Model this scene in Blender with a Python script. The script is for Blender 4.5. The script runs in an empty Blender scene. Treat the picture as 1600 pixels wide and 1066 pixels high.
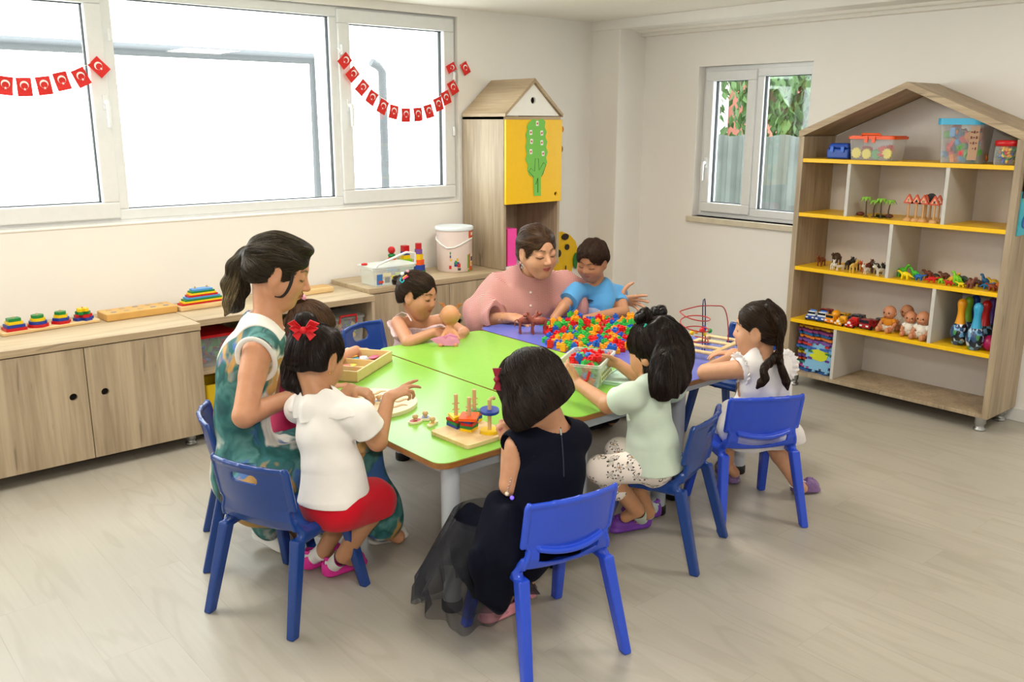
import bpy, math, random
import numpy as np
from mathutils import Vector, Matrix
R_ = math.radians
sc = bpy.context.scene
COL = sc.collection

# ------------------------------------------------------------------ camera, world, lights, exposure
F_PX, EYE, YAW, PITCH, ROLL = 1400.0, 1.45, .7070, .2397, .0022
def _axes():
    f = np.array([math.sin(YAW)*math.cos(PITCH), math.cos(YAW)*math.cos(PITCH), -math.sin(PITCH)])
    r = np.array([math.cos(YAW), -math.sin(YAW), 0.0]); u = np.cross(r, f)
    c, s = math.cos(ROLL), math.sin(ROLL)
    return c*r+s*u, -s*r+c*u, f
AR, AU, AF = _axes()
ORG = np.array([0, 0, EYE])
def _ray(x, y): return (x-800)/F_PX*AR-(y-533)/F_PX*AU+AF
# a point of the photograph carried to a real plane of the room
def uz(x, y, z=0.0): d = _ray(x, y); return Vector(ORG+d*(z-EYE)/d[2])
def ux(x, y, X): d = _ray(x, y); return Vector(ORG+d*X/d[0])
def uy(x, y, Y): d = _ray(x, y); return Vector(ORG+d*Y/d[1])
def ud(x, y, D): return Vector(ORG+_ray(x, y)*D)

cd = bpy.data.cameras.new('camera'); cam = bpy.data.objects.new('camera', cd); COL.objects.link(cam)
cd.sensor_width = 36; cd.lens = F_PX/1600*36; cd.clip_start = .05; cd.clip_end = 200
m = Matrix((AR, AU, -AF)).transposed().to_4x4(); m.translation = Vector(ORG); cam.matrix_world = m
sc.camera = cam

w = bpy.data.worlds.new('sky'); sc.world = w; w.use_nodes = True
bg = w.node_tree.nodes['Background']; bg.inputs[0].default_value = (.94, .975, 1, 1); bg.inputs[1].default_value = 6.5

def area(name, loc, rot, sx, sy, power, col=(1, 1, 1), spread=180):
    l = bpy.data.lights.new(name, 'AREA'); l.shape = 'RECTANGLE'; l.size = sx; l.size_y = sy
    l.energy = power; l.color = col; l.spread = R_(spread)
    o = bpy.data.objects.new(name, l); COL.objects.link(o); o.location = loc; o.rotation_euler = rot
    return o
# the room's ceiling panels (one shows at the top of the photo, the others are behind the camera) and the camera flash
PANELS = [(2.62, 2.74), (.75, .9), (3.4, .6), (.9, 3.1)]
for px_, py_ in PANELS:
    area('ceiling_panel_light', (px_, py_, 2.07), (0, 0, 0), .5, .5, 16, (1, .93, .83))
area('camera_flash_light', (.05, -.05, 1.62), (R_(74), 0, -YAW), .09, .05, 17, (1, .96, .9))
# light portals: they only tell the renderer where the sky comes in
for a_ in (((1.37, 4.60, 1.515), (R_(-90), 0, 0), 3.9, 1.06), ((4.90, 3.3, 1.325), (0, R_(90), 0), .93, .8)):
    o_ = area('window_sky_portal', a_[0], a_[1], a_[2], a_[3], 1); o_.data.cycles.is_portal = True
vs = sc.view_settings; vs.view_transform = 'Standard'; vs.look = 'None'; vs.gamma = 1; vs.use_curve_mapping = False
vs.exposure = 0.12
sc.cycles.max_bounces = 8; sc.cycles.diffuse_bounces = 4; sc.cycles.glossy_bounces = 3
sc.cycles.transparent_max_bounces = 12; sc.cycles.transmission_bounces = 4
sc.cycles.caustics_reflective = False; sc.cycles.caustics_refractive = False
sc.cycles.use_denoising = True; sc.cycles.sample_clamp_indirect = 6

# ------------------------------------------------------------------ materials
_mats = {}
def srgb(c):
    if isinstance(c, str): c = tuple(int(c[i:i+2], 16)/255 for i in (0, 2, 4))
    return tuple((v/12.92 if v <= .04045 else ((v+.055)/1.055)**2.4) for v in c[:3])+(1,)
def mat(name, col, rough=.5, spec=.5, metal=0., noise=0., nscale=30., bump=0., bscale=60., coat=0., sub=0., trans=0., alpha=1., emit=None, estr=0., sheen=0., ior=1.45):
    if name in _mats: return _mats[name]
    mt = bpy.data.materials.new(name); mt.use_nodes = True; _mats[name] = mt
    nt = mt.node_tree; b = nt.nodes['Principled BSDF']; c = srgb(col)
    b.inputs['Base Color'].default_value = c; b.inputs['Roughness'].default_value = rough
    b.inputs['Specular IOR Level'].default_value = spec; b.inputs['Metallic'].default_value = metal
    b.inputs['Coat Weight'].default_value = coat; b.inputs['IOR'].default_value = ior
    b.inputs['Transmission Weight'].default_value = trans; b.inputs['Alpha'].default_value = alpha
    b.inputs['Sheen Weight'].default_value = sheen
    if sub: b.inputs['Subsurface Weight'].default_value = sub; b.inputs['Subsurface Radius'].default_value = (.012, .005, .003); b.inputs['Subsurface Scale'].default_value = 1
    if emit: b.inputs['Emission Color'].default_value = srgb(emit); b.inputs['Emission Strength'].default_value = estr
    tc = nt.nodes.new('ShaderNodeTexCoord')
    nz = nt.nodes.new('ShaderNodeTexNoise'); nz.inputs['Scale'].default_value = nscale; nz.inputs['Detail'].default_value = 3
    nt.links.new(tc.outputs['Object'], nz.inputs['Vector'])
    amt = noise if noise else .03
    mx = nt.nodes.new('ShaderNodeMix'); mx.data_type = 'RGBA'; mx.blend_type = 'MULTIPLY'; mx.inputs[0].default_value = 1
    rp = nt.nodes.new('ShaderNodeValToRGB'); rp.color_ramp.elements[0].position = .3; rp.color_ramp.elements[1].position = .7
    lo = 1-amt; rp.color_ramp.elements[0].color = (lo, lo, lo, 1); rp.color_ramp.elements[1].color = (1, 1, 1, 1)
    mx.inputs[6].default_value = c
    nt.links.new(nz.outputs['Fac'], rp.inputs[0]); nt.links.new(rp.outputs[0], mx.inputs[7]); nt.links.new(mx.outputs[2], b.inputs['Base Color'])
    if bump:
        n2 = nt.nodes.new('ShaderNodeTexNoise'); n2.inputs['Scale'].default_value = bscale; n2.inputs['Detail'].default_value = 4
        nt.links.new(tc.outputs['Object'], n2.inputs['Vector'])
        bp = nt.nodes.new('ShaderNodeBump'); bp.inputs['Strength'].default_value = bump; bp.inputs['Distance'].default_value = .004
        nt.links.new(n2.outputs['Fac'], bp.inputs['Height']); nt.links.new(bp.outputs[0], b.inputs['Normal'])
    return mt
def nd(nt, typ, **kw):
    n = nt.nodes.new(typ)
    for k, v in kw.items():
        if k.startswith('i_'): n.inputs[k[2:]].default_value = v
        elif k.startswith('n'): n.inputs[int(k[1:])].default_value = v
        else: setattr(n, k, v)
    return n
def ramp(nt, stops, interp='LINEAR'):
    r = nt.nodes.new('ShaderNodeValToRGB'); cr = r.color_ramp; cr.interpolation = interp
    while len(cr.elements) < len(stops): cr.elements.new(.5)
    for e, (p, c) in zip(cr.elements, stops): e.position = p; e.color = srgb(c) if isinstance(c, str) else c
    return r
def wood(name, axis='Z', c=('8d7c66', 'a7957b', 'bdab90'), rough=.5, scale=1., crack=.35, coord='Object'):
    """pale oak laminate: broad soft boards, long fine grain and a few dark cracks, running along AXIS"""
    if name in _mats: return _mats[name]
    mt = bpy.data.materials.new(name); mt.use_nodes = True; _mats[name] = mt
    nt = mt.node_tree; b = nt.nodes['Principled BSDF']; b.inputs['Roughness'].default_value = rough; L = nt.links.new
    tc = nd(nt, 'ShaderNodeTexCoord'); out = tc.outputs[coord]
    def mp(long_, across):
        s = [across*scale]*3; s['XYZ'.index(axis)] = long_*scale
        q = nd(nt, 'ShaderNodeMapping'); q.inputs['Scale'].default_value = s; L(out, q.inputs[0]); return q.outputs[0]
    n1 = nd(nt, 'ShaderNodeTexNoise', i_Scale=1., i_Detail=3., i_Distortion=.6); L(mp(1.2, 9), n1.inputs['Vector'])
    n2 = nd(nt, 'ShaderNodeTexNoise', i_Scale=1., i_Detail=6., i_Roughness=.6, i_Distortion=.3); L(mp(3, 75), n2.inputs['Vector'])
    n3 = nd(nt, 'ShaderNodeTexNoise', i_Scale=1., i_Detail=2., i_Distortion=1.2); L(mp(2.2, 26), n3.inputs['Vector'])
    a = nd(nt, 'ShaderNodeMath', operation='MULTIPLY'); a.inputs[1].default_value = .55; L(n1.outputs[0], a.inputs[0])
    a2 = nd(nt, 'ShaderNodeMath', operation='MULTIPLY_ADD'); a2.inputs[1].default_value = .45; L(n2.outputs[0], a2.inputs[0]); L(a.outputs[0], a2.inputs[2])
    r1 = ramp(nt, [(.34, c[0]), (.5, c[1]), (.66, c[2])]); L(a2.outputs[0], r1.inputs[0])
    r2 = ramp(nt, [(.285, (1-crack, 1-crack, 1-crack*.95, 1)), (.315, (1, 1, 1, 1))]); L(n3.outputs[0], r2.inputs[0])
    mx = nd(nt, 'ShaderNodeMix', data_type='RGBA', blend_type='MULTIPLY'); mx.inputs[0].default_value = 1
    L(r1.outputs[0], mx.inputs[6]); L(r2.outputs[0], mx.inputs[7]); L(mx.outputs[2], b.inputs['Base Color'])
    return mt
OAK_Z = wood('oak_laminate', 'Z'); OAK_X = wood('oak_laminate_lengthwise', 'X', c=('a08c70', 'b7a384', 'c8b596'))
OAK_Y = wood('oak_laminate_crosswise', 'Y', c=('978266', 'b09a7b', 'c3af90'))
BEECH = wood('pale_beech', 'X', c=('d3ae74', 'e2c18b', 'ecd2a3'), scale=4, crack=.05)
BEECHZ = wood('beech_peg_wood', 'Z', c=('c29a68', 'd2ab7a', 'dcb98b'), scale=6, crack=.08)
WHITE = mat('white_plastic', 'ececea', .35)
YEL = mat('yellow_laminate', 'f7c50c', .38)
GREYB = mat('grey_board', 'c9c6bf', .6)
CHROME = mat('brushed_steel', 'b8bbbd', .32, metal=.9)
BLACK = mat('black_plastic', '141414', .5)
RED = mat('red_plastic', 'd0191c', .32); GRN = mat('green_plastic', '23a045', .32); BLU = mat('blue_plastic', '2457b8', .32)
ORG_ = mat('orange_plastic', 'f2a012', .32); YLW = mat('yellow_plastic', 'f3cf1a', .35)

# ------------------------------------------------------------------ objects, labels
def tag(o, label=None, cat=None, group=None, kind=None):
    if label: o['label'] = label
    if cat: o['category'] = cat
    if group: o['group'] = group
    if kind: o['kind'] = kind
    return o
def thing(name, label, cat, loc=(0, 0, 0), rz=0, group=None, rot=None):
    o = bpy.data.objects.new(name, None); o.empty_display_size = .05; COL.objects.link(o)
    o.location = loc; o.rotation_euler = rot if rot else (0, 0, rz)
    return tag(o, label, cat, group)
def kids(o): return [c for c in bpy.data.objects if c.parent == o]
def dup(o, loc=None, rz=None, label=None, parent=None, mats=None, scale=None):
    c = o.copy(); COL.objects.link(c); c.parent = parent
    if loc is not None: c.location = loc
    if rz is not None: c.rotation_euler = (0, 0, rz)
    if scale is not None: c.scale = (scale,)*3
    if label: c['label'] = label
    if mats and o.type == 'MESH' and o.data.materials and o.data.materials[0].name in mats:
        c.data = o.data.copy(); c.data.materials[0] = mats[o.data.materials[0].name]
    for ch in kids(o): dup(ch, parent=c, mats=mats)
    return c
def recolour(o, mt):
    o.data = o.data.copy(); o.data.materials.clear(); o.data.materials.append(mt)

def rotm(r):
    if r is None: return Matrix.Identity(3)
    if isinstance(r, (int, float)): return Matrix.Rotation(r, 3, 'Z')
    if isinstance(r, Matrix): return r.to_3x3()
    return (Matrix.Rotation(r[2], 3, 'Z') @ Matrix.Rotation(r[1], 3, 'Y') @ Matrix.Rotation(r[0], 3, 'X'))
def align(d):
    return Vector(d).normalized().to_track_quat('Z', 'Y').to_matrix()
class MB:
    def __init__(s): s.v = []; s.f = []; s.sm = []; s.mi = []; s.cur = 0
    def add(s, vs, fs, smooth=False):
        o = len(s.v); s.v += [tuple(v) for v in vs]
        s.f += [tuple(i+o for i in f) for f in fs]; s.sm += [smooth]*len(fs); s.mi += [s.cur]*len(fs); return s
    def box(s, c, d, r=None, taper=1.):
        M = rotm(r); c = Vector(c); x, y, z = d[0]/2, d[1]/2, d[2]/2; t = taper
        vs = [c+M@Vector(p) for p in ((-x, -y, -z), (x, -y, -z), (x, y, -z), (-x, y, -z), (-x*t, -y*t, z), (x*t, -y*t, z), (x*t, y*t, z), (-x*t, y*t, z))]
        return s.add(vs, [(0, 3, 2, 1), (4, 5, 6, 7), (0, 1, 5, 4), (1, 2, 6, 5), (2, 3, 7, 6), (3, 0, 4, 7)])
    def b2(s, a, b):
        a, b = Vector(a), Vector(b); return s.box((a+b)/2, tuple(abs(q) for q in (b-a)))
    def cyl(s, a, b, r0, r1=None, n=20, smooth=True, cap=True):
        a, b = Vector(a), Vector(b); r1 = r0 if r1 is None else r1; M = align(b-a)
        vs = []
        for p, r in ((a, r0), (b, r1)):
            vs += [p+M@Vector((math.cos(2*math.pi*i/n)*r, math.sin(2*math.pi*i/n)*r, 0)) for i in range(n)]
        s.add(vs, [(i, (i+1) % n, n+(i+1) % n, n+i) for i in range(n)], smooth)
        if cap: s.add(vs, [tuple(range(n-1, -1, -1)), tuple(range(n, 2*n))])
        return s
    def lathe(s, prof, c=(0, 0, 0), n=24, r=None, smooth=True):
        M = rotm(r); c = Vector(c); vs = []
        for (q, z) in prof: vs += [c+M@Vector((math.cos(2*math.pi*i/n)*q, math.sin(2*math.pi*i/n)*q, z)) for i in range(n)]
        fs = [(k*n+i, k*n+(i+1) % n, (k+1)*n+(i+1) % n, (k+1)*n+i) for k in range(len(prof)-1) for i in range(n)]
        s.add(vs, fs, smooth)
        s.add(vs, [tuple(range(n-1, -1, -1)), tuple(range((len(prof)-1)*n, len(prof)*n))]); return s
    def ball(s, c, r, n=16, rot=None, sm=True):
        r = (r, r, r) if isinstance(r, (int, float)) else r; M = rotm(rot); c = Vector(c); vs = []; k = n//2
        for j in range(k+1):
            t = math.pi*j/k
            for i in range(n):
                p = 2*math.pi*i/n; vs.append(c+M@Vector((math.sin(t)*math.cos(p)*r[0], math.sin(t)*math.sin(p)*r[1], -math.cos(t)*r[2])))
        return s.add(vs, [(j*n+i, j*n+(i+1) % n, (j+1)*n+(i+1) % n, (j+1)*n+i) for j in range(k) for i in range(n)], sm)
    def tube(s, pts, r, n=8, closed=False, cap=True, flat=1.):
        pts = [Vector(p) for p in pts]; N = len(pts); rr = r if hasattr(r, '__len__') else [r]*N; vs = []
        up = Vector((0, 0, 1)); prev = None
        for i, p in enumerate(pts):
            a = pts[(i-1) % N] if (closed or i > 0) else p; b = pts[(i+1) % N] if (closed or i < N-1) else p
            t = (b-a).normalized() if (b-a).length > 1e-9 else Vector((0, 0, 1))
            if prev is None:
                u = t.cross(up); u = t.cross(Vector((1, 0, 0))) if u.length < .05 else u
                u.normalize()
            else:
                u = prev-t*prev.dot(t); u = u.normalized() if u.length > 1e-6 else t.orthogonal().normalized()
            prev = u; w_ = t.cross(u)
            vs += [p+(u*math.cos(2*math.pi*k/n)+w_*math.sin(2*math.pi*k/n)*flat)*rr[i] for k in range(n)]
        M = N if closed else N-1
        s.add(vs, [(i*n+k, i*n+(k+1) % n, ((i+1) % N)*n+(k+1) % n, ((i+1) % N)*n+k) for i in range(M) for k in range(n)], True)
        if cap and not closed: s.add(vs, [tuple(range(n-1, -1, -1)), tuple(range((N-1)*n, N*n))])
        return s
    def prism(s, pts, z0, z1, c=(0, 0, 0), r=None, smooth=False):
        """outline in local xy, thickness z0..z1"""
        M = rotm(r); c = Vector(c); n = len(pts)
        vs = [c+M@Vector((x, y, z0)) for x, y in pts]+[c+M@Vector((x, y, z1)) for x, y in pts]
        s.add(vs, [(i, (i+1) % n, n+(i+1) % n, n+i) for i in range(n)], smooth)
        return s.add(vs, [tuple(range(n-1, -1, -1)), tuple(range(n, 2*n))])
    def holed(s, outer, hole, z0, z1, c=(0, 0, 0), r=None):
        """plate with one hole; both outlines lists of the same length, matched by index"""
        M = rotm(r); c = Vector(c); n = len(outer)
        P = lambda L, z: [c+M@Vector((x, y, z)) for x, y in L]
        vs = P(outer, z0)+P(hole, z0)+P(outer, z1)+P(hole, z1); fs = []
        for i in range(n):
            j = (i+1) % n
            fs += [(i, n+i, n+j, j), (2*n+i, 2*n+j, 3*n+j, 3*n+i), (i, j, 2*n+j, 2*n+i), (n+i, 3*n+i, 3*n+j, n+j)]
        return s.add(vs, fs)
    def build(s, name, mt, parent=None, loc=None, rot=None, bevel=0, label=None, cat=None, group=None, kind=None):
        me = bpy.data.meshes.new(name); me.from_pydata([tuple(v) for v in s.v], [], s.f); me.update()
        me.polygons.foreach_set('use_smooth', s.sm)
        ms = mt if isinstance(mt, (list, tuple)) else [mt]
        for q in ms: me.materials.append(q)
        if len(ms) > 1: me.polygons.foreach_set('material_index', s.mi)
        o = bpy.data.objects.new(name, me); COL.objects.link(o)
        if parent: o.parent = parent
        if loc is not None: o.location = loc
        if rot is not None: o.rotation_euler = rot
        if bevel:
            b = o.modifiers.new('edge', 'BEVEL'); b.width = bevel; b.segments = 2; b.limit_method = 'ANGLE'; b.angle_limit = R_(50); b.harden_normals = False
        return tag(o, label, cat, group, kind)
def circ(r, n=24, c=(0, 0), ph=0): return [(c[0]+r*math.cos(2*math.pi*i/n+ph), c[1]+r*math.sin(2*math.pi*i/n+ph)) for i in range(n)]
def rrect(w_, h_, r, k=5):
    out = []
    for cx, cy, a in ((w_/2-r, h_/2-r, 0), (-w_/2+r, h_/2-r, 90), (-w_/2+r, -h_/2+r, 180), (w_/2-r, -h_/2+r, 270)):
        out += [(cx+r*math.cos(R_(a+90*i/k)), cy+r*math.sin(R_(a+90*i/k))) for i in range(k+1)]
    return out
def rayrect(pts_dir, w0, w1, h0, h1):
    """points on the rectangle seen from the origin in the directions of pts_dir (the outer outline of a holed plate)"""
    out = []
    for x, y in pts_dir:
        t = min((w1/x if x > 1e-9 else (w0/x if x < -1e-9 else 1e9)), (h1/y if y > 1e-9 else (h0/y if y < -1e-9 else 1e9)))
        out.append((x*t, y*t))
    return out
XZ = Matrix(((1, 0, 0), (0, 0, -1), (0, 1, 0)))      # local xy plate -> stands in the xz plane, its top side towards -y
YZ = Matrix(((0, 0, 1), (1, 0, 0), (0, 1, 0)))       # local xy -> yz plane, its top side towards +x
def text_mesh(name, s, size, mt, parent, M, ext=.0006, label=None):
    cu = bpy.data.curves.new(name, 'FONT'); cu.body = s; cu.size = size; cu.extrude = ext; cu.align_x = 'CENTER'; cu.align_y = 'CENTER'
    t = bpy.data.objects.new(name, cu); me = bpy.data.meshes.new_from_object(t); bpy.data.objects.remove(t)
    me.materials.clear(); me.materials.append(mt)
    o = bpy.data.objects.new(name, me); COL.objects.link(o); o.parent = parent; o.matrix_local = M
    return tag(o, label)
# ------------------------------------------------------------------ the room
WL, WR, CEIL = 4.40, 4.70, 2.09
def wallmat(name, c):
    return mat(name, c, .85, spec=.2, noise=.02, nscale=3, bump=.08, bscale=300)
WALL = wallmat('cream_wall_paint', 'f4f1ec'); CEILM = wallmat('ceiling_paint', 'f3efe6')
def floor_mat():
    mt = bpy.data.materials.new('pale_laminate_floor'); mt.use_nodes = True; nt = mt.node_tree; L = nt.links.new
    b = nt.nodes['Principled BSDF']; b.inputs['Roughness'].default_value = .34; b.inputs['Specular IOR Level'].default_value = .4
    tc = nd(nt, 'ShaderNodeTexCoord'); sp = nd(nt, 'ShaderNodeMapping'); sp.inputs['Rotation'].default_value = (0, 0, R_(90)); L(tc.outputs['Object'], sp.inputs[0])
    br = nd(nt, 'ShaderNodeTexBrick', i_Scale=1.); br.inputs['Brick Width'].default_value = 1.2; br.inputs['Row Height'].default_value = .19
    br.inputs['Mortar Size'].default_value = .0012; br.inputs['Color1'].default_value = (0, 0, 0, 1); br.inputs['Color2'].default_value = (1, 1, 1, 1); br.inputs['Mortar'].default_value = (.5, .5, .5, 1)
    br.offset = .37; L(sp.outputs[0], br.inputs['Vector'])
    # every plank shifts the grain
    cm = nd(nt, 'ShaderNodeVectorMath', operation='MULTIPLY'); cm.inputs[1].default_value = (3.7, 9.1, 5.3); L(br.outputs['Color'], cm.inputs[0])
    ad = nd(nt, 'ShaderNodeVectorMath', operation='ADD'); L(sp.outputs[0], ad.inputs[0]); L(cm.outputs[0], ad.inputs[1])
    m1 = nd(nt, 'ShaderNodeMapping'); m1.inputs['Scale'].default_value = (.9, 5.5, 1); L(ad.outputs[0], m1.inputs[0])
    m2 = nd(nt, 'ShaderNodeMapping'); m2.inputs['Scale'].default_value = (4, 90, 1); L(ad.outputs[0], m2.inputs[0])
    n1 = nd(nt, 'ShaderNodeTexNoise', i_Scale=1., i_Detail=2., i_Distortion=.4); L(m1.outputs[0], n1.inputs['Vector'])
    # cathedral grain: contour lines of the stretched noise
    mu = nd(nt, 'ShaderNodeMath', operation='MULTIPLY'); mu.inputs[1].default_value = 42; L(n1.outputs[0], mu.inputs[0])
    sn = nd(nt, 'ShaderNodeMath', operation='SINE'); L(mu.outputs[0], sn.inputs[0])
    n2 = nd(nt, 'ShaderNodeTexNoise', i_Scale=1., i_Detail=4.); L(m2.outputs[0], n2.inputs['Vector'])
    r1 = ramp(nt, [(.2, 'b2ada1'), (.8, 'bdb8ad')]); L(n1.outputs[0], r1.inputs[0])
    r2 = ramp(nt, [(.0, (.93, .925, .91, 1)), (.3, (1, 1, 1, 1))])
    mr = nd(nt, 'ShaderNodeMapRange'); mr.inputs[1].default_value = -1; mr.inputs[2].default_value = 1; L(sn.outputs[0], mr.inputs[0]); L(mr.outputs[0], r2.inputs[0])
    r3 = ramp(nt, [(.3, (.955, .95, .94, 1)), (.7, (1, 1, 1, 1))]); L(n2.outputs[0], r3.inputs[0])
    r4 = ramp(nt, [(.0, (.975, .975, .97, 1)), (1, (1, 1, 1, 1))]); L(br.outputs['Color'], r4.inputs[0])
    cur = r1.outputs[0]
    for r in (r2, r3, r4):
        mx = nd(nt, 'ShaderNodeMix', data_type='RGBA', blend_type='MULTIPLY'); mx.inputs[0].default_value = 1
        L(cur, mx.inputs[6]); L(r.outputs[0], mx.inputs[7]); cur = mx.outputs[2]
    mf = nd(nt, 'ShaderNodeMix', data_type='RGBA', blend_type='MULTIPLY'); mf.inputs[7].default_value = (.9, .89, .87, 1)
    L(br.outputs['Fac'], mf.inputs[0]); L(cur, mf.inputs[6]); L(mf.outputs[2], b.inputs['Base Color'])
    return mt
q = MB(); q.b2((-1.6, -1.6, -.05), (4.75, 4.5, 0)); q.build('floor', floor_mat(), kind='structure')
q = MB(); q.b2((-1.6, -1.6, CEIL), (4.75, 4.5, CEIL+.1)); q.build('ceiling', CEILM, kind='structure')
# left wall with the long window opening
Z0w, Z1w, X1w = .985, 2.045, 3.335
q = MB()
q.b2((-1.6, WL, 0), (4.8, WL+.22, Z0w)); q.b2((-1.6, WL, Z1w), (4.8, WL+.22, CEIL+.05)); q.b2((X1w, WL, Z0w), (4.8, WL+.22, Z1w))
q.build('wall_left', WALL, kind='structure')
# right wall with the small window opening
ya, yb, za, zb = 2.90, 3.70, .86, 1.79
q = MB()
q.b2((WR, -1.6, 0), (WR+.22, WL+.1, za)); q.b2((WR, -1.6, zb), (WR+.22, WL+.1, CEIL+.05))
q.b2((WR, -1.6, za), (WR+.22, ya, zb)); q.b2((WR, yb, za), (WR+.22, WL+.1, zb))
q.build('wall_right', WALL, kind='structure')
q = MB(); q.b2((-1.7, -1.6, 0), (-1.6, 4.5, CEIL)); q.build('wall_side', WALL, kind='structure')
q = MB(); q.b2((-1.7, -1.7, 0), (4.8, -1.6, CEIL)); q.build('wall_rear', WALL, kind='structure')
q = MB(); q.b2((4.45, 4.15, 0), (WR+.02, WL+.02, CEIL)); q.build('wall_corner_pillar', WALL, kind='structure', bevel=.006)
# cornice: a beam with stepped plaster moulding along the right wall
q = MB(); q.b2((4.44, -1.6, 2.03), (WR+.02, 4.42, CEIL+.01)); q.build('trim_1', WALL, kind='structure', bevel=.004)
q = MB(); q.tube([(4.62, -1.6, 2.03), (4.62, 4.2, 2.03)], .018, n=10); q.b2((4.655, -1.6, 1.995), (WR+.01, 4.16, 2.035)); q.build('trim_2', CEILM, kind='structure', bevel=.006)
q = MB(); q.b2((WR-.014, -1.6, 0), (WR+.01, 4.15, .07)); q.build('baseboard_right', WHITE, kind='structure', bevel=.004)
q = MB(); q.b2((-1.6, WL-.014, 0), (4.45, WL+.01, .07)); q.build('baseboard_left', WHITE, kind='structure', bevel=.004)

PVC = mat('window_frame_plastic', 'e9ebec', .3, spec=.5); SEAL = mat('window_rubber_seal', '2c3133', .7)
def glass_mat():
    mt = bpy.data.materials.new('window_glass'); mt.use_nodes = True; nt = mt.node_tree; L = nt.links.new
    for n in list(nt.nodes): nt.nodes.remove(n)
    o = nd(nt, 'ShaderNodeOutputMaterial'); tr = nd(nt, 'ShaderNodeBsdfTransparent'); gl = nd(nt, 'ShaderNodeBsdfGlossy'); gl.inputs['Roughness'].default_value = .02
    tr.inputs[0].default_value = (.96, .985, .98, 1)
    mx = nd(nt, 'ShaderNodeMixShader'); mx.inputs[0].default_value = .05; L(tr.outputs[0], mx.inputs[1]); L(gl.outputs[0], mx.inputs[2]); L(mx.outputs[0], o.inputs[0]); return mt
GLASS = glass_mat()
def window_unit(name, origin, ex, en, panes, label=None, outer=None):
    """panes: (a0,a1,z0,z1,kind) along ex from origin; en points into the room"""
    ex, en = Vector(ex), Vector(en)
    root = bpy.data.objects.new(name, None); COL.objects.link(root); root.location = origin; root['kind'] = 'structure'
    M = Matrix((ex, en, Vector((0, 0, 1)))).transposed()
    def bx(mb, a0, a1, n0, n1, z0, z1):
        c = M@Vector(((a0+a1)/2, (n0+n1)/2, (z0+z1)/2)); mb.box(c, (a1-a0, n1-n0, z1-z0), M.to_4x4())
    if outer:
        a0, a1, z0, z1, t = outer; f = MB()
        for A in ((a0, a1, z0, z0+t), (a0, a1, z1-t, z1), (a0, a0+t, z0+t, z1-t), (a1-t, a1, z0+t, z1-t)): bx(f, A[0], A[1], -.05, .012, A[2], A[3])
        f.build('window_frame', PVC, root, bevel=.004)
    for (a0, a1, z0, z1, t, kind) in panes:
        proud = .035 if kind == 'sash' else .018; f = MB()
        for A in ((a0, a1, z0, z0+t), (a0, a1, z1-t, z1), (a0, a0+t, z0+t, z1-t), (a1-t, a1, z0+t, z1-t)): bx(f, A[0], A[1], -.045, proud, A[2], A[3])
        sh = f.build('window_sash' if kind == 'sash' else 'window_frame', PVC, root, bevel=.006)
        s = MB()
        for A in ((a0+t-.001, a1-t+.001, z0+t-.001, z0+t+.004), (a0+t-.001, a1-t+.001, z1-t-.004, z1-t+.001), (a0+t-.001, a0+t+.004, z0+t, z1-t), (a1-t-.004, a1-t+.001, z0+t, z1-t)): bx(s, A[0], A[1], -.02, .002, A[2], A[3])
        s.build('rubber_seal', SEAL, sh)
        g = MB(); bx(g, a0+t, a1-t, -.016, -.010, z0+t, z1-t); g.build('pane', GLASS, sh)
    return root, M
def handle(root, M, a, z, n=.035, down=True):
    h = MB(); P = lambda x, y, zz: M@Vector((a+x, n+y, z+zz))
    h.tube([P(0, 0, 0), P(0, .03, 0)], .011, n=12); h.tube([P(0, .03, .006), P(0, .036, -.02), P(0, .036, -.11)], [.010, .011, .009], n=10)
    c = P(0, .003, 0); h.box(c, (.026, .012, .065), M.to_4x4()); h.build('handle', PVC, root, bevel=.003)
# big window on the left wall: a sash at the left, the fixed pane, a sash at the right
def wx(px, py): return uy(px, py, WL+.03)
gz0, gz1 = wx(620, 297).z, wx(620, 28).z
xa = wx(160, 300).x; xb = wx(200, 300).x; xc = wx(518, 300).x; xd = wx(554, 300).x; xe = wx(688, 200).x
root, M = window_unit('window_1', (0, WL+.045, 0), (1, 0, 0), (0, -1, 0), [
    (-.45, xb-.045, Z0w+.022, Z1w-.012, .075, 'sash'),
    (xb-.05, xd-.068, Z0w+.012, Z1w-.004, .05, 'fixed'),
    (xd-.075, X1w-.02, Z0w+.022, Z1w-.012, .072, 'sash')], outer=(-.5, X1w, Z0w, Z1w, .035))
handle(root, M, wx(166, 190).x, wx(166, 160).z); handle(root, M, wx(543, 190).x, wx(543, 165).z)
q = MB()
for a, b in ((168, 55), (530, 78), (705, 120), (705, 205)):
    p = wx(a, b); q.cyl((p.x, WL+.0, p.z-.025), (p.x, WL+.0, p.z+.025), .009, n=10)
o = q.build('hinge', PVC, root); o.location = (0, -(WL+.045), 0)
# small window on the right wall
root2, M2 = window_unit('window_2', (WR+.075, 0, 0), (0, -1, 0), (-1, 0, 0), [
    (-3.672, -3.30, za+.030, zb-.028, .06, 'sash'),
    (-3.306, -2.895, za+.02, zb-.02, .05, 'fixed')], outer=(-yb, -ya, za, zb, .04))
handle(root2, M2, -3.64, 1.20)
SILL = mat('beige_marble_sill', 'ddd3bd', .35, noise=.12, nscale=25)
q = MB(); q.b2((WR-.03, ya-.02, za-.035), (WR+.08, yb+.03, za)); q.build('trim_3', SILL, kind='structure', bevel=.004)
q = MB(); q.b2((-1.0, WL-.006, Z0w-.012), (X1w+.004, WL+.05, Z0w+.002)); q.build('trim_4', WALL, kind='structure', bevel=.008)
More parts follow.
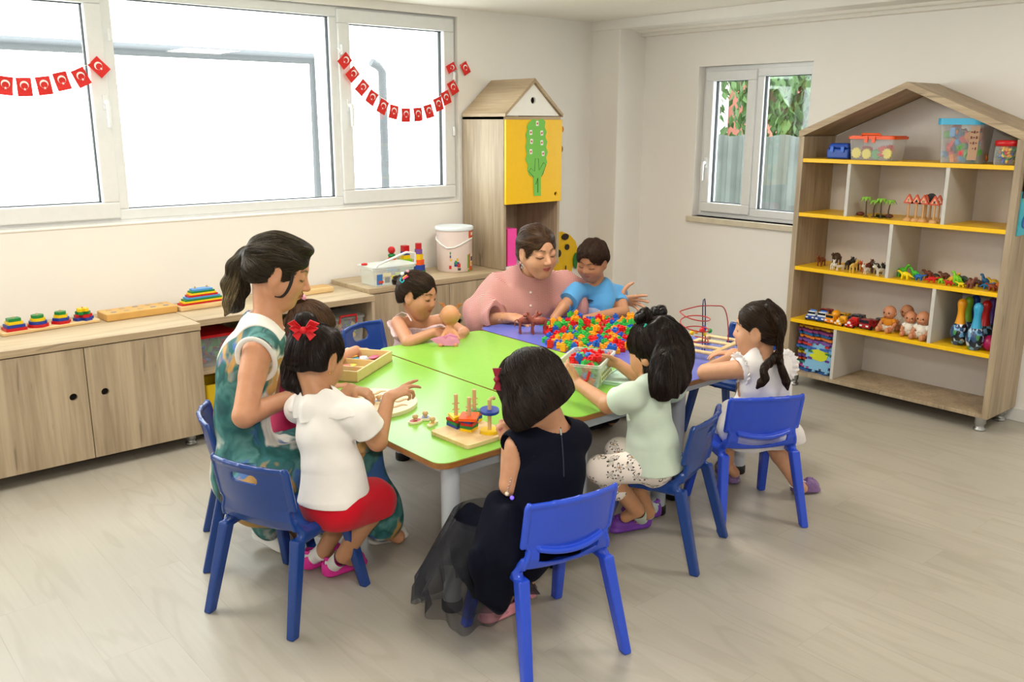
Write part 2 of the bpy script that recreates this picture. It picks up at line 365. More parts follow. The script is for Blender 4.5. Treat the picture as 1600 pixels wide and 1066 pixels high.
# ceiling light
PANELM = mat('lit_diffuser', 'fff8e8', .5, emit='fff6e4', estr=6)
for i, (a, b) in enumerate(PANELS):
    if i: continue
    t = thing('ceiling_light', 'square recessed ceiling panel light glowing warm white', 'light', (a, b, CEIL))
    q = MB()
    for A, B in (((-.30, -.30), (.30, -.27)), ((-.30, .27), (.30, .30)), ((-.30, -.27), (-.27, .27)), ((.27, -.27), (.30, .27))): q.b2(A+(-.012,), B+(0.001,))
    q.build('frame', WHITE, t)
    q = MB(); q.b2((-.27, -.27, -.006), (.27, .27, -.001)); q.build('diffuser', PANELM, t)

# ------------------------------------------------------------------ outside
q = MB(); q.b2((-10, 4.7, -.6), (30, 30, -.55)); q.b2((4.95, -12, -.6), (30, 4.7, -.55)); q.build('ground_outside', mat('pale_concrete_yard', 'e6e4de', .9), kind='structure')
GUT = mat('grey_painted_steel', '5b5f62', .6)
# canopy frame seen through the big panes
p0 = uy(-60, 62, 5.6); p1 = uy(487, 92, 5.6); pz = uy(487, 320, 5.6)
q = MB(); q.tube([(-.9, 5.6, p0.z), (p1.x, 5.6, p1.z), (p1.x, 5.6, -.55)], .04, n=4); q.tube([(-.9, 5.6, p0.z), (-.9, 5.6, -.55)], .04, n=4)
q.build('canopy_frame', GUT, label='grey steel canopy frame standing outside behind the wide window pane', cat='frame')
a = uy(580, 97, 5.3); b = uy(597, 112, 5.3); c_ = uy(597, 300, 5.3)
q = MB(); q.tube([a, a.lerp(b, .6)+Vector((0, 0, .012)), b, (b.x, 5.3, -.55)], .028, n=8)
q.build('drain_pipe', GUT, label='bent grey pipe standing outside the right-hand sash', cat='pipe')
# small window view: tin fence, pink house, tree
FEN = mat('weathered_tin', '545b56', .6, noise=.35, nscale=5, metal=.1)
q = MB(); n = 160; Y0, Y1 = 2.6, 9.0; zt = 1.34
vs = []
for i in range(n+1):
    y = Y0+(Y1-Y0)*i/n; x = 6.9+.018*(1 if (i//2) % 2 else -1)
    vs += [(x, y, -.55), (x, y, zt+.01*math.sin(i*.7))]
q.add(vs, [(2*i, 2*i+2, 2*i+3, 2*i+1) for i in range(n)])
o = q.build('tin_fence', FEN, label='corrugated grey tin fence outside the small window', cat='fence'); mo = o.modifiers.new('s', 'SOLIDIFY'); mo.thickness = .004
t = thing('neighbour_house', 'pink rendered house with a white corner beyond the tin fence', 'building', (10.2, 8.03, -.55))
q = MB(); q.b2((0, -1.15, 0), (2, -.52, 6)); q.build('wall', mat('pink_render', '8a5547', .9, noise=.2, nscale=3), t)
q = MB(); q.b2((-.05, -.52, 0), (2, -.33, 6)); q.build('corner_panel', mat('white_render', 'f4f1ea', .9), t)
q = MB(); q.b2((0, -.33, 0), (2, 4.9, 6)); q.build('grey_panel', mat('blue_grey_render', '8d93a2', .9), t)
# tree
random.seed(5)
LEAF = mat('tree_leaves', '44642a', .6, noise=.45, nscale=5); BARK = mat('tree_bark', '6b5a45', .9, noise=.3, nscale=20)
t = thing('garden_tree', 'leafy green tree hanging over the tin fence', 'tree', (8.2, 5.0, -.55))
q = MB(); q.tube([(0, 0, 0), (.05, .05, 1.2), (-.05, .1, 2.0), (-.3, -.3, 2.6)], [.07, .06, .045, .03], n=10)
q.tube([(-.05, .1, 1.9), (-.6, .5, 2.6), (-1., .9, 2.7)], [.05, .035, .015]); q.tube([(0, .05, 1.5), (-.5, -.7, 2.3), (-.9, -1.1, 2.4)], [.05, .03, .015]); q.build('trunk', BARK, t)
q = MB()
for i in range(2500):
    if random.random() < .95: c = Vector((random.gauss(0, .35), random.gauss(.18, .36), random.gauss(2.30, .34)))
    else: c = Vector((random.gauss(0, .2), random.gauss(1.05, .16), random.gauss(2.52, .07)))
    d = Vector((random.gauss(0, .5), random.gauss(0, .5), -1)).normalized(); s = d.orthogonal().normalized(); a = random.random()*6.3
    s = Matrix.Rotation(a, 3, d)@s; L = random.uniform(.08, .14); W = L*.28; nrm = d.cross(s)*W*.25
    q.add([c, c+d*L*.45+s*W-nrm, c+d*L, c+d*L*.45-s*W-nrm], [(0, 1, 2), (0, 2, 3)])
o = q.build('foliage', LEAF, t)

# ------------------------------------------------------------------ cupboards
HOLE_SHADE = mat('hole_shade', '1d1812', .9)  # near-black for plates behind the holes: inner shade put in as colour
def door_plate(q, w_, h_, hx, hz, r, t0, t1):
    """upright door: local x 0..w, z 0..h, round finger hole at hx,hz"""
    n = 40; base = [(math.cos(2*math.pi*i/n), math.sin(2*math.pi*i/n)) for i in range(n)]
    # add the corner directions so that the outline keeps its corners
    dirs = sorted([math.atan2(y, x) for x, y in base]+[math.atan2(y, x) for x in (-hx, w_-hx) for y in (-hz, h_-hz)])
    base = [(math.cos(a), math.sin(a)) for a in dirs]
    q.holed(rayrect(base, -hx, w_-hx, -hz, h_-hz), [(x*r, y*r) for x, y in base], t0, t1, c=(hx, 0, hz), r=XZ)
def steel_foot(parent, x, y, h=.06, r=.024):
    f = MB(); f.lathe([(r*.95, 0), (r*1.05, .004), (r*1.05, .012), (r*.8, .013), (r*.8, h*.4), (r, h*.45), (r, h)], (x, y, 0), 20)
    return f.build('foot', CHROME, parent)
def low_cupboard(x0, x1, yf, H, label, doors, hole_h=.34, front=True):
    t = thing('low_cupboard', label, 'cupboard', (x0, yf, 0), group='low oak cupboards along the window wall'); W = x1-x0; D = WL-.016-yf; z0 = .062
    q = MB(); q.b2((0, 0.018, z0), (.018, D, H-.03)); q.b2((W-.018, 0.018, z0), (W, D, H-.03)); q.b2((.018, .018, z0), (W-.018, D, z0+.018)); q.b2((.018, D-.012, z0+.018), (W-.018, D, H-.03))
    q.build('carcass', OAK_Z, t, bevel=.001)
    q = MB(); q.b2((-.001, -.004, H-.03), (W+.001, D, H)); q.build('cupboard_top', OAK_X, t, bevel=.002)
    for x, y in ((.06, .07), (W-.06, .07), (.06, D-.05), (W-.06, D-.05)): steel_foot(t, x, y)
    for (a, b, hx) in doors:
        dz0 = z0-.002; dh = H-.034-dz0
        q = MB(); door_plate(q, b-a-.003, dh, hx-a, hole_h-dz0, .0155, 0, .017)
        d = q.build('door', OAK_Z, t, loc=(a+.0015, .0175, dz0), bevel=.001)
        q = MB(); q.b2((hx-a-.03, .002, hole_h-dz0-.03), (hx-a+.03, .006, hole_h-dz0+.03)); q.build('finger_hole_shade', HOLE_SHADE, d)  # added dark plate behind the hole, painted as the shade inside
    return t
low_cupboard(.49, 1.475, 3.87, .575, 'long oak cupboard with two doors under the window, nearest the camera', [(0, .492, .492-.06), (.492, .985, .492+.065)])
tm = thing('open_cupboard', 'open oak toy shelf unit without doors, between the two closed cupboards', 'shelf', (1.478, 3.93, 0), group='low oak cupboards along the window wall')
W = 2.42-1.478; D = WL-.016-3.93
q = MB(); q.b2((0, 0, .062), (.018, D, .547)); q.b2((W-.018, 0, .062), (W, D, .547)); q.b2((.018, 0, .062), (W-.018, D, .08)); q.b2((.018, D-.012, .08), (W-.018, D, .547)); q.build('carcass', OAK_Z, tm, bevel=.001)
q = MB(); q.b2((-.001, -.003, .547), (W+.001, D, .577)); q.build('cupboard_top', OAK_X, tm, bevel=.002)
q = MB(); q.b2((.018, .01, .315), (W-.018, D-.012, .33)); q.build('shelf_board', OAK_X, tm, bevel=.001)
for x, y in ((.06, .07), (W-.06, .07), (.06, D-.05), (W-.06, D-.05)): steel_foot(tm, x, y)
low_cupboard(2.425, 3.50, 4.0, .60, 'oak cupboard with doors behind the girl in pink, under the round bucket', [(0, .53, .45), (.53, 1.075, .60)])
# the tall cupboard with a pitched roof
tx, ty, tz, tw, td = 3.352, 4.0, .602, .443, .384
t = thing('tall_house_cupboard', 'tall oak wall cupboard with pitched roof, white gable and yellow door', 'cupboard', (tx, ty, tz))
h1 = .88; ap = 1.09; th = .018
q = MB(); q.b2((0, 0, 0), (th, td, h1)); q.b2((tw-th, 0, 0), (tw, td, h1)); q.b2((th, td-.01, 0), (tw-th, td, h1)); q.build('carcass', OAK_Z, t, bevel=.001)
q = MB(); q.b2((th, .0, 0), (tw-th, td-.01, .016)); q.build('shelf_board', WHITE, t, bevel=.001)
q = MB(); q.b2((th, 0, .385), (tw-th, td-.01, .402)); q.b2((0, -.001, h1-.018), (tw, td, h1)); q.build('divider_board', OAK_X, t, bevel=.001)
q = MB(); hw = tw/2; sl = math.atan2(ap-h1, hw)
for s in (-1, 1):
    A = Vector((hw, 0, ap)); B = Vector((hw+s*(hw+.004), 0, h1-.002)); nrm = Vector((-(B-A).z, 0, (B-A).x)).normalized(); nrm = nrm if nrm.z > 0 else -nrm
    vs = [A, B, B+nrm*.0, A]; pts = [A-Vector((0, 0, .02)), B, B+Vector((0, 0, .018)), A+Vector((0, 0, .004))]
    q.add([p+Vector((0, -.018, 0)) for p in pts]+[p+Vector((0, td, 0)) for p in pts], [(0, 1, 2, 3), (7, 6, 5, 4), (0, 4, 5, 1), (1, 5, 6, 2), (2, 6, 7, 3), (3, 7, 4, 0)])
q.build('roof', OAK_Y, t, bevel=.001)
q = MB(); n = 24; base = sorted([2*math.pi*i/n-math.pi for i in range(n)]+[math.atan2(y-.09, x) for x, y in ((-hw+.012, .004), (hw-.012, .004), (0, ap-h1-.024))]); 
tri = [(-hw+.012, .004), (hw-.012, .004), (0, ap-h1-.024)]
def hit(a):
    d = (math.cos(a), math.sin(a)); best = 1e9
    for i in range(3):
        (x1, y1), (x2, y2) = tri[i], tri[(i+1) % 3]; y1 -= .09; y2 -= .09; ex_, ey = x2-x1, y2-y1; den = d[0]*ey-d[1]*ex_
        if abs(den) < 1e-9: continue
        tt = (x1*ey-y1*ex_)/den; uu = (x1*d[1]-y1*d[0])/den
        if tt > 0 and -1e-6 <= uu <= 1+1e-6: best = min(best, tt)
    return (d[0]*best, d[1]*best)
q.holed([hit(a) for a in base], [(.019*math.cos(a), .019*math.sin(a)) for a in base], 0, .014, c=(hw, .012, h1+.09), r=XZ); q.build('gable', mat('white_laminate', 'f3f1ea', .4), t)
q = MB(); q.b2((hw-.06, .03, h1+.02), (hw+.06, .034, h1+.14)); q.build('gable_hole_shade', HOLE_SHADE, t)  # dark sheet behind the round opening, its shade put into the colour
q = MB(); door_plate(q, tw-.006, .478, tw-.05, .045, .012, 0, .016)
d = q.build('door', YEL, t, loc=(.003, -.001, .382+.002), bevel=.001)
q = MB(); q.b2((tw-.07, .0005, .025), (tw-.03, .004, .065)); q.build('finger_hole_shade', HOLE_SHADE, d)  # added plate, the hole's darkness is its colour
# binders in the open niche
for i, (x, cc, lab, w_) in enumerate(((.022, 'a3122b', 'dark red ring binder beside the pink one', .022), (.047, 'ff4fb0', 'bright pink ring binder standing in the tall cupboard', .07))):
    q = MB(); q.box((w_/2, .13, .11), (w_, .24, .22)); q.build('ring_binder', mat('binder_'+cc, cc, .4), None, loc=(tx+x, ty+.01, tz+.017), label=lab, cat='binder', group='binders in the tall cupboard', bevel=.002)
# paper tree on the yellow door
dx, dz = 3.355, tz+.384
def on_door(px, py): p = uy(px, py, ty-.019); return p
t = thing('paper_tree', 'green paper tree with a number one, taped on the yellow door', 'paper cut-out', on_door(840, 250))
o0 = on_door(840, 250)
GP = mat('green_card', '7cc75a', .8)
crown = [(826, 192), (832, 186), (840, 188), (847, 185), (852, 190), (851, 199), (854, 206), (852, 214), (855, 222), (853, 230), (856, 238), (853, 246), (855, 254), (851, 262), (849, 272), (845, 276), (845, 306), (834, 306), (833, 277), (827, 274), (824, 266), (825, 258), (821, 250), (823, 240), (821, 230), (823, 220), (821, 211), (824, 203), (823, 198)]
pts = [(on_door(*p).x-o0.x, on_door(*p).z-o0.z) for p in crown][::-1]
q = MB(); q.prism(pts, 0, .0015, r=XZ); q.build('card', GP, t)
INK = mat('black_ink', '16181a', .7)
def trace(P, r=.0012, y=-.0018): 
    q = MB(); q.tube([(on_door(*p).x-o0.x, y, on_door(*p).z-o0.z) for p in P], r, n=5); return q
trace([(834, 277), (826, 268), (829, 263), (835, 268), (836, 248), (841, 248), (842, 266), (849, 254), (853, 258), (846, 276)]).build('outline', INK, t)
trace([(837, 288), (840, 278), (840, 301)], .0022).build('number_one', INK, t)
RP = mat('red_print', 'd8584e', .8); WP = mat('white_paper', 'f4f2ee', .8)
for (a, b, s) in ((839, 193, 6), (829, 207, 6), (846, 208, 6), (830, 221, 6), (846, 223, 6), (829, 237, 6), (848, 240, 6)):
    p = on_door(a, b); q = MB(); q.box((p.x-o0.x, -.003, p.z-o0.z), (.019, .001, .028), (0, R_(10*math.sin(a)), 0)); nn = q.build('paper_note', WP, t)
    q = MB(); q.cyl((p.x-o0.x, -.0035, p.z-o0.z), (p.x-o0.x, -.0042, p.z-o0.z), .0062, n=10); q.build('printed_mark', RP, nn)
# giraffe board between the tall cupboard and the corner
gy = 4.392
def gp(x, y): p = uy(x, y, gy); return (p.x, p.z)
t = thing('giraffe_board', 'yellow giraffe board with black spots standing against the corner wall', 'decoration', (0, gy, 0))
q = MB(); q.prism([gp(800, 192), gp(800, 252), gp(850, 254), gp(873, 240), gp(874, 205), gp(866, 192)], -.006, .002, r=XZ); q.build('head', mat('giraffe_yellow', 'f2c21a', .45), t)
YG = mat('giraffe_yellow', 'f2c21a', .45)
outl = [(800, 366), (868, 363), (878, 362), (890, 367), (899, 377), (903, 391), (902, 404), (894, 418), (892, 430), (896, 446), (900, 470), (888, 472), (884, 450), (880, 436), (872, 445), (868, 520), (800, 520)]
q = MB(); q.prism([gp(*p) for p in outl][::-1], -.006, .002, r=XZ); q.build('body', YG, t)
q = MB(); A = gp(803, 300)
q.prism([gp(820, 366), gp(812, 230), gp(806, 190), gp(852, 190), gp(848, 300), gp(868, 366)], -.006, .006, r=XZ); q.build('neck', YG, t)
SP = mat('giraffe_spot', '2a241c', .6)
for (a, b, rx, rz) in ((882, 370, .034, .022), (885, 386, .022, .020), (872, 396, .022, .026), (842, 400, .03, .03), (850, 380, .03, .03)):
    p = gp(a, b); q = MB(); q.prism([(rx*math.cos(2*math.pi*i/20), rz*math.sin(2*math.pi*i/20)) for i in range(20)], .006, .0085, c=(p[0], 0, p[1]), r=XZ); q.build('spot', SP, t)
p = gp(899, 407); q = MB(); q.prism([(.03*math.cos(2*math.pi*i/20), .055*math.sin(2*math.pi*i/20)) for i in range(20)], .006, .012, c=(p[0], 0, p[1]), r=XZ); q.build('bow', mat('bow_green', '2f7a34', .5), t)
q = MB(); q.tube([(gp(*p)[0], -.008, gp(*p)[1]) for p in ((883, 415), (882, 428), (886, 442), (892, 456))], .004, n=5); q.build('leg_line', SP, t)
# horns: the head shows past the cupboard's edge
q = MB(); p = gp(876, 202); a = gp(850, 202); q.tube([(p[0]-.03, -.003, a[1]), (p[0], -.003, p[1])], .006, n=10); q.prism(circ(.022, 16, p), 0, .008, r=XZ); q.build('horn', mat('horn_orange', 'df8a1e', .5), t)
q = MB(); p = gp(874, 233); q.prism(circ(.026, 16, p), 0, .008, r=XZ); q.build('ear', mat('ear_brown', '8a4a20', .5), t)
# ------------------------------------------------------------------ the house-shaped toy shelf
SX, SY0, SY1, SD = 4.36, 1.615, 2.74, .325
t = thing('house_shelf', 'large house-shaped oak toy shelf with yellow boards by the small window', 'shelf', (SX, SY0, 0))
q = MB(); W = SY1-SY0; ev, apz, tk = 1.385, 1.625, .03
yl = lambda y: y-SY0
def yz_prism(q, pts, x0, x1): q.prism(pts, x0, x1, r=YZ)
# side panels and pitched roof, one continuous shell
o_ = [(0, .075), (W, .075), (W, ev), (W/2, apz), (0, ev)]
q.b2((0, 0, .075), (SD, tk, ev-.005)); q.b2((0, W-tk, .075), (SD, W, ev-.005)); q.b2((0, tk, .075), (SD, W-tk, .095)); q.build('carcass', OAK_Z, t, bevel=.001)
q = MB()
yz_prism(q, [(0, ev-.012), (W/2, apz-.014), (W/2, apz+.018), (-.004, ev+.022)], -.003, SD); yz_prism(q, [(W/2, apz-.014), (W, ev-.012), (W+.004, ev+.022), (W/2, apz+.018)], -.003, SD); q.build('roof', OAK_Y, t, bevel=.001)
q = MB(); yz_prism(q, [(tk, .095), (W-tk, .095), (W-tk, ev-.01), (W/2, apz-.015), (tk, ev-.01)], SD-.012, SD-.002); q.build('back_panel', mat('lilac_grey_board', 'd5cfca', .6), t)
SH = [1.265, .977, .684, .391]
for z in SH:
    q = MB(); q.b2((0.002, tk, z-.02), (SD-.012, W-tk, z)); q.build('shelf_board', YEL, t, bevel=.001)
for y, zb_, zt_ in ((2.44, SH[1], SH[0]), (1.937, SH[1], SH[0]), (2.185, SH[2], SH[1]), (1.937, SH[3], SH[2]), (2.437, .095, SH[3])):
    q = MB(); q.b2((.004, yl(y)-.009, zb_), (SD-.012, yl(y)+.009, zt_-.02)); q.build('divider', GREYB, t, bevel=.001)
for x, y in ((.05, .05), (.05, W-.05), (SD-.04, .05), (SD-.04, W-.05)): steel_foot(t, x, y, .076, .026)
# picture card on the outer side of the shelf
t = thing('picture_card', 'turquoise picture card fixed on the outer side of the toy shelf', 'picture', (4.47, SY0-.004, 1.05))
q = MB(); q.box((0, 0, 0), (.14, .006, .20)); q.build('card', mat('turquoise_card', '3fb4cc', .5), t)
q = MB(); q.box((0, -.0035, .10), (.14, .004, .06)); q.box((-.02, -.004, .155), (.10, .004, .11)); q.build('dark_print', mat('dark_print', '2f2a3c', .5), t)
q = MB(); q.prism([(-.06, 0), (-.04, .02), (-.02, .004), (0, .024), (.02, .006), (.04, .022), (.06, 0), (.06, -.01), (-.06, -.01)], 0, .002, c=(0, -.004, .065), r=XZ); q.build('grass_print', mat('lime_print', '9fd04a', .6), t)
q = MB(); q.prism(circ(.03, 16), 0, .002, c=(-.01, -.004, -.04), r=XZ); q.build('blue_print', mat('blue_print', '1f5fb0', .5), t)

CLEAR = bpy.data.materials.new('clear_plastic'); CLEAR.use_nodes = True
def clearmat(mt, tint, fac, rough=.1):
    mt.use_nodes = True
    nt = mt.node_tree; L = nt.links.new
    for n in list(nt.nodes): nt.nodes.remove(n)
    o = nd(nt, 'ShaderNodeOutputMaterial'); tr = nd(nt, 'ShaderNodeBsdfTransparent'); pr = nd(nt, 'ShaderNodeBsdfPrincipled')
    pr.inputs['Base Color'].default_value = srgb(tint); pr.inputs['Roughness'].default_value = rough; pr.inputs['Specular IOR Level'].default_value = .6
    lw = nd(nt, 'ShaderNodeLayerWeight'); lw.inputs[0].default_value = .35
    ma = nd(nt, 'ShaderNodeMath', operation='MULTIPLY_ADD'); ma.inputs[1].default_value = .6; ma.inputs[2].default_value = fac; ma.use_clamp = True; L(lw.outputs['Facing'], ma.inputs[0])
    mx = nd(nt, 'ShaderNodeMixShader'); L(ma.outputs[0], mx.inputs[0]); L(tr.outputs[0], mx.inputs[1]); L(pr.outputs[0], mx.inputs[2]); L(mx.outputs[0], o.inputs[0]); return mt
clearmat(CLEAR, 'e4e6e6', .10, .12)
FROST = clearmat(bpy.data.materials.new('frosted_clear_plastic'), 'e6ece6', .15, .25)
def open_box(q, w_, d_, h_, t_=.0025, taper=.9, r=.012):
    """thin-walled bin: outer and inner shells of rounded rectangles"""
    R1 = rrect(w_, d_, r); R0 = [(x*taper, y*taper) for x, y in R1]; I1 = [(x*(1-2*t_/w_), y*(1-2*t_/d_)) for x, y in R1]; I0 = [(x*taper, y*taper) for x, y in I1]
    n = len(R1); vs = [(x, y, 0) for x, y in R0]+[(x, y, h_) for x, y in R1]+[(x, y, h_) for x, y in I1]+[(x, y, t_) for x, y in I0]
    fs = []
    for k in range(3): fs += [(k*n+i, k*n+(i+1) % n, (k+1)*n+(i+1) % n, (k+1)*n+i) for i in range(n)]
    fs += [tuple(range(n-1, -1, -1)), tuple(range(3*n, 4*n))]; q.add(vs, fs); return q
def rim(q, w_, d_, z, t_, h_, r=.014):
    A = rrect(w_+2*t_, d_+2*t_, r+t_); B = rrect(w_, d_, r); q.holed(A, B, z, z+h_)
COLS = {'red': RED, 'green': GRN, 'blue': BLU, 'orange': ORG_, 'yellow': YLW}
def fill(parent, n, w_, d_, h_, seed, cols, size=.02, name='toy_piece', shapes=None):
    """the mixed pieces seen through a box's side: each colour's pieces are one mass inside the box"""
    random.seed(seed); out = {}
    for i in range(n):
        c = cols[i % len(cols)]; q = out.setdefault(c, MB())
        p = Vector((random.uniform(-w_/2, w_/2)*.93, random.uniform(-d_/2, d_/2)*.93, random.uniform(size*.4, h_)))
        s = size*random.uniform(.7, 1.15); rr = (random.random()*6, random.random()*6, random.random()*6)
        k = random.random()
        if k < .4: q.box(p, (s, s, s*.6), rr)
        elif k < .7: q.cyl(p, p+rotm(rr)@Vector((0, 0, s*.5)), s*.6, n=10)
        else: q.ball(p, s*.5, 8)
    return out
def content(bx, *a, nm='toy_pieces', **k):
    for c, q in fill(bx, *a, **k).items(): q.build(nm, c, bx, kind='stuff')
zs = SH[0]
# blue case
t = thing('blue_case', 'small blue plastic case with rounded lid on the top shelf', 'case', (4.46, uz(1342, 247, zs).y, zs), rz=R_(90))
DB = mat('case_blue', '1b48a8', .3)
q = MB(); q.box((0, 0, .028), (.125, .09, .052)); q.build('case_body', DB, t, bevel=.008)
q = MB(); q.box((0, 0, .068), (.12, .085, .026), taper=.85); q.build('lid', DB, t, bevel=.008)
q = MB(); q.box((-.03, .048, .05), (.02, .008, .03)); q.box((.03, .048, .05), (.02, .008, .03)); q.build('latch', mat('latch_blue', '2a63cf', .3), t, bevel=.002)
# box of gears with orange lid
yb1 = uz(1395, 249, zs).y
t = thing('gear_box', 'clear box of yellow and green gears under an orange handled lid', 'box', (4.45, yb1, zs), rz=R_(-90))
q = MB(); open_box(q, .235, .15, .105); q.build('box_body', CLEAR, t)
OL = mat('orange_lid', 'ee5a1c', .35)
q = MB(); q.prism(rrect(.25, .165, .02), .105, .118); q.prism(rrect(.235, .15, .02), .118, .122); q.build('lid', OL, t, bevel=.002)
q = MB(); q.tube([(-.05, -.07, .118), (-.045, -.08, .13), (.045, -.08, .13), (.05, -.07, .118)], .006); q.box((-.02, -.086, .104), (.018, .006, .03)); q.box((.02, -.086, .104), (.018, .006, .03)); q.build('handle', OL, t)
YG2 = mat('gear_yellow', 'f0df3a', .4)
def gear(q, c, r, rot):
    pts = []; n = 12
    for i in range(n*4):
        rr = r if (i % 4) in (0, 1) else r*.82; a = 2*math.pi*i/(n*4); pts.append((rr*math.cos(a), rr*math.sin(a)))
    q.prism(pts, -.005, .005, c=c, r=rot)
q = MB(); gear(q, (-.082, -.055, .036), .028, XZ); gear(q, (-.025, -.056, .032), .027, XZ); gear(q, (.08, -.05, .035), .027, XZ); q.build('gear', YG2, t)
q = MB(); gear(q, (.022, -.05, .03), .025, XZ); gear(q, (.03, 0, .03), .025, (.4, .3, 0)); gear(q, (-.05, .02, .03), .027, (.2, -.4, 0)); q.build('gear', GRN, t)
q = MB(); gear(q, (.05, -.045, .045), .03, (1.2, .2, 0)); gear(q, (.075, -.02, .055), .028, (.8, .3, 0)); gear(q, (-.06, .01, .055), .027, (.3, .3, 0)); q.build('gear', RED, t)
# tall tub with turquoise lid
yb2 = uz(1500, 255, zs).y
t = thing('toy_tub', 'tall clear tub of plastic shapes with a turquoise lid, under the roof', 'tub', (4.47, yb2, zs), rz=R_(-90))
q = MB(); open_box(q, .20, .17, .195, taper=.86, r=.03); q.build('tub_body', CLEAR, t)
TL = mat('turquoise_lid', '35a9d3', .35)
q = MB(); q.prism(rrect(.218, .19, .035), .178, .207); q.build('lid', TL, t, bevel=.008)
content(t, 90, .165, .13, .165, seed=3, cols=[mat('tub_blue', '4fa0dc', .4), mat('tub_red', 'd8363a', .4), mat('tub_green', '5fae4a', .4), mat('tub_orange', 'ee8a2a', .4)], size=.036)
q = MB(); q.box((.072, -.0845, .095), (.042, .002, .155), (-.07, 0, .05)); lb = q.build('label', mat('tub_label', 'b08d70', .6), t)
q = MB()
for i in range(3):
    for j in range(5): q.box((.06+.012*i, -.087-.0012*j*0, .045+.025*j), (.006, .001, .012 if (i+j) % 2 else .005), (-.07, 0, .05))
q.build('label_print', mat('label_print', '6d2b22', .6), lb)
# jar of beads with red lid
yb3 = uz(1569, 258, zs).y
t = thing('bead_jar', 'small clear jar of coloured beads with a red lid beside the tub', 'jar', (4.415, yb3+.0, zs))
q = MB(); q.lathe([(.050, 0), (.054, .006), (.054, .078), (.048, .086)], n=28); q.build('jar_body', CLEAR, t)
q = MB(); q.lathe([(.052, .084), (.056, .086), (.056, .106), (.05, .11)], n=28); q.build('lid', mat('jar_lid_red', 'c3161c', .3), t)
random.seed(9); cs = [RED, BLU, YLW, GRN, ORG_]
mbs = [MB() for _ in cs]
for i in range(46):
    a = random.random()*6.28; r = .036*math.sqrt(random.random()); z = .012+.066*random.random()
    mbs[i % 5].lathe([(.004, -.006), (.010, -.005), (.0115, 0), (.010, .005), (.004, .006)], (r*math.cos(a), r*math.sin(a), z), 10, r=(random.random()*3, random.random()*3, 0))
for q, c in zip(mbs, cs): q.build('bead', c, t, kind='stuff')
q = MB(); q.tube([(.047*math.cos(a), .047*math.sin(a), .05+.02*math.sin(3*a)) for a in [i*.26 for i in range(24)]], .002, n=6, closed=True); q.build('string', GRN, t)
# palms and grass set
zs = SH[1]; PALM = mat('palm_leaf_plastic', '86bf45', .5); TRK = mat('palm_trunk_plastic', '4b3a22', .6); ROCK = mat('rock_plastic', '6a3326', .6)
random.seed(11)
for i, (a, b, hh) in enumerate(((1376, 336, .085), (1383, 337, .07), (1398, 338, .082), (1405, 339, .075))):
    p = uz(a, b, zs); t = thing('toy_palm', ('plastic toy palm at the left end of the palm set', 'short bushy plastic toy palm, second from the divider', 'tall plastic toy palm, second from the wooden signs', 'plastic toy palm standing next to the wooden traffic signs')[i], 'toy palm', (4.42+.018*(i % 2), p.y, zs), group='toy palms on the shelf')
    q = MB(); q.tube([(0, 0, 0), (.002, .003, hh*.5), (0, .004*(-1)**i, hh)], [.005, .0035, .003], n=7); q.lathe([(.014, 0), (.012, .004), (.004, .006)], n=10); q.build('trunk', TRK, t)
    q = MB()
    for k in range(9):
        d = Vector((math.cos(k*.7), math.sin(k*.7), .35)); s = Vector((-d.y, d.x, 0)).normalized()*.006; A = Vector((0, .004*(-1)**i, hh)); s = s*1.5; d = d*1.4
        U_ = Vector((0, 0, .010)); q.add([A, A+d*.014+s+U_, A+d*.026-U_*2, A+d*.014-s+U_, A+d*.014+U_*.6], [(0, 1, 2, 3), (0, 3, 4), (0, 4, 1), (4, 2, 1), (4, 3, 2)])
    q.build('fronds', PALM, t)
for i, (a, b, mt_, lab) in enumerate(((1369, 334, ROCK, 'small red-brown toy rock left of the palms'), (1391, 338, mat('dark_toy_grass', '2f5a2a', .6), 'strip of dark green toy grass between the palms'), (1410, 338, ROCK, 'small red-brown toy rock behind the first wooden sign'))):
    p = uz(a, b, zs); q = MB()
    if i == 1:
        for k in range(40):
            y = -.03+.06*k/39; hq = .012+.01*abs(math.sin(k*2.1)); q.add([(-.006, y-.002, 0), (.004, y+.002, 0), (0, y, hq), (.006, y, 0)], [(0, 1, 2), (1, 3, 2), (3, 0, 2), (0, 3, 1)])
    else: q.ball((0, 0, .005), (.018, .022, .011), 10)
    q.build('toy_grass' if i == 1 else 'toy_rock', mt_, loc=(4.455-.0*i, p.y, zs+(0 if i == 1 else .0055)), label=lab, cat='toy')
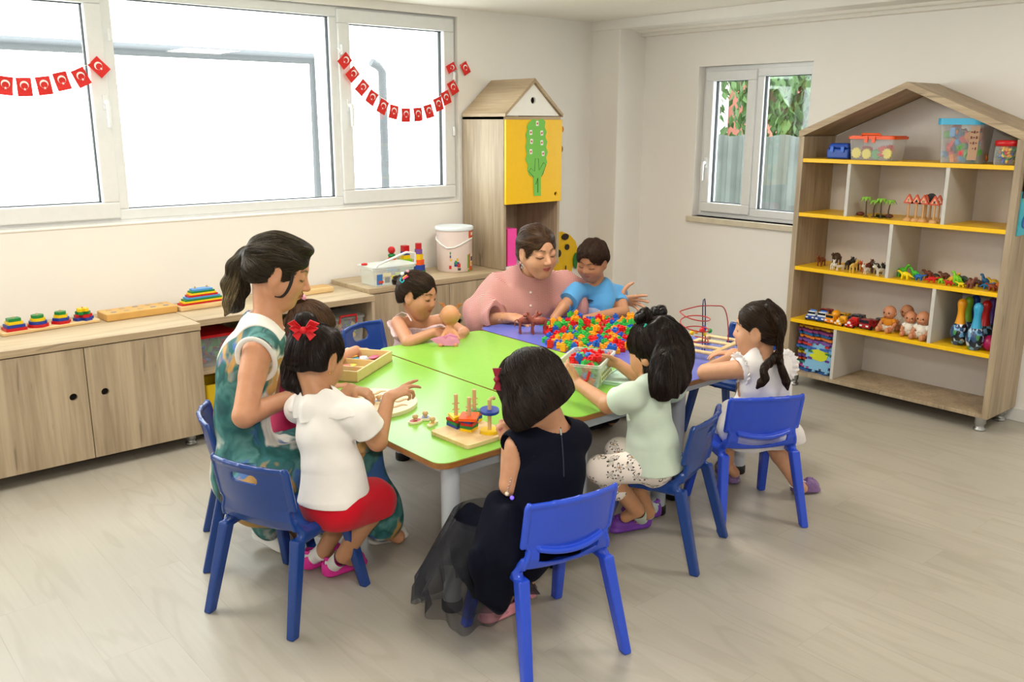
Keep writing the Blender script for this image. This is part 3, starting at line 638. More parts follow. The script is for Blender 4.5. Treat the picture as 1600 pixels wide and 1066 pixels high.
# wooden traffic signs
BW = mat('sign_wood', 'd0a06a', .45, noise=.1, nscale=60); SRED = mat('sign_red', 'c64a2a', .45); SIN = mat('sign_face', 'e2a886', .5)
signs = [(1418, 342, 'three', 0), (1430, 343, 'peak', 0), (1441, 345, 'bars', 0), (1458, 347, 'cross', 0), (1445, 341, 'dot', 1), (1452, 343, 'dark', 1), (1465, 345, 'plain', 1)]
labs = ['wooden toy sign with a short upright stroke, next to the palms', 'wooden toy sign with a dark peak, second from the palms', 'wooden toy sign with two upright bars, in the front row', 'wooden toy sign with a black cross, nearest the shelf front', 'wooden toy sign half hidden behind the one with two bars', 'round black-faced wooden toy sign behind the triangles', 'plain wooden toy sign tucked behind the one with the cross']
for (a, b, k, back), lab in zip(signs, labs):
    p = uz(a, b, zs); x = 4.39 if k == 'cross' else (4.405 if not back else 4.452); y = ux(a, b, x).y
    t = thing('toy_traffic_sign', lab, 'toy sign', (x, y, zs), rz=R_(-90+(8 if k == 'dot' else 0)), group='wooden toy traffic signs')
    q = MB(); q.lathe([(.021, 0), (.0215, .004), (.018, .012), (.010, .017), (.004, .018)], n=20); q.build('base', BW, t)
    q = MB(); q.cyl((0, 0, .016), (0, 0, .095), .0052, n=12); q.build('post', BW, t)
    if k == 'dark':
        q = MB(); q.cyl((0, -.007, .115), (0, .002, .115), .023, n=24); q.build('sign_plate', BLACK, t)
    else:
        tri = [(-.025, 0), (.025, 0), (0, .043)]
        q = MB(); q.prism([(-.026, .001), (-.024, -.002), (.024, -.002), (.026, .001), (.002, .044), (-.002, .044)], 0, .008, c=(0, -.001, .088), r=XZ); pl = q.build('sign_plate', SRED, t, bevel=.001)
        q = MB(); q.prism([(-.016, .005), (.016, .005), (0, .033)], .008, .0088, c=(0, -.001, .088), r=XZ); q.build('sign_face', SIN, pl)
        q = MB(); c_ = Vector((0, -.0105, .100))
        if k == 'cross': q.box(c_, (.0035, .0012, .016), (0, .7, 0)); q.box(c_, (.0035, .0012, .016), (0, -.7, 0))
        elif k == 'three': q.box(c_+Vector((0, 0, .004)), (.003, .0012, .011)); q.box(c_-Vector((0, 0, .006)), (.003, .0012, .003))
        elif k == 'bars': q.box(c_-Vector((.003, 0, 0)), (.0022, .0012, .01)); q.box(c_+Vector((.004, 0, 0)), (.0022, .0012, .01))
        elif k == 'peak': q.prism([(-.008, 0), (.008, 0), (.003, .015)], 0, .001, c=(0, -.0098, .094), r=XZ)
        else: q.cyl(c_+Vector((0, .001, 0)), c_-Vector((0, .001, 0)), .004, n=10)
        q.build('sign_symbol', INK, pl)
# toy animals: one mesh each, made from a body, legs, neck, head and tail
def quad(q, L=.06, H=.035, neck=.02, head=.011, tail=1, fat=1., trunk=0, ears=1, hump=0, horn=0):
    r = H*.26*fat; zb = H*.72
    q.ball((0, 0, zb), (L*.40, r*.95, r*1.05), 12)
    if hump: q.ball((-.0, 0, zb+r*.7), (L*.2, r*.6, r*.7), 8)
    for sx in (-1, 1):
        for sy in (-1, 1): q.tube([(sx*L*.26, sy*r*.55, zb), (sx*L*.28+.002*sy, sy*r*.6, zb*.5), (sx*L*.27, sy*r*.62, 0.001)], [r*.42, r*.28, r*.27], n=6)
    hd = Vector((L*.40+neck*.45, 0, zb+neck)); q.tube([(L*.28, 0, zb), tuple(hd)], [r*.75, head*.6], n=7)
    q.ball(tuple(hd+Vector((head*.5, 0, 0))), (head*1.15, head*.72, head*.8), 10)
    if ears:
        for s in (-1, 1): q.ball(tuple(hd+Vector((-head*.2, s*head*.6, head*.7))), (head*.2, head*.18, head*.45), 6)
    if trunk: q.tube([hd+Vector((head, 0, 0)), hd+Vector((head*2, 0, -head)), hd+Vector((head*2.1, 0, -head*2.4))], [head*.35, head*.25, head*.18], n=6)
    if horn:
        for s in (-1, 1): q.tube([hd+Vector((0, s*head*.4, head*.5)), hd+Vector((.003, s*head*1.2, head*1.1)), hd+Vector((.006, s*head, head*1.7))], [head*.16, head*.12, head*.04], n=5)
    if tail: q.tube([(-L*.38, 0, zb+r*.3), (-L*.5, 0, zb), (-L*.52, 0, zb*.5)], [r*.2, r*.14, r*.08], n=5)
def dino(q, L=.07, H=.04, sail=0, up=0):
    r = H*.27; zb = H*.55
    q.ball((0, 0, zb), (L*.26, r*.9, r), 12)
    for sx in (-1, 1):
        for sy in (-1, 1): q.tube([(sx*L*.14, sy*r*.5, zb), (sx*L*.17, sy*r*.75, 0.001)], [r*.5, r*.32], n=6)
    q.tube([(-L*.18, 0, zb), (-L*.38, .003, zb*.7), (-L*.55, -.002, zb*.5)], [r*.7, r*.35, r*.08], n=7)
    hz = H*(1.05 if up else .8); q.tube([(L*.18, 0, zb), (L*.33, 0, hz*.9), (L*.4, 0, hz)], [r*.7, r*.38, r*.34], n=7); q.ball((L*.44, 0, hz), (r*.7, r*.42, r*.42), 8)
    if sail:
        for k in range(5): q.add([(-L*.2+L*.09*k, -.001, zb+r*.6), (-L*.12+L*.09*k, 0, zb+r*.6), (-L*.16+L*.09*k, 0, zb+r*1.7), (-L*.16+L*.09*k, .0015, zb+r*.6)], [(0, 1, 2), (1, 3, 2), (3, 0, 2), (0, 3, 1)])
AC = lambda h: mat('toy_'+h, h, .5, noise=.12, nscale=80)
zs = SH[2]
animals = [  # px, py, dx, colour, length, height, angle, opts, label
    (1279, 415, .08, '7a3f22', .075, .05, 95, dict(fat=1.1, trunk=1), 'brown toy elephant at the left end of the animal shelf'),
    (1303, 414, .10, '4a3626', .05, .085, 80, dict(fat=.9, neck=.012), 'tall dark brown toy bear standing at the back'),
    (1296, 418, .03, 'e8e2d6', .07, .035, 110, dict(neck=.012), 'white toy animal lying in front of the dark bear'),
    (1307, 420, .015, 'ece6dc', .065, .03, 75, dict(neck=.01), 'small white toy sheep with pinkish legs'),
    (1322, 416, .09, '2b2622', .055, .05, 90, dict(fat=1.1), 'black toy bull behind the yellow foal'),
    (1333, 417, .09, '1f1d1c', .055, .05, 100, dict(fat=1.15, horn=1), 'black toy buffalo beside the orange tiger'),
    (1328, 423, .012, 'e2bd5c', .085, .05, 98, dict(neck=.018), 'pale yellow toy foal at the shelf front'),
    (1347, 417, .08, 'c4561c', .06, .045, 85, dict(), 'orange toy tiger at the back'),
    (1354, 418, .09, '6a2f1e', .05, .05, 95, dict(fat=1.1), 'red-brown toy horse behind the white calf'),
    (1349, 424, .02, 'f0ece4', .055, .035, 90, dict(fat=.9), 'white and brown toy calf on thin legs'),
    (1365, 420, .08, '46413c', .055, .052, 88, dict(fat=1.25), 'dark grey toy rhinoceros at the back'),
    (1371, 425, .02, 'eae6d8', .06, .04, 70, dict(horn=1), 'cream toy goat beside the grey divider'),
    (1379, 421, .08, '2a2a2c', .05, .05, 95, dict(fat=1.2), 'black toy gorilla touching the grey divider')]
for (a, b, dx, c, L_, H_, an, op, lab) in animals:
    x = SX+.035+dx*.9; y = ux(a, b, SX+dx).y; q = MB(); quad(q, L_*1.12, H_*1.0, **op)
    q.build('toy_animal', AC(c), loc=(x, y, zs), rot=(0, 0, R_(an+90 if (int(a) % 2) else an-90)), label=lab, cat='toy animal', group='toy farm and wild animals on the third shelf')
dinos = [(1404, 431, .07, '55c02a', .07, .06, 1, 0, 'bright green long-necked toy dinosaur behind the yellow one'), (1410, 433, .015, 'f0d400', .085, .048, 0, 0, 'large yellow toy dinosaur beside the divider'),
    (1425, 432, .07, '4bc434', .06, .05, 1, 0, 'green toy dinosaur behind the blue one'), (1431, 435, .03, '1f66b4', .07, .038, 0, 1, 'blue toy dinosaur with a ridged back, left part'),
    (1446, 432, .10, '6b3018', .06, .055, 0, 0, 'brown toy dinosaur at the back, beside the blue one'), (1457, 433, .11, '262a22', .07, .04, 0, 0, 'black toy dinosaur lying at the back'),
    (1451, 439, .015, 'd3161a', .075, .036, 0, 1, 'red toy dinosaur with a ridged back at the shelf front'), (1466, 438, .03, '83d02c', .05, .034, 0, 0, 'lime toy dinosaur between the two red ones'),
    (1472, 435, .10, '5f2d16', .065, .055, 0, 0, 'brown humped toy dinosaur at the back'), (1484, 438, .06, 'e8b43a', .06, .05, 1, 0, 'pale orange toy dinosaur in the middle'),
    (1478, 445, .005, 'c81418', .06, .03, 0, 0, 'dark red toy dinosaur lying at the front edge'), (1491, 439, .05, '7fcf20', .055, .058, 1, 0, 'upright lime toy dinosaur with a raised head'),
    (1488, 443, .02, '6cc62a', .045, .03, 0, 0, 'small green toy dinosaur under the upright one'), (1501, 437, .10, '3d5340', .07, .05, 0, 0, 'dark green toy dinosaur at the back'),
    (1498, 445, .01, 'f2dc10', .06, .028, 0, 0, 'small yellow toy dinosaur near the front edge'), (1511, 447, .005, '7a4434', .055, .05, 1, 1, 'spiky grey-brown toy dinosaur at the front edge'),
    (1522, 443, .07, '4a2722', .075, .045, 0, 0, 'dark maroon toy dinosaur lying at the back'), (1535, 443, .09, '195a8a', .05, .055, 1, 0, 'dark blue upright toy dinosaur at the back'),
    (1538, 446, .04, '2277b4', .065, .04, 0, 0, 'bright blue toy dinosaur with a low head'), (1548, 444, .09, 'c9a210', .07, .055, 0, 0, 'mustard toy dinosaur in the right corner'),
    (1546, 454, .012, '8a3c14', .065, .04, 0, 1, 'orange-brown toy dinosaur at the right end, front'), (1554, 450, .05, 'e0701a', .05, .042, 0, 1, 'orange toy dinosaur in the right front corner')]
for i, (a, b, dx, c, L_, H_, up, sail, lab) in enumerate(dinos):
    x = SX+.03+dx*1.05; y = ux(a, b, SX+dx).y; y = min(2.16, max(1.675, y)); q = MB(); dino(q, L_*.98, H_*1.0, sail, up)
    q.build('toy_dinosaur', AC(c), loc=(x, y, zs), rot=(0, 0, R_((90 if i % 3 else -80)+(i*37) % 25-12)), label=lab, cat='toy dinosaur', group='toy dinosaurs on the third shelf')
# toy cars
zs = SH[3]; WIN = mat('toy_window_dark', '20262e', .2); TYRE = mat('toy_tyre', '17181a', .7); LAMP = mat('toy_lamp_white', 'e9edf2', .3)
def toy_car(a, b, dx, cols, kind, lab, s=1., ang=-90):
    x = SX+.055*s+dx; y = ux(a, b, SX+dx).y
    t = thing('toy_vehicle', lab, 'toy vehicle', (x, y, zs), rz=R_(ang), group='toy vehicles on the fourth shelf'); c1, c2 = (mat('toy_'+h, h, .3, coat=.4) for h in cols)
    L_, W_, H_ = .09*s, .055*s, .05*s                     # nose towards -y of the thing
    q = MB(); q.box((0, 0, .018*s), (W_, L_, .02*s)); q.build('body', c1, t, bevel=.004*s)
    q = MB()
    if kind == 'cab': q.box((0, -.005*s, .038*s), (W_*.86, L_*.5, .024*s), taper=.8)
    elif kind == 'truck': q.box((0, -.024*s, .038*s), (W_*.9, L_*.36, .026*s), taper=.92); q.box((0, .022*s, .034*s), (W_*.9, L_*.42, .02*s))
    elif kind == 'mixer': q.box((0, -.026*s, .036*s), (W_*.9, L_*.34, .024*s), taper=.9); q.ball((0, .018*s, .046*s), (.021*s, .028*s, .021*s), 14, rot=(.3, 0, 0))
    elif kind == 'train': q.cyl((0, -.04*s, .032*s), (0, .015*s, .032*s), .016*s, n=14); q.cyl((0, -.03*s, .04*s), (0, -.03*s, .058*s), .005*s, .008*s, n=10); q.box((0, .028*s, .042*s), (W_*.8, .026*s, .035*s))
    q.build('cab', c2, t, bevel=.003*s)
    q = MB()
    if kind != 'train': q.box((0, -L_*(.27 if kind == 'cab' else .455), .040*s), (W_*.72, .003, .013*s)); q.box((0, L_*.18, .0415*s), (W_*.7, .003, .01*s)) if kind == 'cab' else None
    else: q.cyl((0, -.0405*s, .032*s), (0, -.043*s, .032*s), .011*s, n=14)
    q.build('windscreen', WIN if kind != 'train' else LAMP, t)
    q = MB(); q.box((-W_*.3, -L_*.5, .02*s), (W_*.24, .003, .007*s)); q.box((W_*.3, -L_*.5, .02*s), (W_*.24, .003, .007*s)); q.build('headlamp', LAMP, t)
    for sx in (-1, 1):
        for sy in (-1, 1): q = MB(); q.cyl((sx*W_*.40, sy*L_*.3, .0105*s), (sx*W_*.54, sy*L_*.3, .0105*s), .0105*s, n=14); q.build('wheel', TYRE, t)
    if kind == 'cab': q = MB(); q.box((0, 0, .053*s), (W_*.6, .008*s, .006*s)); q.build('light_bar', mat('light_bar_blue', '3f7fe0', .3), t, bevel=.001)
toy_car(1262, 491, .005, ('1d3f8f', 'dfe6ee'), 'cab', 'blue and white toy police car at the left end of the shelf', 1.0, -80)
toy_car(1278, 494, .004, ('1f4c9c', 'e6ecf2'), 'cab', 'blue and white toy police car second from the left', 1.05, -85)
toy_car(1294, 497, .003, ('ef8a12', 'f2a416'), 'mixer', 'orange toy cement mixer with dark windscreen', 1.05, -92)
toy_car(1308, 500, .0, ('efa91a', 'f2b62a'), 'train', 'small yellow toy locomotive at the front edge', .8, -92)
toy_car(1325, 505, .0, ('c01c1c', 'cf2420'), 'train', 'small red toy locomotive at the front edge', .85, -92)
toy_car(1350, 502, .02, ('9c1620', '8c121c'), 'truck', 'dark red toy fire truck next to the dolls', 1.1, -95)
toy_car(1312, 492, .12, ('24479a', 'e2b01a'), 'truck', 'blue toy truck with a yellow cab behind the locomotives', .9, -90)
toy_car(1334, 493, .13, ('2c4fa4', '39414c'), 'truck', 'blue and grey toy truck behind the red locomotive', .95, -90)
toy_car(1285, 485, .15, ('2a2f3a', 'a02028'), 'truck', 'dark toy truck with a red cab at the back', .9, -90)
toy_car(1372, 497, .15, ('4a5058', '3c4248'), 'truck', 'grey toy truck at the back, beside the dolls', .9, -90)
# baby dolls
SKD = mat('doll_vinyl', 'c98a64', .45, sub=.1); EYE_ = mat('doll_eye', '2a1a14', .3)
def baby(x, y, z, rz, lab, top, s=1., group='baby dolls on the fourth shelf', bald=True):
    t = thing('baby_doll', lab, 'doll', (x, y, z), rz=rz, group=group)      # sits facing -y of its own frame
    q = MB(); q.ball((0, .0, .036*s), (.027*s, .022*s, .034*s), 14)
    hd = Vector((0, -.002*s, .094*s)); q.ball(hd, (.031*s, .030*s, .033*s), 18); q.ball(hd+Vector((0, -.018*s, -.010*s)), (.019*s, .014*s, .014*s), 12)
    q.ball(hd+Vector((0, -.031*s, -.004*s)), .0042*s, 8)
    for sx in (-1, 1):
        q.ball(hd+Vector((sx*.031*s, 0, -.002*s)), (.004*s, .006*s, .008*s), 8)
        q.tube([(sx*.022*s, 0, .056*s), (sx*.036*s, -.008*s, .042*s), (sx*.034*s, -.024*s, .03*s)], [.011*s, .009*s, .008*s], n=8); q.ball((sx*.034*s, -.027*s, .028*s), .009*s, 8)
        q.tube([(sx*.014*s, -.006*s, .016*s), (sx*.026*s, -.032*s, .016*s), (sx*.024*s, -.050*s, .014*s)], [.016*s, .0145*s, .0125*s], n=8); q.ball((sx*.024*s, -.056*s, .016*s), (.011*s, .010*s, .015*s), 8)
    q.build('body', SKD, t)
    for sx in (-1, 1): q = MB(); q.ball(hd+Vector((sx*.0125*s, -.0285*s, .001*s)), (.004*s, .0025*s, .0042*s), 8); q.build('eye', EYE_, t)
    q = MB(); q.ball(hd+Vector((0, -.0315*s, -.0145*s)), (.005*s, .0016*s, .002*s), 8); q.build('mouth', mat('doll_lips', 'a8473f', .4), t)
    q = MB(); q.ball((0, .0, .044*s), (.0295*s, .0245*s, .028*s), 14)
    for sx in (-1, 1): q.tube([(sx*.02*s, 0, .058*s), (sx*.034*s, -.006*s, .046*s)], [.0135*s, .0125*s], n=8)
    q.build('shirt', top, t)
    q = MB(); q.ball((0, -.002*s, .018*s), (.031*s, .028*s, .018*s), 12)
    for sx in (-1, 1): q.tube([(sx*.013*s, -.006*s, .017*s), (sx*.024*s, -.024*s, .017*s)], [.018*s, .0165*s], n=8)
    q.build('shorts', mat('doll_shorts', 'e4dfd0', .8, noise=.4, nscale=90), t)
    return t
DW = mat('doll_white_knit', 'eee8da', .9, bump=.3, bscale=500); DO = mat('doll_orange_shirt', 'd08418', .8)
for (a, b, x, s, an, top, lab) in ((1385, 503, 4.46, 1.08, -95, DO, 'baby doll in an orange top, next to the red fire truck'), (1412, 503, 4.55, 1.08, -85, DW, 'baby doll in white at the back, between two others'),
        (1418, 512, 4.455, 1.0, -80, DW, 'baby doll leaning behind the front one, with a raised foot'), (1437, 518, 4.43, 1.12, -92, DW, 'baby doll in white knit top, in front of the other dolls'), (1447, 505, 4.58, 1.08, -95, DO, 'baby doll mostly hidden behind the grey divider')):
    y = max(1.99, ux(a, b, x-.03).y)
    if 'hidden' in lab: y = 1.995
    baby(x, y, zs, R_(an), lab, top, s)
# bowling pins and ball
def pin(a, b, x, neck, lab, i):
    y = ux(a, b, x).y; t = thing('toy_bowling_pin', lab, 'bowling pin', (x, y, zs), rz=i*.8, group='toy bowling pins on the fourth shelf')
    q = MB(); q.lathe([(.024, 0), (.028, .004), (.037, .03), (.041, .055), (.038, .08), (.030, .098), (.024, .108)], n=28)
    bm = bpy.data.materials.get('pin_print')
    if not bm:
        bm = mat('pin_print', '4a7ba8', .25, coat=.5); nt = bm.node_tree; b_ = nt.nodes['Principled BSDF']; tc = nd(nt, 'ShaderNodeTexCoord')
        v = nd(nt, 'ShaderNodeTexVoronoi', i_Scale=55.); nt.links.new(tc.outputs['Object'], v.inputs['Vector']); v.inputs['Randomness'].default_value = 1
        r = ramp(nt, [(0, '16202e'), (.3, '2b4a74'), (.5, '6fa6cf'), (.66, 'a9cfe4'), (.78, '3f8a4a'), (.86, 'c9ccd6'), (.94, 'b0463c')], 'CONSTANT'); s_ = nd(nt, 'ShaderNodeSeparateColor'); nt.links.new(v.outputs['Color'], s_.inputs[0]); nt.links.new(s_.outputs[0], r.inputs[0]); nt.links.new(r.outputs[0], b_.inputs['Base Color'])
    q.build('printed_body', bm, t)
    q = MB(); q.lathe([(.025, .106), (.021, .125), (.0165, .155), (.017, .175), (.021, .198), (.021, .212), (.015, .224), (.005, .229)], n=28); q.build('neck', mat('pin_'+neck, neck, .3), t)
pin(1496, 539, 4.45, 'eda21a', 'toy bowling pin with orange-yellow neck', 0); pin(1521, 546, 4.405, '38a3cf', 'toy bowling pin with light blue neck, in front', 1)
pin(1507, 532, 4.53, '79b52e', 'toy bowling pin with green neck behind the yellow one', 2); pin(1517, 532, 4.59, '1c49a6', 'toy bowling pin with dark blue neck at the back', 3)
pin(1534, 541, 4.50, 'b51a1e', 'toy bowling pin with red neck', 4); pin(1543, 541, 4.585, '5b3c92', 'toy bowling pin with purple neck by the shelf side', 5)
q = MB(); q.ball((0, 0, .038), .038, 24); q.build('toy_ball', mat('magenta_ball', 'b01a5c', .3), loc=(4.44, ux(1549, 553, 4.44).y+.012, zs), label='magenta toy bowling ball in the corner beside the pins', cat='ball')
# foam puzzle mats
def jig(w_, h_, n=4, d=.016):
    pts = []
    def side(a, b, s):
        a, b = Vector(a), Vector(b); u = (b-a).normalized(); v = Vector((u.y, -u.x)); L_ = (b-a).length; st = L_/n
        pts.append(tuple(a))
        for k in range(n):
            c = a+u*(st*(k+.5)); g = s*(1 if k % 2 else -1)*d
            for e, f in ((-.17, 0), (-.24, 1), (.24, 1), (.17, 0)): pts.append(tuple(c+u*(st*e)+v*(g*f)))
    side((-w_/2, -h_/2), (w_/2, -h_/2), 1); side((w_/2, -h_/2), (w_/2, h_/2), 1); side((w_/2, h_/2), (-w_/2, h_/2), 1); side((-w_/2, h_/2), (-w_/2, -h_/2), 1); return pts
zb0 = .095; fc = ['2c5aa0', 'b24a8e', '3b8f86', 'c94f2a', '5a3c8c', 'd8b01c', '2f7f4a', '3a67b8', 'c23a3a', '7a52a0', 'e07c2a', '2a6fb0', '8a3f7a', 'd9a12a']
random.seed(21)
t0z = zb0+.001; ymid = (2.447+2.708)/2
labs = ['foam puzzle mat in the stack at the bottom left of the shelf']
for i, c in enumerate(fc):
    z = zb0+.001+i*.0185; q = MB(); q.prism(jig(.215, .21, 4, .011), 0, .012); f = q.build('foam_mat', mat('foam_'+c, c, .9), loc=(4.525+random.uniform(-.012, .012), ymid+random.uniform(-.008, .008), z), rot=(R_(random.uniform(-1.2, 1.2)), 0, R_(random.uniform(-1.5, 1.5))), label='%s foam puzzle mat, %s in the stack behind the light blue one' % ({'2c5aa0': 'dark blue', 'b24a8e': 'pink', '3b8f86': 'teal', 'c94f2a': 'rust', '5a3c8c': 'purple', 'd8b01c': 'yellow', '2f7f4a': 'green', '3a67b8': 'blue', 'c23a3a': 'red', '7a52a0': 'violet', 'e07c2a': 'orange', '2a6fb0': 'bright blue', '8a3f7a': 'plum', 'd9a12a': 'amber'}[c], ['lowest', 'second', 'third', 'fourth', 'fifth', 'sixth', 'seventh', 'eighth', 'ninth', 'tenth', 'eleventh', 'twelfth', 'thirteenth', 'topmost'][i]), cat='foam mat', group='foam puzzle mats in the stack')
t = thing('foam_mat', 'light blue foam puzzle mat with a yellow shape, leaning upright at the front', 'foam mat', (4.405, 2.545, zb0+.006), rot=(0, R_(8), 0))
q = MB(); q.prism(jig(.155, .15, 4, .011), 0, .012, c=(0, 0, .088), r=Matrix(((0, 0, -1), (-1, 0, 0), (0, 1, 0)))); q.build('mat_sheet', mat('foam_light_blue', '7fb4d8', .9), t)
q = MB(); q.prism([(.05, -.02), (.02, -.035), (-.03, -.03), (-.06, -.01), (-.03, .005), (-.05, .02), (-.01, .03), (.03, .02), (.045, .03), (.055, .005)], 0, .002, c=(-.012, 0, .10), r=Matrix(((0, 0, -1), (-1, 0, 0), (0, 1, 0)))); q.build('yellow_shape', mat('foam_yellow_green', 'c9cf2a', .9), t)

# ------------------------------------------------------------------ toys on the low cupboards
zt = .5755
t = thing('shape_sorter_board', 'beech board with four pegs of stacked coloured shapes, near the picture edge', 'toy', (.94, 4.20, zt), rz=R_(6))
q = MB(); q.box((0, 0, .007), (.40, .085, .014)); q.build('board', BEECH, t, bevel=.003)
SC = [mat('wood_red', 'c2141c', .35), mat('wood_blue', '1f3f9c', .35), mat('wood_yellow', 'f0c80c', .35), mat('wood_green', '14803c', .35), mat('wood_orange', 'ee5a1a', .35), mat('wood_sky', '4b97d8', .35), mat('wood_purple', '7a4fa0', .35)]
def shape(k, s):
    if k == 'sq': return rrect(2*s, 1.7*s, .004, 2)
    if k == 'round': return circ(s, 24)
    if k == 'hex': return circ(s, 6)
    if k == 'oct': return circ(s, 8, ph=.4)
    if k == 'tri': return [(s*1.1, 0), (-s*.7, s*.95), (-s*.7, -s*.95)]
    if k == 'cross': a = s*.38; return [(a, s), (-a, s), (-a, a), (-s, a), (-s, -a), (-a, -a), (-a, -s), (a, -s), (a, -a), (s, -a), (s, a), (a, a)]
    return rrect(2*s, s, .004, 2)
def ring(name, k, s, h_, mt_, loc, rz_, lab, grp):
    q = MB(); q.prism(shape(k, s), 0, h_); return q.build(name, mt_, loc=loc, rot=(0, 0, rz_), bevel=.0015, label=lab, cat='toy shape', group=grp)
ca, sa = math.cos(R_(6)), math.sin(R_(6))
nm = ['leftmost', 'second', 'third', 'last']; kn = ['square', 'round', 'hexagonal', 'cross-shaped']
for i, (k, u) in enumerate((('sq', -.14), ('round', -.045), ('hex', .05), ('cross', .145))):
    X_, Y_ = .94+u*ca, 4.20+u*sa; q = MB(); q.cyl((u, 0, .014), (u, 0, .072), .004, n=10); q.build('peg', BEECHZ, t)
    for j, (c, s) in enumerate(zip((0, 1, 2, 3), (.042, .036, .030, .025))):
        rz_ = R_(6)+(0 if k != 'cross' else (.25, .0, .9, .5)[j]); cc = (c if k != 'cross' else (1, 0, 3, 2)[j])
        if k == 'round' and j == 0: cc = 0
        ring('stacking_shape', k, s, .0125, SC[cc], (X_, Y_, zt+.0142+j*.0128), rz_, '%s %s wooden shape on the %s peg of the sorter board' % (['red', 'blue', 'yellow', 'green'][cc], kn[i], nm[i]), 'wooden shapes on the sorter board')
t = thing('puzzle_board', 'thick flat beech number board lying on the cupboard top', 'toy', (1.325, 4.225, zt), rz=R_(3))
q = MB(); q.box((0, 0, .017), (.325, .125, .034)); q.build('board', mat('warm_beech', 'd9a95e', .4, noise=.12, nscale=14), t, bevel=.004)
q = MB()
for i in range(5):
    for j in range(2): q.cyl((-.12+.06*i, -.03+.06*j, .034), (-.12+.06*i, -.03+.06*j, .0348), .014, n=16)
q.build('round_print', mat('faded_print', 'b9a07a', .6), t)
q = MB()
for i, j in ((0, 0), (2, 1), (4, 0), (3, 0)): q.box((-.12+.06*i, -.03+.06*j, .0355), (.022, .012, .0008))
q.build('blue_print', mat('faded_blue_print', '7f8fa8', .6), t)
t = thing('stair_stacker', 'beech plinth carrying a stepped pyramid of coloured slats', 'toy', (1.62, 4.20, .5775), rz=R_(4))
q = MB(); q.box((0, 0, .0115), (.25, .075, .023)); q.build('board', BEECH, t, bevel=.003)
q = MB()
for u in (-.03, .03): q.cyl((u, 0, .023), (u, 0, .105), .004, n=10)
q.build('peg', BEECHZ, t)
seq = [(0, .225, 'red'), (2, .205, 'yellow'), (3, .185, 'green'), (5, .165, 'light blue'), (0, .145, 'red'), (2, .13, 'yellow'), (3, .115, 'green'), (5, .095, 'light blue')]
for i, (c, L_, n_) in enumerate(seq):
    q = MB(); q.box((0, 0, .0043), (L_, .05, .0086)); q.build('rainbow_bar', SC[c], loc=(1.62, 4.20, .5775+.0232+i*.0089), rot=(0, 0, R_(4)), bevel=.001, label='%s bar of the stepped pyramid, %s' % (n_, ['at the very bottom', 'second from the bottom', 'third from the bottom', 'fourth from the bottom', 'just above the middle', 'third from the top', 'second from the top', 'on the very top'][i]), cat='toy bar', group='bars of the stepped pyramid')
t = thing('wooden_block_board', 'plain flat beech board lying behind the woman in the printed dress', 'toy', (2.13, 4.20, .5775), rz=R_(2))
q = MB(); q.box((0, 0, .014), (.36, .10, .028)); q.build('board', BEECH, t, bevel=.003)
q = MB(); q.box((0, 0, .0285), (.34, .08, .001)); q.build('groove', mat('beech_dark_groove', 'c79b5c', .5), t)
# clear toy box with stickers and a raised handle
zt = .6005
t = thing('sticker_box', 'white translucent toy box with stickers and a raised handle', 'box', (2.61, 4.10, zt), rz=R_(0))
q = MB(); open_box(q, .26, .16, .098, taper=.93); q.build('box_body', FROST, t)
q = MB(); q.prism(rrect(.28, .175, .02), .098, .104); rim(q, .262, .158, .086, .008, .014); q.build('lid', FROST, t, bevel=.002)
q = MB(); q.tube([(-.125, -.085, .10), (-.11, -.086, .118), (.07, -.086, .168), (.125, -.086, .158), (.13, -.08, .10)], .0065, n=8); q.build('handle', mat('milky_plastic', 'e8ebe6', .35), t)
q = MB(); q.ball((-.122, .03, .108), (.02, .014, .008), 10); q.build('lid_latch', RED, t)
st = [(-.098, .028, .034, .055, 'sticker_blue', '3c74b8'), (-.05, .05, .05, .018, 'sticker_cream', 'e6e0b8'), (-.05, .022, .03, .028, 'sticker_grey', '8e8f8a'), (-.012, .028, .022, .03, 'sticker_yellow', 'e6d452'), (.02, .05, .04, .016, 'sticker_pale_green', 'c6d8a8'), (.03, .024, .03, .026, 'sticker_brown', 'a8764a'), (.075, .035, .04, .04, 'sticker_pale_blue', 'a6bfd8'), (-.09, .014, .03, .014, 'sticker_red', 'c8452e')]
for (x, z, a, b, n_, c) in st:
    q = MB(); q.box((x, -.0775-.002+.0*z, z+.008), (a, .001, b), (R_(3), 0, 0)); q.build('sticker', mat(n_, c, .6), t)
# three stacking towers behind the box
def tower(px, X_, Y_, seq, kind, lab):
    t = thing('stacking_tower', lab, 'toy tower', (X_, Y_, zt), group='three stacking towers behind the sticker box')
    z = 0
    for (c, s, h_) in seq:
        q = MB()
        if c == 'ball': q.ball((0, 0, z+.021), .0215, 18); q.build('ball', SC[0], t); z += .042; continue
        if kind == 'ring': q.lathe([(s*.5, 0), (s*.85, h_*.1), (s, h_*.5), (s*.85, h_*.9), (s*.5, h_)], (0, 0, z), 24)
        elif kind == 'square': q.prism(rrect(2*s, 2*s, .003, 2), z, z+h_-.0006)
        else: q.prism(circ(s, 6, ph=.3), z, z+h_-.0006)
        q.build('block', SC[c] if not isinstance(c, str) else mat('wood_'+c, c, .35), t, bevel=.001); z += h_
X1 = uy(612, 400, 4.29).x; X2 = uy(633, 400, 4.29).x; X3 = uy(654, 400, 4.25).x
tower(612, X1, 4.29, [(6, .036, .02), (5, .034, .02), (1, .032, .02), ('9ccf2c', .028, .02), (4, .025, .022), (3, .0215, .02), ('ball', 0, 0)], 'ring', 'stacking tower of rings topped by a red ball')
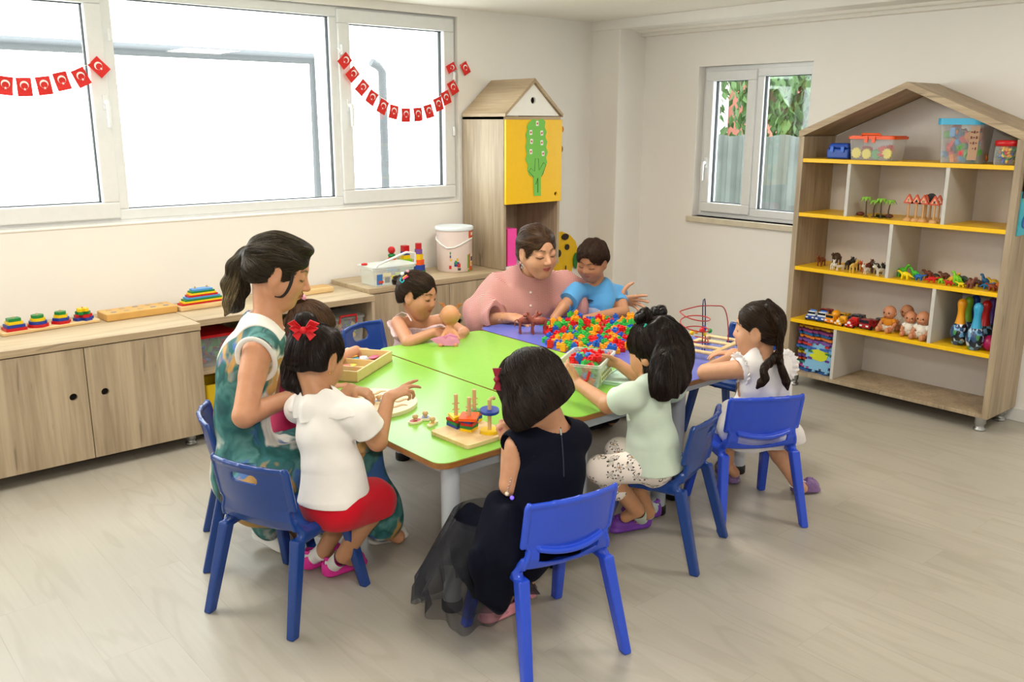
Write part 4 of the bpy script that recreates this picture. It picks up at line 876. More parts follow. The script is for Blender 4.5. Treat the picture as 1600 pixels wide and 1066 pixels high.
tower(633, X2, 4.29, [(6, .038, .02), (3, .035, .024), (2, .032, .018), ('8fce2e', .030, .024), (2, .022, .022), (1, .020, .02), (0, .019, .034)], 'square', 'square stacking tower with a red block on top, in the middle')
tower(655, X3, 4.25, [(3, .040, .018), (1, .036, .032), (4, .032, .030), (2, .027, .032), (6, .022, .028), (0, .019, .034)], 'hex', 'six-sided stacking tower with a red block on top, nearest the bucket')
# the big bucket
t = thing('toy_bucket', 'tall round pale pink toy bucket with white lid and handle', 'bucket', (3.15, 4.21, zt))
q = MB(); q.lathe([(.098, 0), (.102, .004), (.106, .235), (.106, .24)], n=48); q.build('bucket_body', mat('pale_pink_print', 'ecdcd6', .4), t)
q = MB(); q.lathe([(.106, .238), (.113, .240), (.113, .254), (.108, .260), (.098, .256), (.01, .256)], n=48); q.build('lid', mat('lid_pale_blue', 'e0e8ec', .35), t, bevel=.001)
def on_cyl(q, a0, a1, z0, z1, r=.1055, n=8, e=.0012):
    a0, a1 = R_(a0), R_(a1); vs = []
    for i in range(n+1):
        a = a0+(a1-a0)*i/n
        for z in (z0, z1):
            rr = (.102+(z/.235)*.004)
            vs += [((rr+e*.2)*math.cos(a), (rr+e*.2)*math.sin(a), z), ((rr+e)*math.cos(a), (rr+e)*math.sin(a), z)]
    fs = []
    for i in range(n): o = 4*i; fs += [(o+1, o+5, o+7, o+3), (o+3, o+7, o+6, o+2), (o, o+1, o+3, o+2) if i == 0 else (o+1, o+5, o+4, o)]
    q.add(vs, fs)
def patch(name, c, *L_):
    q = MB()
    for a in L_: on_cyl(q, *a[:4], e=a[4] if len(a) > 4 else .0012)
    q.build(name, mat('print_'+c, c, .5), t)
patch('print_patch', 'dd5a2c', (-75, -38, .195, .236)); patch('print_patch', 'dd5a2c', (-72, -50, .004, .03)); patch('logo_patch', 'f4ece0', (-64, -48, .210, .228, .002))
patch('print_patch', '6aa53a', (-80, -73, .02, .10)); patch('print_patch', '6aa53a', (-78, -38, .0, .012)); patch('print_patch', 'e2602c', (-72, -66, .03, .104)); patch('print_patch', 'f3efe6', (-66, -44, .03, .10))
patch('print_patch', '23365e', (-63, -50, .06, .085, .002)); patch('print_patch', 'e8b422', (-56, -46, .035, .055, .002)); patch('print_patch', 'e8b422', (-62, -58, .035, .05, .002))
patch('print_patch', '2c3f8a', (-128, -112, .035, .06)); patch('print_patch', '2c3f8a', (-142, -138, .085, .10)); patch('print_patch', 'c2302c', (-118, -108, .03, .052, .002)); patch('print_patch', 'c2302c', (-145, -137, .02, .04)); patch('print_patch', '2f8f5a', (-126, -119, .048, .07, .002)); patch('print_patch', '2f8f5a', (-142, -138, .105, .12))
patch('print_patch', 'e2b52a', (-121, -115, .066, .082, .002)); patch('print_patch', 'e2b52a', (-142, -136, .066, .08)); patch('barcode', '55524e', (-117, -107, .012, .026))
q = MB(); A = [(.108*math.cos(R_(a)), .108*math.sin(R_(a)), z) for a, z in ((-60, .195), (-72, .19), (-90, .178), (-110, .16), (-130, .146), (-150, .142), (-170, .16), (-200, .185), (-235, .195))]
q.tube([(x*1.02, y*1.02, z) for x, y, z in A], .0045, n=8); q.build('handle', mat('milky_plastic', 'e8ebe6', .35), t)
q = MB(); q.ball((.107*math.cos(R_(-62)), .107*math.sin(R_(-62)), .197), .005, 8); q.build('handle_pin', BLACK, t)
# boxes inside the open cupboard
def crate(x, y, z, w_, d_, h_, lab, seed, lidc, cols, base=None, hand=None, cat='box'):
    t = thing('toy_box', lab, cat, (x, y, z), group='clear toy boxes in the open cupboard')
    q = MB(); open_box(q, w_, d_, h_, taper=.94); q.build('box_body', CLEAR if base is None else base, t)
    content(t, 50, w_*.85, d_*.8, h_*.8, seed=seed, cols=cols, size=.03)
    if lidc: q = MB(); q.prism(rrect(w_+.014, d_+.014, .018), h_, h_+.012); q.build('lid', lidc, t, bevel=.002)
    if hand: q = MB(); q.tube([(-w_*.25, -d_/2-.006, h_*.86), (-w_*.23, -d_/2-.012, h_+.02), (w_*.23, -d_/2-.012, h_+.02), (w_*.25, -d_/2-.006, h_*.86)], .006, n=6); q.build('handle', hand, t)
zu, zl = .3305, .0805; OR2 = mat('orange_lid', 'ee5a1c', .35)
crate(1.60, 4.10, zu, .19, .2, .14, 'clear toy box with a red lid at the left end of the open cupboard', 1, RED, [RED, BLU, GRN])
crate(1.83, 4.10, zu, .20, .2, .11, 'clear toy box with an orange lid behind the printed dress', 2, OR2, [YLW, RED, ORG_])
crate(2.06, 4.10, zu, .20, .2, .13, 'clear toy box with a pale green lid, left of the one with the red handle', 4, mat('pale_green_lid', 'b9d8c8', .4), [GRN, RED, BLU])
crate(2.29, 4.09, zu, .20, .2, .13, 'clear toy box with a red handle on its front, beside the cupboard wall', 5, FROST, [RED, GRN, YLW, BLU], hand=RED)
crate(1.62, 4.08, zl, .2, .2, .17, 'yellow-based toy box on the lower shelf, left end', 6, None, [YLW, ORG_, RED], base=YLW)
crate(1.86, 4.08, zl, .2, .2, .17, 'yellow toy box on the lower shelf behind the printed dress', 7, None, [YLW, BLU], base=YLW)
crate(2.12, 4.06, zl, .2, .2, .19, 'yellow toy box on the lower shelf, middle', 8, None, [YLW, RED], base=YLW)
crate(2.31, 4.02, zl, .16, .14, .21, 'yellow toy box on the lower shelf beside the blue chair', 9, None, [YLW, GRN], base=YLW)

# ------------------------------------------------------------------ flag garlands
FR = mat('flag_red', 'dc2b26', .7); FW = mat('flag_white', 'f6efec', .7)
def fl(name, a, b, ang, lab, grp, yy, s=1.):
    p = uy(a, b, yy); t = thing(name, lab, 'flag', p, rot=(0, R_(ang), 0), group=grp)
    s = s*1.28; w_, h_ = .046*s, .060*s
    q = MB(); n = 4; vs = []
    for i in range(n+1):
        for x in (-w_/2, w_/2): z = h_*(.5-i/n); vs += [(x, -.003*math.sin(i*1.1+a), z), (x, -.003*math.sin(i*1.1+a)-.0008, z)]
    fs = []
    for i in range(n): o = 4*i; fs += [(o+1, o+3, o+7, o+5), (o, o+4, o+6, o+2), (o, o+1, o+5, o+4), (o+2, o+6, o+7, o+3)]
    fs += [(0, 2, 3, 1), (4*n, 4*n+1, 4*n+3, 4*n+2)]; q.add(vs, fs); q.build('flag_sheet', FR, t)
    # crescent opening downwards on the hanging flag, star below it
    q = MB(); R1, R2, off = .0135*s, .011*s, .0040*s; out = [(R1*math.cos(R_(x)), R1*math.sin(R_(x))) for x in range(-62, 243, 12)]; inn = [(R2*math.cos(R_(x)), R2*math.sin(R_(x))-off) for x in range(236, -60, -12)]
    m_ = out+inn; k = len(out); vs = [(x, -.0052, z+.006*s) for x, z in out]+[(R2*math.cos(R_(x)), -.0052, R2*math.sin(R_(x))-off+.006*s) for x in range(-62, 243, 12)]
    q.add(vs, [(i, i+1, k+i+1, k+i) for i in range(k-1)]); c_ = []
    for i in range(10): r_ = (.0055 if i % 2 == 0 else .0022)*s; c_.append((r_*math.sin(2*math.pi*i/10), -.0052, r_*math.cos(2*math.pi*i/10)-.0075*s))
    q.add(c_, [tuple(range(10))]); q.build('crescent_and_star', FW, t)
    return p
YF = WL-.012
Lf = [(8, 134, -6), (38, 136, 2), (69, 134, 8), (97, 127, 14), (127, 121, 26), (155, 105, 44)]
Rf = [(539, 95, -48), (551, 116, -50), (566, 137, -42), (581, 153, -34), (598, 167, -24), (615, 175, -12), (634, 180, -2), (653, 179, 5), (670, 174, 14), (685, 163, 20), (697, 153, 22), (708, 137, 28)]
on = ['first', 'second', 'third', 'fourth', 'fifth', 'sixth', 'seventh', 'eighth', 'ninth', 'tenth', 'eleventh', 'twelfth']
def cord(name, pts, lab):
    P_ = [uy(a, b, YF+.003) for a, b in pts]; q = MB(); q.tube([(p.x, p.y, p.z) for p in P_], .0016, n=5); q.build(name, mat('garland_string', 'efe6dc', .8), label=lab, cat='string')
for i, (a, b, an) in enumerate(Lf): fl('paper_flag', a, b, -an if False else -an, 'red paper flag, %s from the picture edge on the left garland' % on[i] if i < 5 else 'red paper flag tied at the handle side, end of the left garland', 'flags of the left garland', YF, 1.0)
for i, (a, b, an) in enumerate(Rf): fl('paper_flag', a, b, -an, 'red paper flag, %s from the window handle on the right garland' % on[i], 'flags of the right garland', YF, .98)
fl('paper_flag', 705, 106, 62, 'red paper flag tilted sideways at the end knot of the right garland', 'flags of the right garland', YF, .8)
fl('paper_flag', 727, 107, -28, 'red paper flag hanging on the bare wall past the window', 'flags of the right garland', YF, .9)
cord('garland_string', [(-20, 122), (8, 122), (38, 124), (69, 122), (97, 116), (124, 108), (142, 98)], 'thin white string holding the left garland')
cord('garland_string', [(530, 84), (545, 96), (560, 116), (578, 135), (595, 152), (615, 163), (634, 168), (655, 167), (675, 160), (692, 147), (708, 130), (716, 108), (722, 100)], 'thin white string holding the right garland')
q = MB(); p = uy(529, 79, YF); q.tube([(p.x, YF+.012, p.z+.012), (p.x, YF-.01, p.z+.008), (p.x+.008, YF-.01, p.z-.006), (p.x, YF, p.z-.012)], .004, n=8); q.build('wall_hook', WHITE, label='small white hook at the start of the right garland', cat='hook')
# ------------------------------------------------------------------ smooth volumes: distance field -> one continuous skin
class Vol:
    def __init__(s, lo, hi, h):
        s.lo = np.array(lo, np.float32); s.h = h; s.n = np.ceil((np.array(hi)-s.lo)/h).astype(int)+1
        s.f = np.full(s.n, .05, np.float32)
    def _sub(s, lo, hi):
        a = np.maximum(0, np.floor((np.array(lo)-s.lo)/s.h).astype(int)); b = np.minimum(s.n, np.ceil((np.array(hi)-s.lo)/s.h).astype(int)+1)
        if (b <= a).any(): return None
        sl = tuple(slice(i, j) for i, j in zip(a, b))
        g = [s.lo[k]+s.h*np.arange(a[k], b[k], dtype=np.float32) for k in range(3)]
        return sl, (g[0][:, None, None], g[1][None, :, None], g[2][None, None, :])
    def put(s, lo, hi, fn, k=.01, op='u'):
        m = k+.022 if op == 'u' else k+.012
        r = s._sub(np.array(lo)-m, np.array(hi)+m)
        if r is None: return
        sl, (X, Y, Z) = r; d = fn(X, Y, Z).astype(np.float32); a = s.f[sl]
        if op == 'u':
            if k > 0: h_ = np.maximum(k-np.abs(a-d), 0)/k; s.f[sl] = np.minimum(a, d)-h_*h_*k*.25
            else: s.f[sl] = np.minimum(a, d)
        elif op == 's':
            if k > 0: d = -d; h_ = np.maximum(k-np.abs(a-d), 0)/k; s.f[sl] = np.maximum(a, d)+h_*h_*k*.25
            else: s.f[sl] = np.maximum(a, -d)
        elif op == 'i': s.f[sl] = np.maximum(a, d)
        elif op == 'add': s.f[sl] = a+d
    def cap(s, a, b, ra, rb=None, k=.01, op='u', flat=None, ff=1.):
        """tapered limb from a to b; flat = direction in which its section is squeezed by ff"""
        a = np.array(a, float); b = np.array(b, float); rb = ra if rb is None else rb; R = max(ra, rb)
        if flat is not None: fl_ = np.array(flat, float); fl_ /= np.linalg.norm(fl_)
        d = b-a; L2 = max(float(d@d), 1e-12)
        def fn(X, Y, Z):
            px, py, pz = X-a[0], Y-a[1], Z-a[2]
            t = np.clip((px*d[0]+py*d[1]+pz*d[2])/L2, 0, 1)
            qx, qy, qz = px-t*d[0], py-t*d[1], pz-t*d[2]; r = ra+(rb-ra)*t
            q2 = qx*qx+qy*qy+qz*qz
            if flat is None: return np.sqrt(q2)-r
            w_ = qx*fl_[0]+qy*fl_[1]+qz*fl_[2]
            return (np.sqrt(q2+w_*w_*(1/(ff*ff)-1))-r)*(1+ff)/2
        s.put(np.minimum(a, b)-R, np.maximum(a, b)+R, fn, k, op)
    def chain(s, P, R, k=.01, op='u', **kw):
        for i in range(len(P)-1): s.cap(P[i], P[i+1], R[i], R[i+1], k if i else k, op, **kw)
    def ell(s, c, r, M=None, k=.01, op='u'):
        c = np.array(c, float); r = np.array([r]*3 if isinstance(r, (int, float)) else r, float); M = np.eye(3) if M is None else M
        def fn(X, Y, Z):
            p = (X-c[0], Y-c[1], Z-c[2]); k0 = 0; k1 = 0
            for i in range(3):
                u = (p[0]*M[i][0]+p[1]*M[i][1]+p[2]*M[i][2])/r[i]; k0 = k0+u*u; k1 = k1+(u/r[i])**2
            k0 = np.sqrt(k0); return k0*(k0-1)/np.sqrt(k1+1e-9)
        R = max(r); s.put(c-R, c+R, fn, k, op)
    def plane(s, p, n, k=.004, box=None):
        """cut away the side the normal points to"""
        n = np.array(n, float); n /= np.linalg.norm(n); p = np.array(p, float)
        hi = s.lo+s.n*s.h; lo = s.lo
        if box is not None: lo, hi = box
        r = s._sub(lo, hi)
        if r is None: return
        sl, (X, Y, Z) = r; d = ((X-p[0])*n[0]+(Y-p[1])*n[1]+(Z-p[2])*n[2]).astype(np.float32)
        s.f[sl] = np.maximum(s.f[sl], d)
    def ripple(s, fn, lo=None, hi=None):
        r = s._sub(s.lo if lo is None else lo, s.lo+s.n*s.h if hi is None else hi)
        if r is None: return
        sl, (X, Y, Z) = r; s.f[sl] += fn(X, Y, Z).astype(np.float32)
    def blur(s, n=1):
        for _ in range(n):
            for ax in range(3):
                f = s.f; g = f.copy(); a = [slice(None)]*3; b = [slice(None)]*3; c = [slice(None)]*3
                a[ax] = slice(1, -1); b[ax] = slice(0, -2); c[ax] = slice(2, None)
                g[tuple(a)] = .5*f[tuple(a)]+.25*(f[tuple(b)]+f[tuple(c)]); s.f = g
    def mesh(s):
        f = s.f; ins = f < 0; nx, ny, nz = f.shape
        c = np.zeros((nx-1, ny-1, nz-1), np.uint8)
        for i in (0, 1):
            for j in (0, 1):
                for k in (0, 1): c += ins[i:nx-1+i, j:ny-1+j, k:nz-1+k]
        act = (c > 0) & (c < 8); I = np.argwhere(act); idx = np.full(act.shape, -1, np.int32); idx[act] = np.arange(len(I))
        acc = np.zeros((len(I), 3)); cnt = np.zeros(len(I))
        C = [(i, j, k) for i in (0, 1) for j in (0, 1) for k in (0, 1)]
        for p in C:
            for ax in range(3):
                if p[ax]: continue
                q_ = list(p); q_[ax] = 1
                fa = f[I[:, 0]+p[0], I[:, 1]+p[1], I[:, 2]+p[2]]; fb = f[I[:, 0]+q_[0], I[:, 1]+q_[1], I[:, 2]+q_[2]]
                m_ = (fa < 0) != (fb < 0); t = np.where(m_, fa/np.where(m_, fa-fb, 1), 0)
                P = np.tile(np.array(p, float), (len(I), 1)); P[:, ax] = t
                acc += P*m_[:, None]; cnt += m_
        V = (I+acc/cnt[:, None])*s.h+s.lo
        F = []
        for ax in range(3):
            u, v = [(1, 2), (2, 0), (0, 1)][ax]
            a = [slice(None)]*3; b = [slice(None)]*3
            for k in (u, v): a[k] = slice(1, -1); b[k] = slice(1, -1)
            a[ax] = slice(0, -1); b[ax] = slice(1, None)
            A, B = ins[tuple(a)], ins[tuple(b)]; X = A != B; J = np.argwhere(X)
            if not len(J): continue
            o = np.zeros(3, int); o[u] = 1; o[v] = 1; J = J+o; e = np.eye(3, dtype=int)
            g = lambda du, dv: idx[tuple((J-e[u]*du-e[v]*dv).T)]
            Q = np.stack([g(1, 1), g(0, 1), g(0, 0), g(1, 0)], 1); fl_ = B[X]
            Q[fl_] = Q[fl_][:, ::-1]; F.append(Q)
        return V, np.concatenate(F)
    def build(s, name, mt, parent=None, smooth_it=0, org=None, **kw):
        V, F = s.mesh(); return mesh_obj(name, V, F, mt, parent, org, **kw)
def mesh_obj(name, V, F, mt, parent=None, org=None, cols=None, **kw):
    V = np.asarray(V, np.float32)
    if org is not None: V = V-np.array(org, np.float32)
    me = bpy.data.meshes.new(name); me.vertices.add(len(V)); me.vertices.foreach_set('co', V.ravel())
    me.loops.add(F.size); me.loops.foreach_set('vertex_index', F.ravel().astype(np.int32)); me.polygons.add(len(F))
    me.polygons.foreach_set('loop_start', np.arange(0, F.size, F.shape[1], dtype=np.int32)); me.polygons.foreach_set('loop_total', np.full(len(F), F.shape[1], np.int32))
    me.polygons.foreach_set('use_smooth', np.ones(len(F), bool)); me.update(calc_edges=True); me.materials.append(mt)
    if cols is not None:
        a = me.color_attributes.new('tint', 'FLOAT_COLOR', 'POINT'); a.data.foreach_set('color', np.asarray(cols, np.float32).ravel())
    o = bpy.data.objects.new(name, me); COL.objects.link(o)
    if parent: o.parent = parent
    return tag(o, **kw)

# ------------------------------------------------------------------ tables
EDGE = wood('table_edge_wood', 'X', c=('7a4a1e', '94602c', 'a8733a'), rough=.4, scale=1.5, crack=.1)
LEGM = mat('grey_leg_paint', 'b4bac2', .3, spec=.5); GREENT = mat('green_laminate', '84c046', .27, spec=.5); BLUET = mat('violet_blue_laminate', '5d6ac4', .27, spec=.5)
TH = .50
def table(name, lab, outl, legs, top, rails):
    cx = sum(p[0] for p in outl)/len(outl); cy = sum(p[1] for p in outl)/len(outl)
    t = thing(name, lab, 'table', (cx, cy, 0), group='low classroom tables pushed together'); L_ = [(x-cx, y-cy) for x, y in outl]
    ins = lambda P, d: [(x*(1-d/max(.05, math.hypot(x, y))), y*(1-d/max(.05, math.hypot(x, y)))) for x, y in P]
    q = MB(); q.prism(ins(L_, .003), TH-.018, TH-.0015); q.build('table_edge', EDGE, t, bevel=.004)
    q = MB(); q.prism(ins(L_, .0065), TH-.0016, TH); q.build('tabletop', top, t)
    for x, y in legs:
        f = MB(); f.cyl((x-cx, y-cy, .035), (x-cx, y-cy, TH-.018), .0285, n=28); lg = f.build('leg', LEGM, t)
        f = MB(); f.lathe([(.030, 0), (.0325, .004), (.0325, .03), (.029, .036)], (x-cx, y-cy, 0), 28); f.build('foot_cap', BLACK, lg)
    f = MB()
    for (a, b) in rails: A = Vector((a[0]-cx, a[1]-cy, TH-.042)); B = Vector((b[0]-cx, b[1]-cy, TH-.042)); d = B-A; f.box((A+B)/2, (d.length, .022, .045), math.atan2(d.y, d.x))
    f.build('rail', LEGM, t, bevel=.002); return t
def rr_out(x0, x1, y0, y1, r=.045): return [(x+(x0+x1)/2, y+(y0+y1)/2) for x, y in rrect(x1-x0, y1-y0, r, 6)]
def rect_table(x0, x1, y0, y1, lab, top):
    i = .075; L_ = [(x0+i, y0+.055), (x1-i, y0+.055), (x1-i, y1-i), (x0+i, y1-i)]
    return table('classroom_table', lab, rr_out(x0, x1, y0, y1), L_, top, [(L_[0], L_[1]), (L_[1], L_[2]), (L_[2], L_[3]), (L_[3], L_[0])])
T1 = rect_table(1.395, 1.978, 1.945, 3.20, 'green table at the left, with the round puzzle and the peg stacker', GREENT)
T2 = rect_table(1.982, 2.558, 1.995, 3.225, 'green middle table, with the doll and the box of blocks', GREENT)
def cspl(P, k=6):
    out = []
    for i in range(1, len(P)-2):
        p0, p1, p2, p3 = (np.array(P[j]) for j in (i-1, i, i+1, i+2))
        for t in np.arange(0, 1, 1/k): out.append(tuple(.5*((2*p1)+(-p0+p2)*t+(2*p0-5*p1+4*p2-p3)*t*t+(-p0+3*p1-3*p2+p3)*t**3)))
    return out
L3 = [(2.64, 2.10), (3.06, 2.10), (3.10, 3.15), (2.66, 3.12)]
T3 = table('classroom_table', 'violet-blue table at the far end, with the scattered blocks', rr_out(2.562, 3.222, 2.03, 3.265, .06), L3, BLUET, [(L3[0], L3[1]), (L3[1], L3[2]), (L3[2], L3[3]), (L3[3], L3[0])])

# ------------------------------------------------------------------ chairs
BD = mat('chair_plastic_dark_blue', '18408a', .27, spec=.5, coat=.15); BB = mat('chair_plastic_bright_blue', '2a50d2', .27, spec=.5, coat=.15)
def chair_proto(kind, mt, lab):
    """faces +y, origin on the floor under the seat; one moulded shell plus four legs"""
    t = thing('school_chair', lab, 'chair', (0, 0, 0))
    v = Vol((-.19, -.22, .19), (.19, .20, .53), .003)
    SE = .285                                  # seat height
    prof = [(.150, SE-.022), (.140, SE-.004), (.11, SE+.001), (.02, SE-.006), (-.07, SE-.004), (-.112, SE+.012), (-.132, SE+.045), (-.146, SE+.10), (-.166, .485), (-.170, .497)]
    w_of = lambda z: np.where(z < SE+.03, .140, np.where(z < SE+.075, .140-.012*(z-SE-.03)/.045, .128+.012*np.clip((z-SE-.075)/.02, 0, 1)))
    def shell(X, Y, Z):
        bow = np.clip((Z-SE-.02)/.06, 0, 1)
        y = Y-bow*.030*(X/.14)**2+0*X; z = Z-(1-bow)*.012*(X/.14)**2
        d = np.full(np.broadcast(X, Y, Z).shape, 9., np.float32)
        for (a, b) in zip(prof[:-1], prof[1:]):
            dy, dz = b[0]-a[0], b[1]-a[1]; tt = np.clip(((y-a[0])*dy+(z-a[1])*dz)/(dy*dy+dz*dz), 0, 1); d = np.minimum(d, np.sqrt((y-a[0]-tt*dy)**2+(z-a[1]-tt*dz)**2))
        ww = w_of(Z); edge = np.abs(X)-ww
        thick = np.where(np.abs(X) > ww-.010, .0078, .0042)
        return np.maximum(d-thick, edge)
    v.put((-.16, -.2, .21), (.16, .18, .515), shell, k=0)
    # side flanges: rolled rims along the seat sides and the back
    for s in (-1, 1):
        v.chain([(s*.139, .138, SE-.016), (s*.140, .08, SE-.006), (s*.140, -.03, SE-.004), (s*.139, -.085, SE+.004), (s*.132, -.105, SE+.04)], [.011, .0125, .013, .013, .009], k=.008)
        v.chain([(s*.138, -.112, SE+.085), (s*.139, -.136, .485)], [.008, .008], k=.006)
        v.chain([(s*.138, -.085, SE-.006), (s*.142, -.115, SE-.02)], [.0125, .0115], k=.01)      # corner blocks that take the legs
        v.chain([(s*.136, .10, SE-.014), (s*.140, .115, SE-.026)], [.012, .012], k=.01)
        v.chain([(s*.138, -.09, SE-.018), (s*.140, .0, SE-.020), (s*.138, .10, SE-.022)], [.0135, .009, .0135], k=.012)
    v.chain([(-.136, -.139, .492), (-.07, -.160, .497), (0, -.168, .499), (.07, -.160, .497), (.136, -.139, .492)], [.0075]*5, k=.006)
    v.chain([(-.130, .148, SE-.02), (0, .152, SE-.02), (.130, .148, SE-.02)], [.008]*3, k=.006)
    if kind == 'slot':
        v.put((-.055, -.2, .445), (.055, -.1, .478), lambda X, Y, Z: np.maximum(np.sqrt(np.maximum(np.abs(X)-.034, 0)**2+((Z-.461)+(X/.3)**2*.1)**2)-.0135, np.abs(Y+.15)-.06), k=.004, op='s')
    elif kind == 'oval':
        v.put((-.07, -.2, .42), (.07, -.1, .49), lambda X, Y, Z: np.maximum(np.sqrt(np.maximum(np.abs(X)-.026, 0)**2+(Z-.452)**2)-.027, np.abs(Y+.15)-.06), k=.004, op='s')
    else:
        v.put((-.11, -.2, SE+.01), (.11, -.06, SE+.08), lambda X, Y, Z: np.maximum(np.maximum(np.abs(X)-.094, np.maximum((SE+.022+.05*(X/.1)**2*.35)-Z, Z-(SE+.052+.02*(X/.1)**2))), np.abs(Y+.14)-.08), k=.004, op='s')
        v.put((-.10, -.2, SE+.05), (.10, -.1, SE+.09), lambda X, Y, Z: np.sqrt((Y+.151-.03*(X/.14)**2)**2+(Z-(SE+.064)-.014*(X/.1)**2)**2)+np.maximum(np.abs(X)-.10, 0)-.008, k=.006)
    v.build('seat_and_backrest', mt, t)
    for sx in (-1, 1):
        for top, bot in (((sx*.137, -.105, SE-.008), (sx*.162, -.178, 0)), ((sx*.135, .108, SE-.012), (sx*.160, .172, 0))):
            f = MB(); A, B = Vector(top), Vector(bot); d = (B-A)
            w0, w1, d0, d1 = .017, .0135, .019, .0155; vs = []
            for p, w_, dd in ((A, w0, d0), (B, w1, d1)): vs += [p+Vector((sx_*w_, sy_*dd, 0)) for sx_, sy_ in ((-1, -1), (1, -1), (1, 1), (-1, 1))]
            f.add(vs, [(0, 1, 2, 3), (7, 6, 5, 4), (0, 4, 5, 1), (1, 5, 6, 2), (2, 6, 7, 3), (3, 7, 4, 0)]); o = f.build('leg', mt, t, bevel=.006)
            o.modifiers['edge'].segments = 3
    return t
ch_slot = chair_proto('slot', BD, 'dark blue chair with a slot handle, under the girl with the red bow')
ch_oval = chair_proto('oval', BD, 'dark blue chair with an oval handle hole, under the woman in the printed dress')
ch_gap = chair_proto('gap', BB, 'bright blue chair under the girl in the navy dress, nearest the camera')
def place(t, x, y, deg): t.location = (x, y, 0); t.rotation_euler = (0, 0, R_(deg-90)); return t
place(ch_slot, 1.122, 2.378, 22); place(ch_oval, 1.215, 2.792, -22); place(ch_gap, 1.572, 1.70, 80)
G_ = 'dark blue school chairs'
c = dup(ch_slot, label='dark blue chair seen from the side, under the girl in the mint shirt'); place(c, 2.295, 1.872, 110)
c = dup(ch_oval, label='dark blue chair behind the girl in the pale pink top'); place(c, 2.225, 3.53, -72)
c = dup(ch_oval, label='empty dark blue chair past the bead maze, at the blue table'); place(c, 3.46, 2.42, 180)
c = dup(ch_gap, label='bright blue chair under the girl with two braids, by the toy shelf'); place(c, 2.752, 1.856, 60)

# ------------------------------------------------------------------ things on the tables
# picture-card tray
ZT = TH+.0006
t = thing('card_tray', 'shallow beech tray with three compartments of picture cards', 'tray', (1.735, 3.00, ZT), rz=R_(34))
a_, b_, h_ = .33, .20, .042
q = MB(); q.box((0, 0, .003), (a_, b_, .006)); q.box((0, -b_/2+.004, h_/2), (a_, .008, h_)); q.box((0, b_/2-.004, h_/2), (a_, .008, h_)); q.box((-a_/2+.004, 0, h_/2), (.008, b_-.016, h_)); q.box((a_/2-.004, 0, h_/2), (.008, b_-.016, h_)); q.build('tray_body', mat('pine_wood', 'ddc287', .45, noise=.1, nscale=20), t, bevel=.001)
q = MB(); q.box((.03, 0, h_*.45), (.005, b_-.016, h_*.75)); q.box((-.075, 0, h_*.45), (.005, b_-.016, h_*.75)); q.build('divider', mat('pine_wood', 'ddc287'), t)
random.seed(4); pc = [('e8d24a', 'yellow'), ('ecdcc8', 'cream'), ('cf6a52', 'brick red'), ('b9c6d8', 'pale blue'), ('ead9e2', 'pale pink'), ('3fa0c8', 'bright blue'), ('d85f88', 'pink'), ('e3a848', 'amber')]
for i in range(22):
    k = i % 3; x = (.095, -.022, -.118)[k]+random.uniform(-.02, .02)*(1.6 if k == 0 else 1); y = random.uniform(-.06, .06)
    c, cn = pc[(i*3+k) % 8]; p = t.matrix_world
    l = Vector((x*math.cos(R_(34))-y*math.sin(R_(34)), x*math.sin(R_(34))+y*math.cos(R_(34)), .0075+.0022*(i//3)))
    q = MB(); q.prism(rrect(.052, .03, .012, 3), 0, .002); q.build('picture_card', mat('card_'+c, c, .5, noise=.35, nscale=90), loc=tuple(Vector((1.735, 3.0, ZT))+l), rot=(0, 0, R_(34)+random.uniform(-.5, .5)), label='%s picture card lying in the %s compartment of the tray' % (cn, ('widest', 'middle', 'narrow end')[k]), cat='picture card', group='%s cards in the %s compartment' % (cn, ('widest', 'middle', 'narrow')[k]))
# round peg puzzle
pc_ = (1.545, 2.555, ZT)
t = thing('round_puzzle', 'round pale wooden puzzle board with carved wavy hollows', 'puzzle', pc_)
q = MB(); q.prism(circ(.158, 64), 0, .013); q.build('puzzle_board', mat('pale_plywood', 'eddcb8', .5, noise=.05, nscale=30), t, bevel=.003)
HL = mat('hollow_wood', 'c9ac7c', .7); HE = mat('hollow_edge', 'a07c4c', .7)
def wave(cx, cy, an, L_=.075, w_=.012, dz=0):
    P_ = []; n = 14
    for s in (1, -1):
        for i in range(n+1):
            u = (i/n-.5)*s*-1; yv = .010*math.sin(u*6.3)+s*w_*(1-(2*u)**2)**.5 if abs(u) < .5 else .010*math.sin(u*6.3); P_.append((u*L_, yv))
    c_, s_ = math.cos(an), math.sin(an); return [(cx+x*c_-y*s_, cy+x*s_+y*c_) for x, y in P_]
q = MB(); q2 = MB()
slots = [(.075, .075, .3), (.095, .035, .2), (.10, -.01, .15), (.09, -.055, .1), (.045, -.10, 0), (.02, .105, .35), (-.06, .09, .5), (-.02, -.02, .2), (.03, .03, .25)]
for (x, y, a) in slots: q.prism(wave(x, y, a-.5, .066, .0105), .0131, .0135); q2.prism(wave(x+.001, y+.0025, a-.5, .066, .0075), .0134, .0139)
q.build('hollow', HE, t); q2.build('hollow_floor', HL, t)
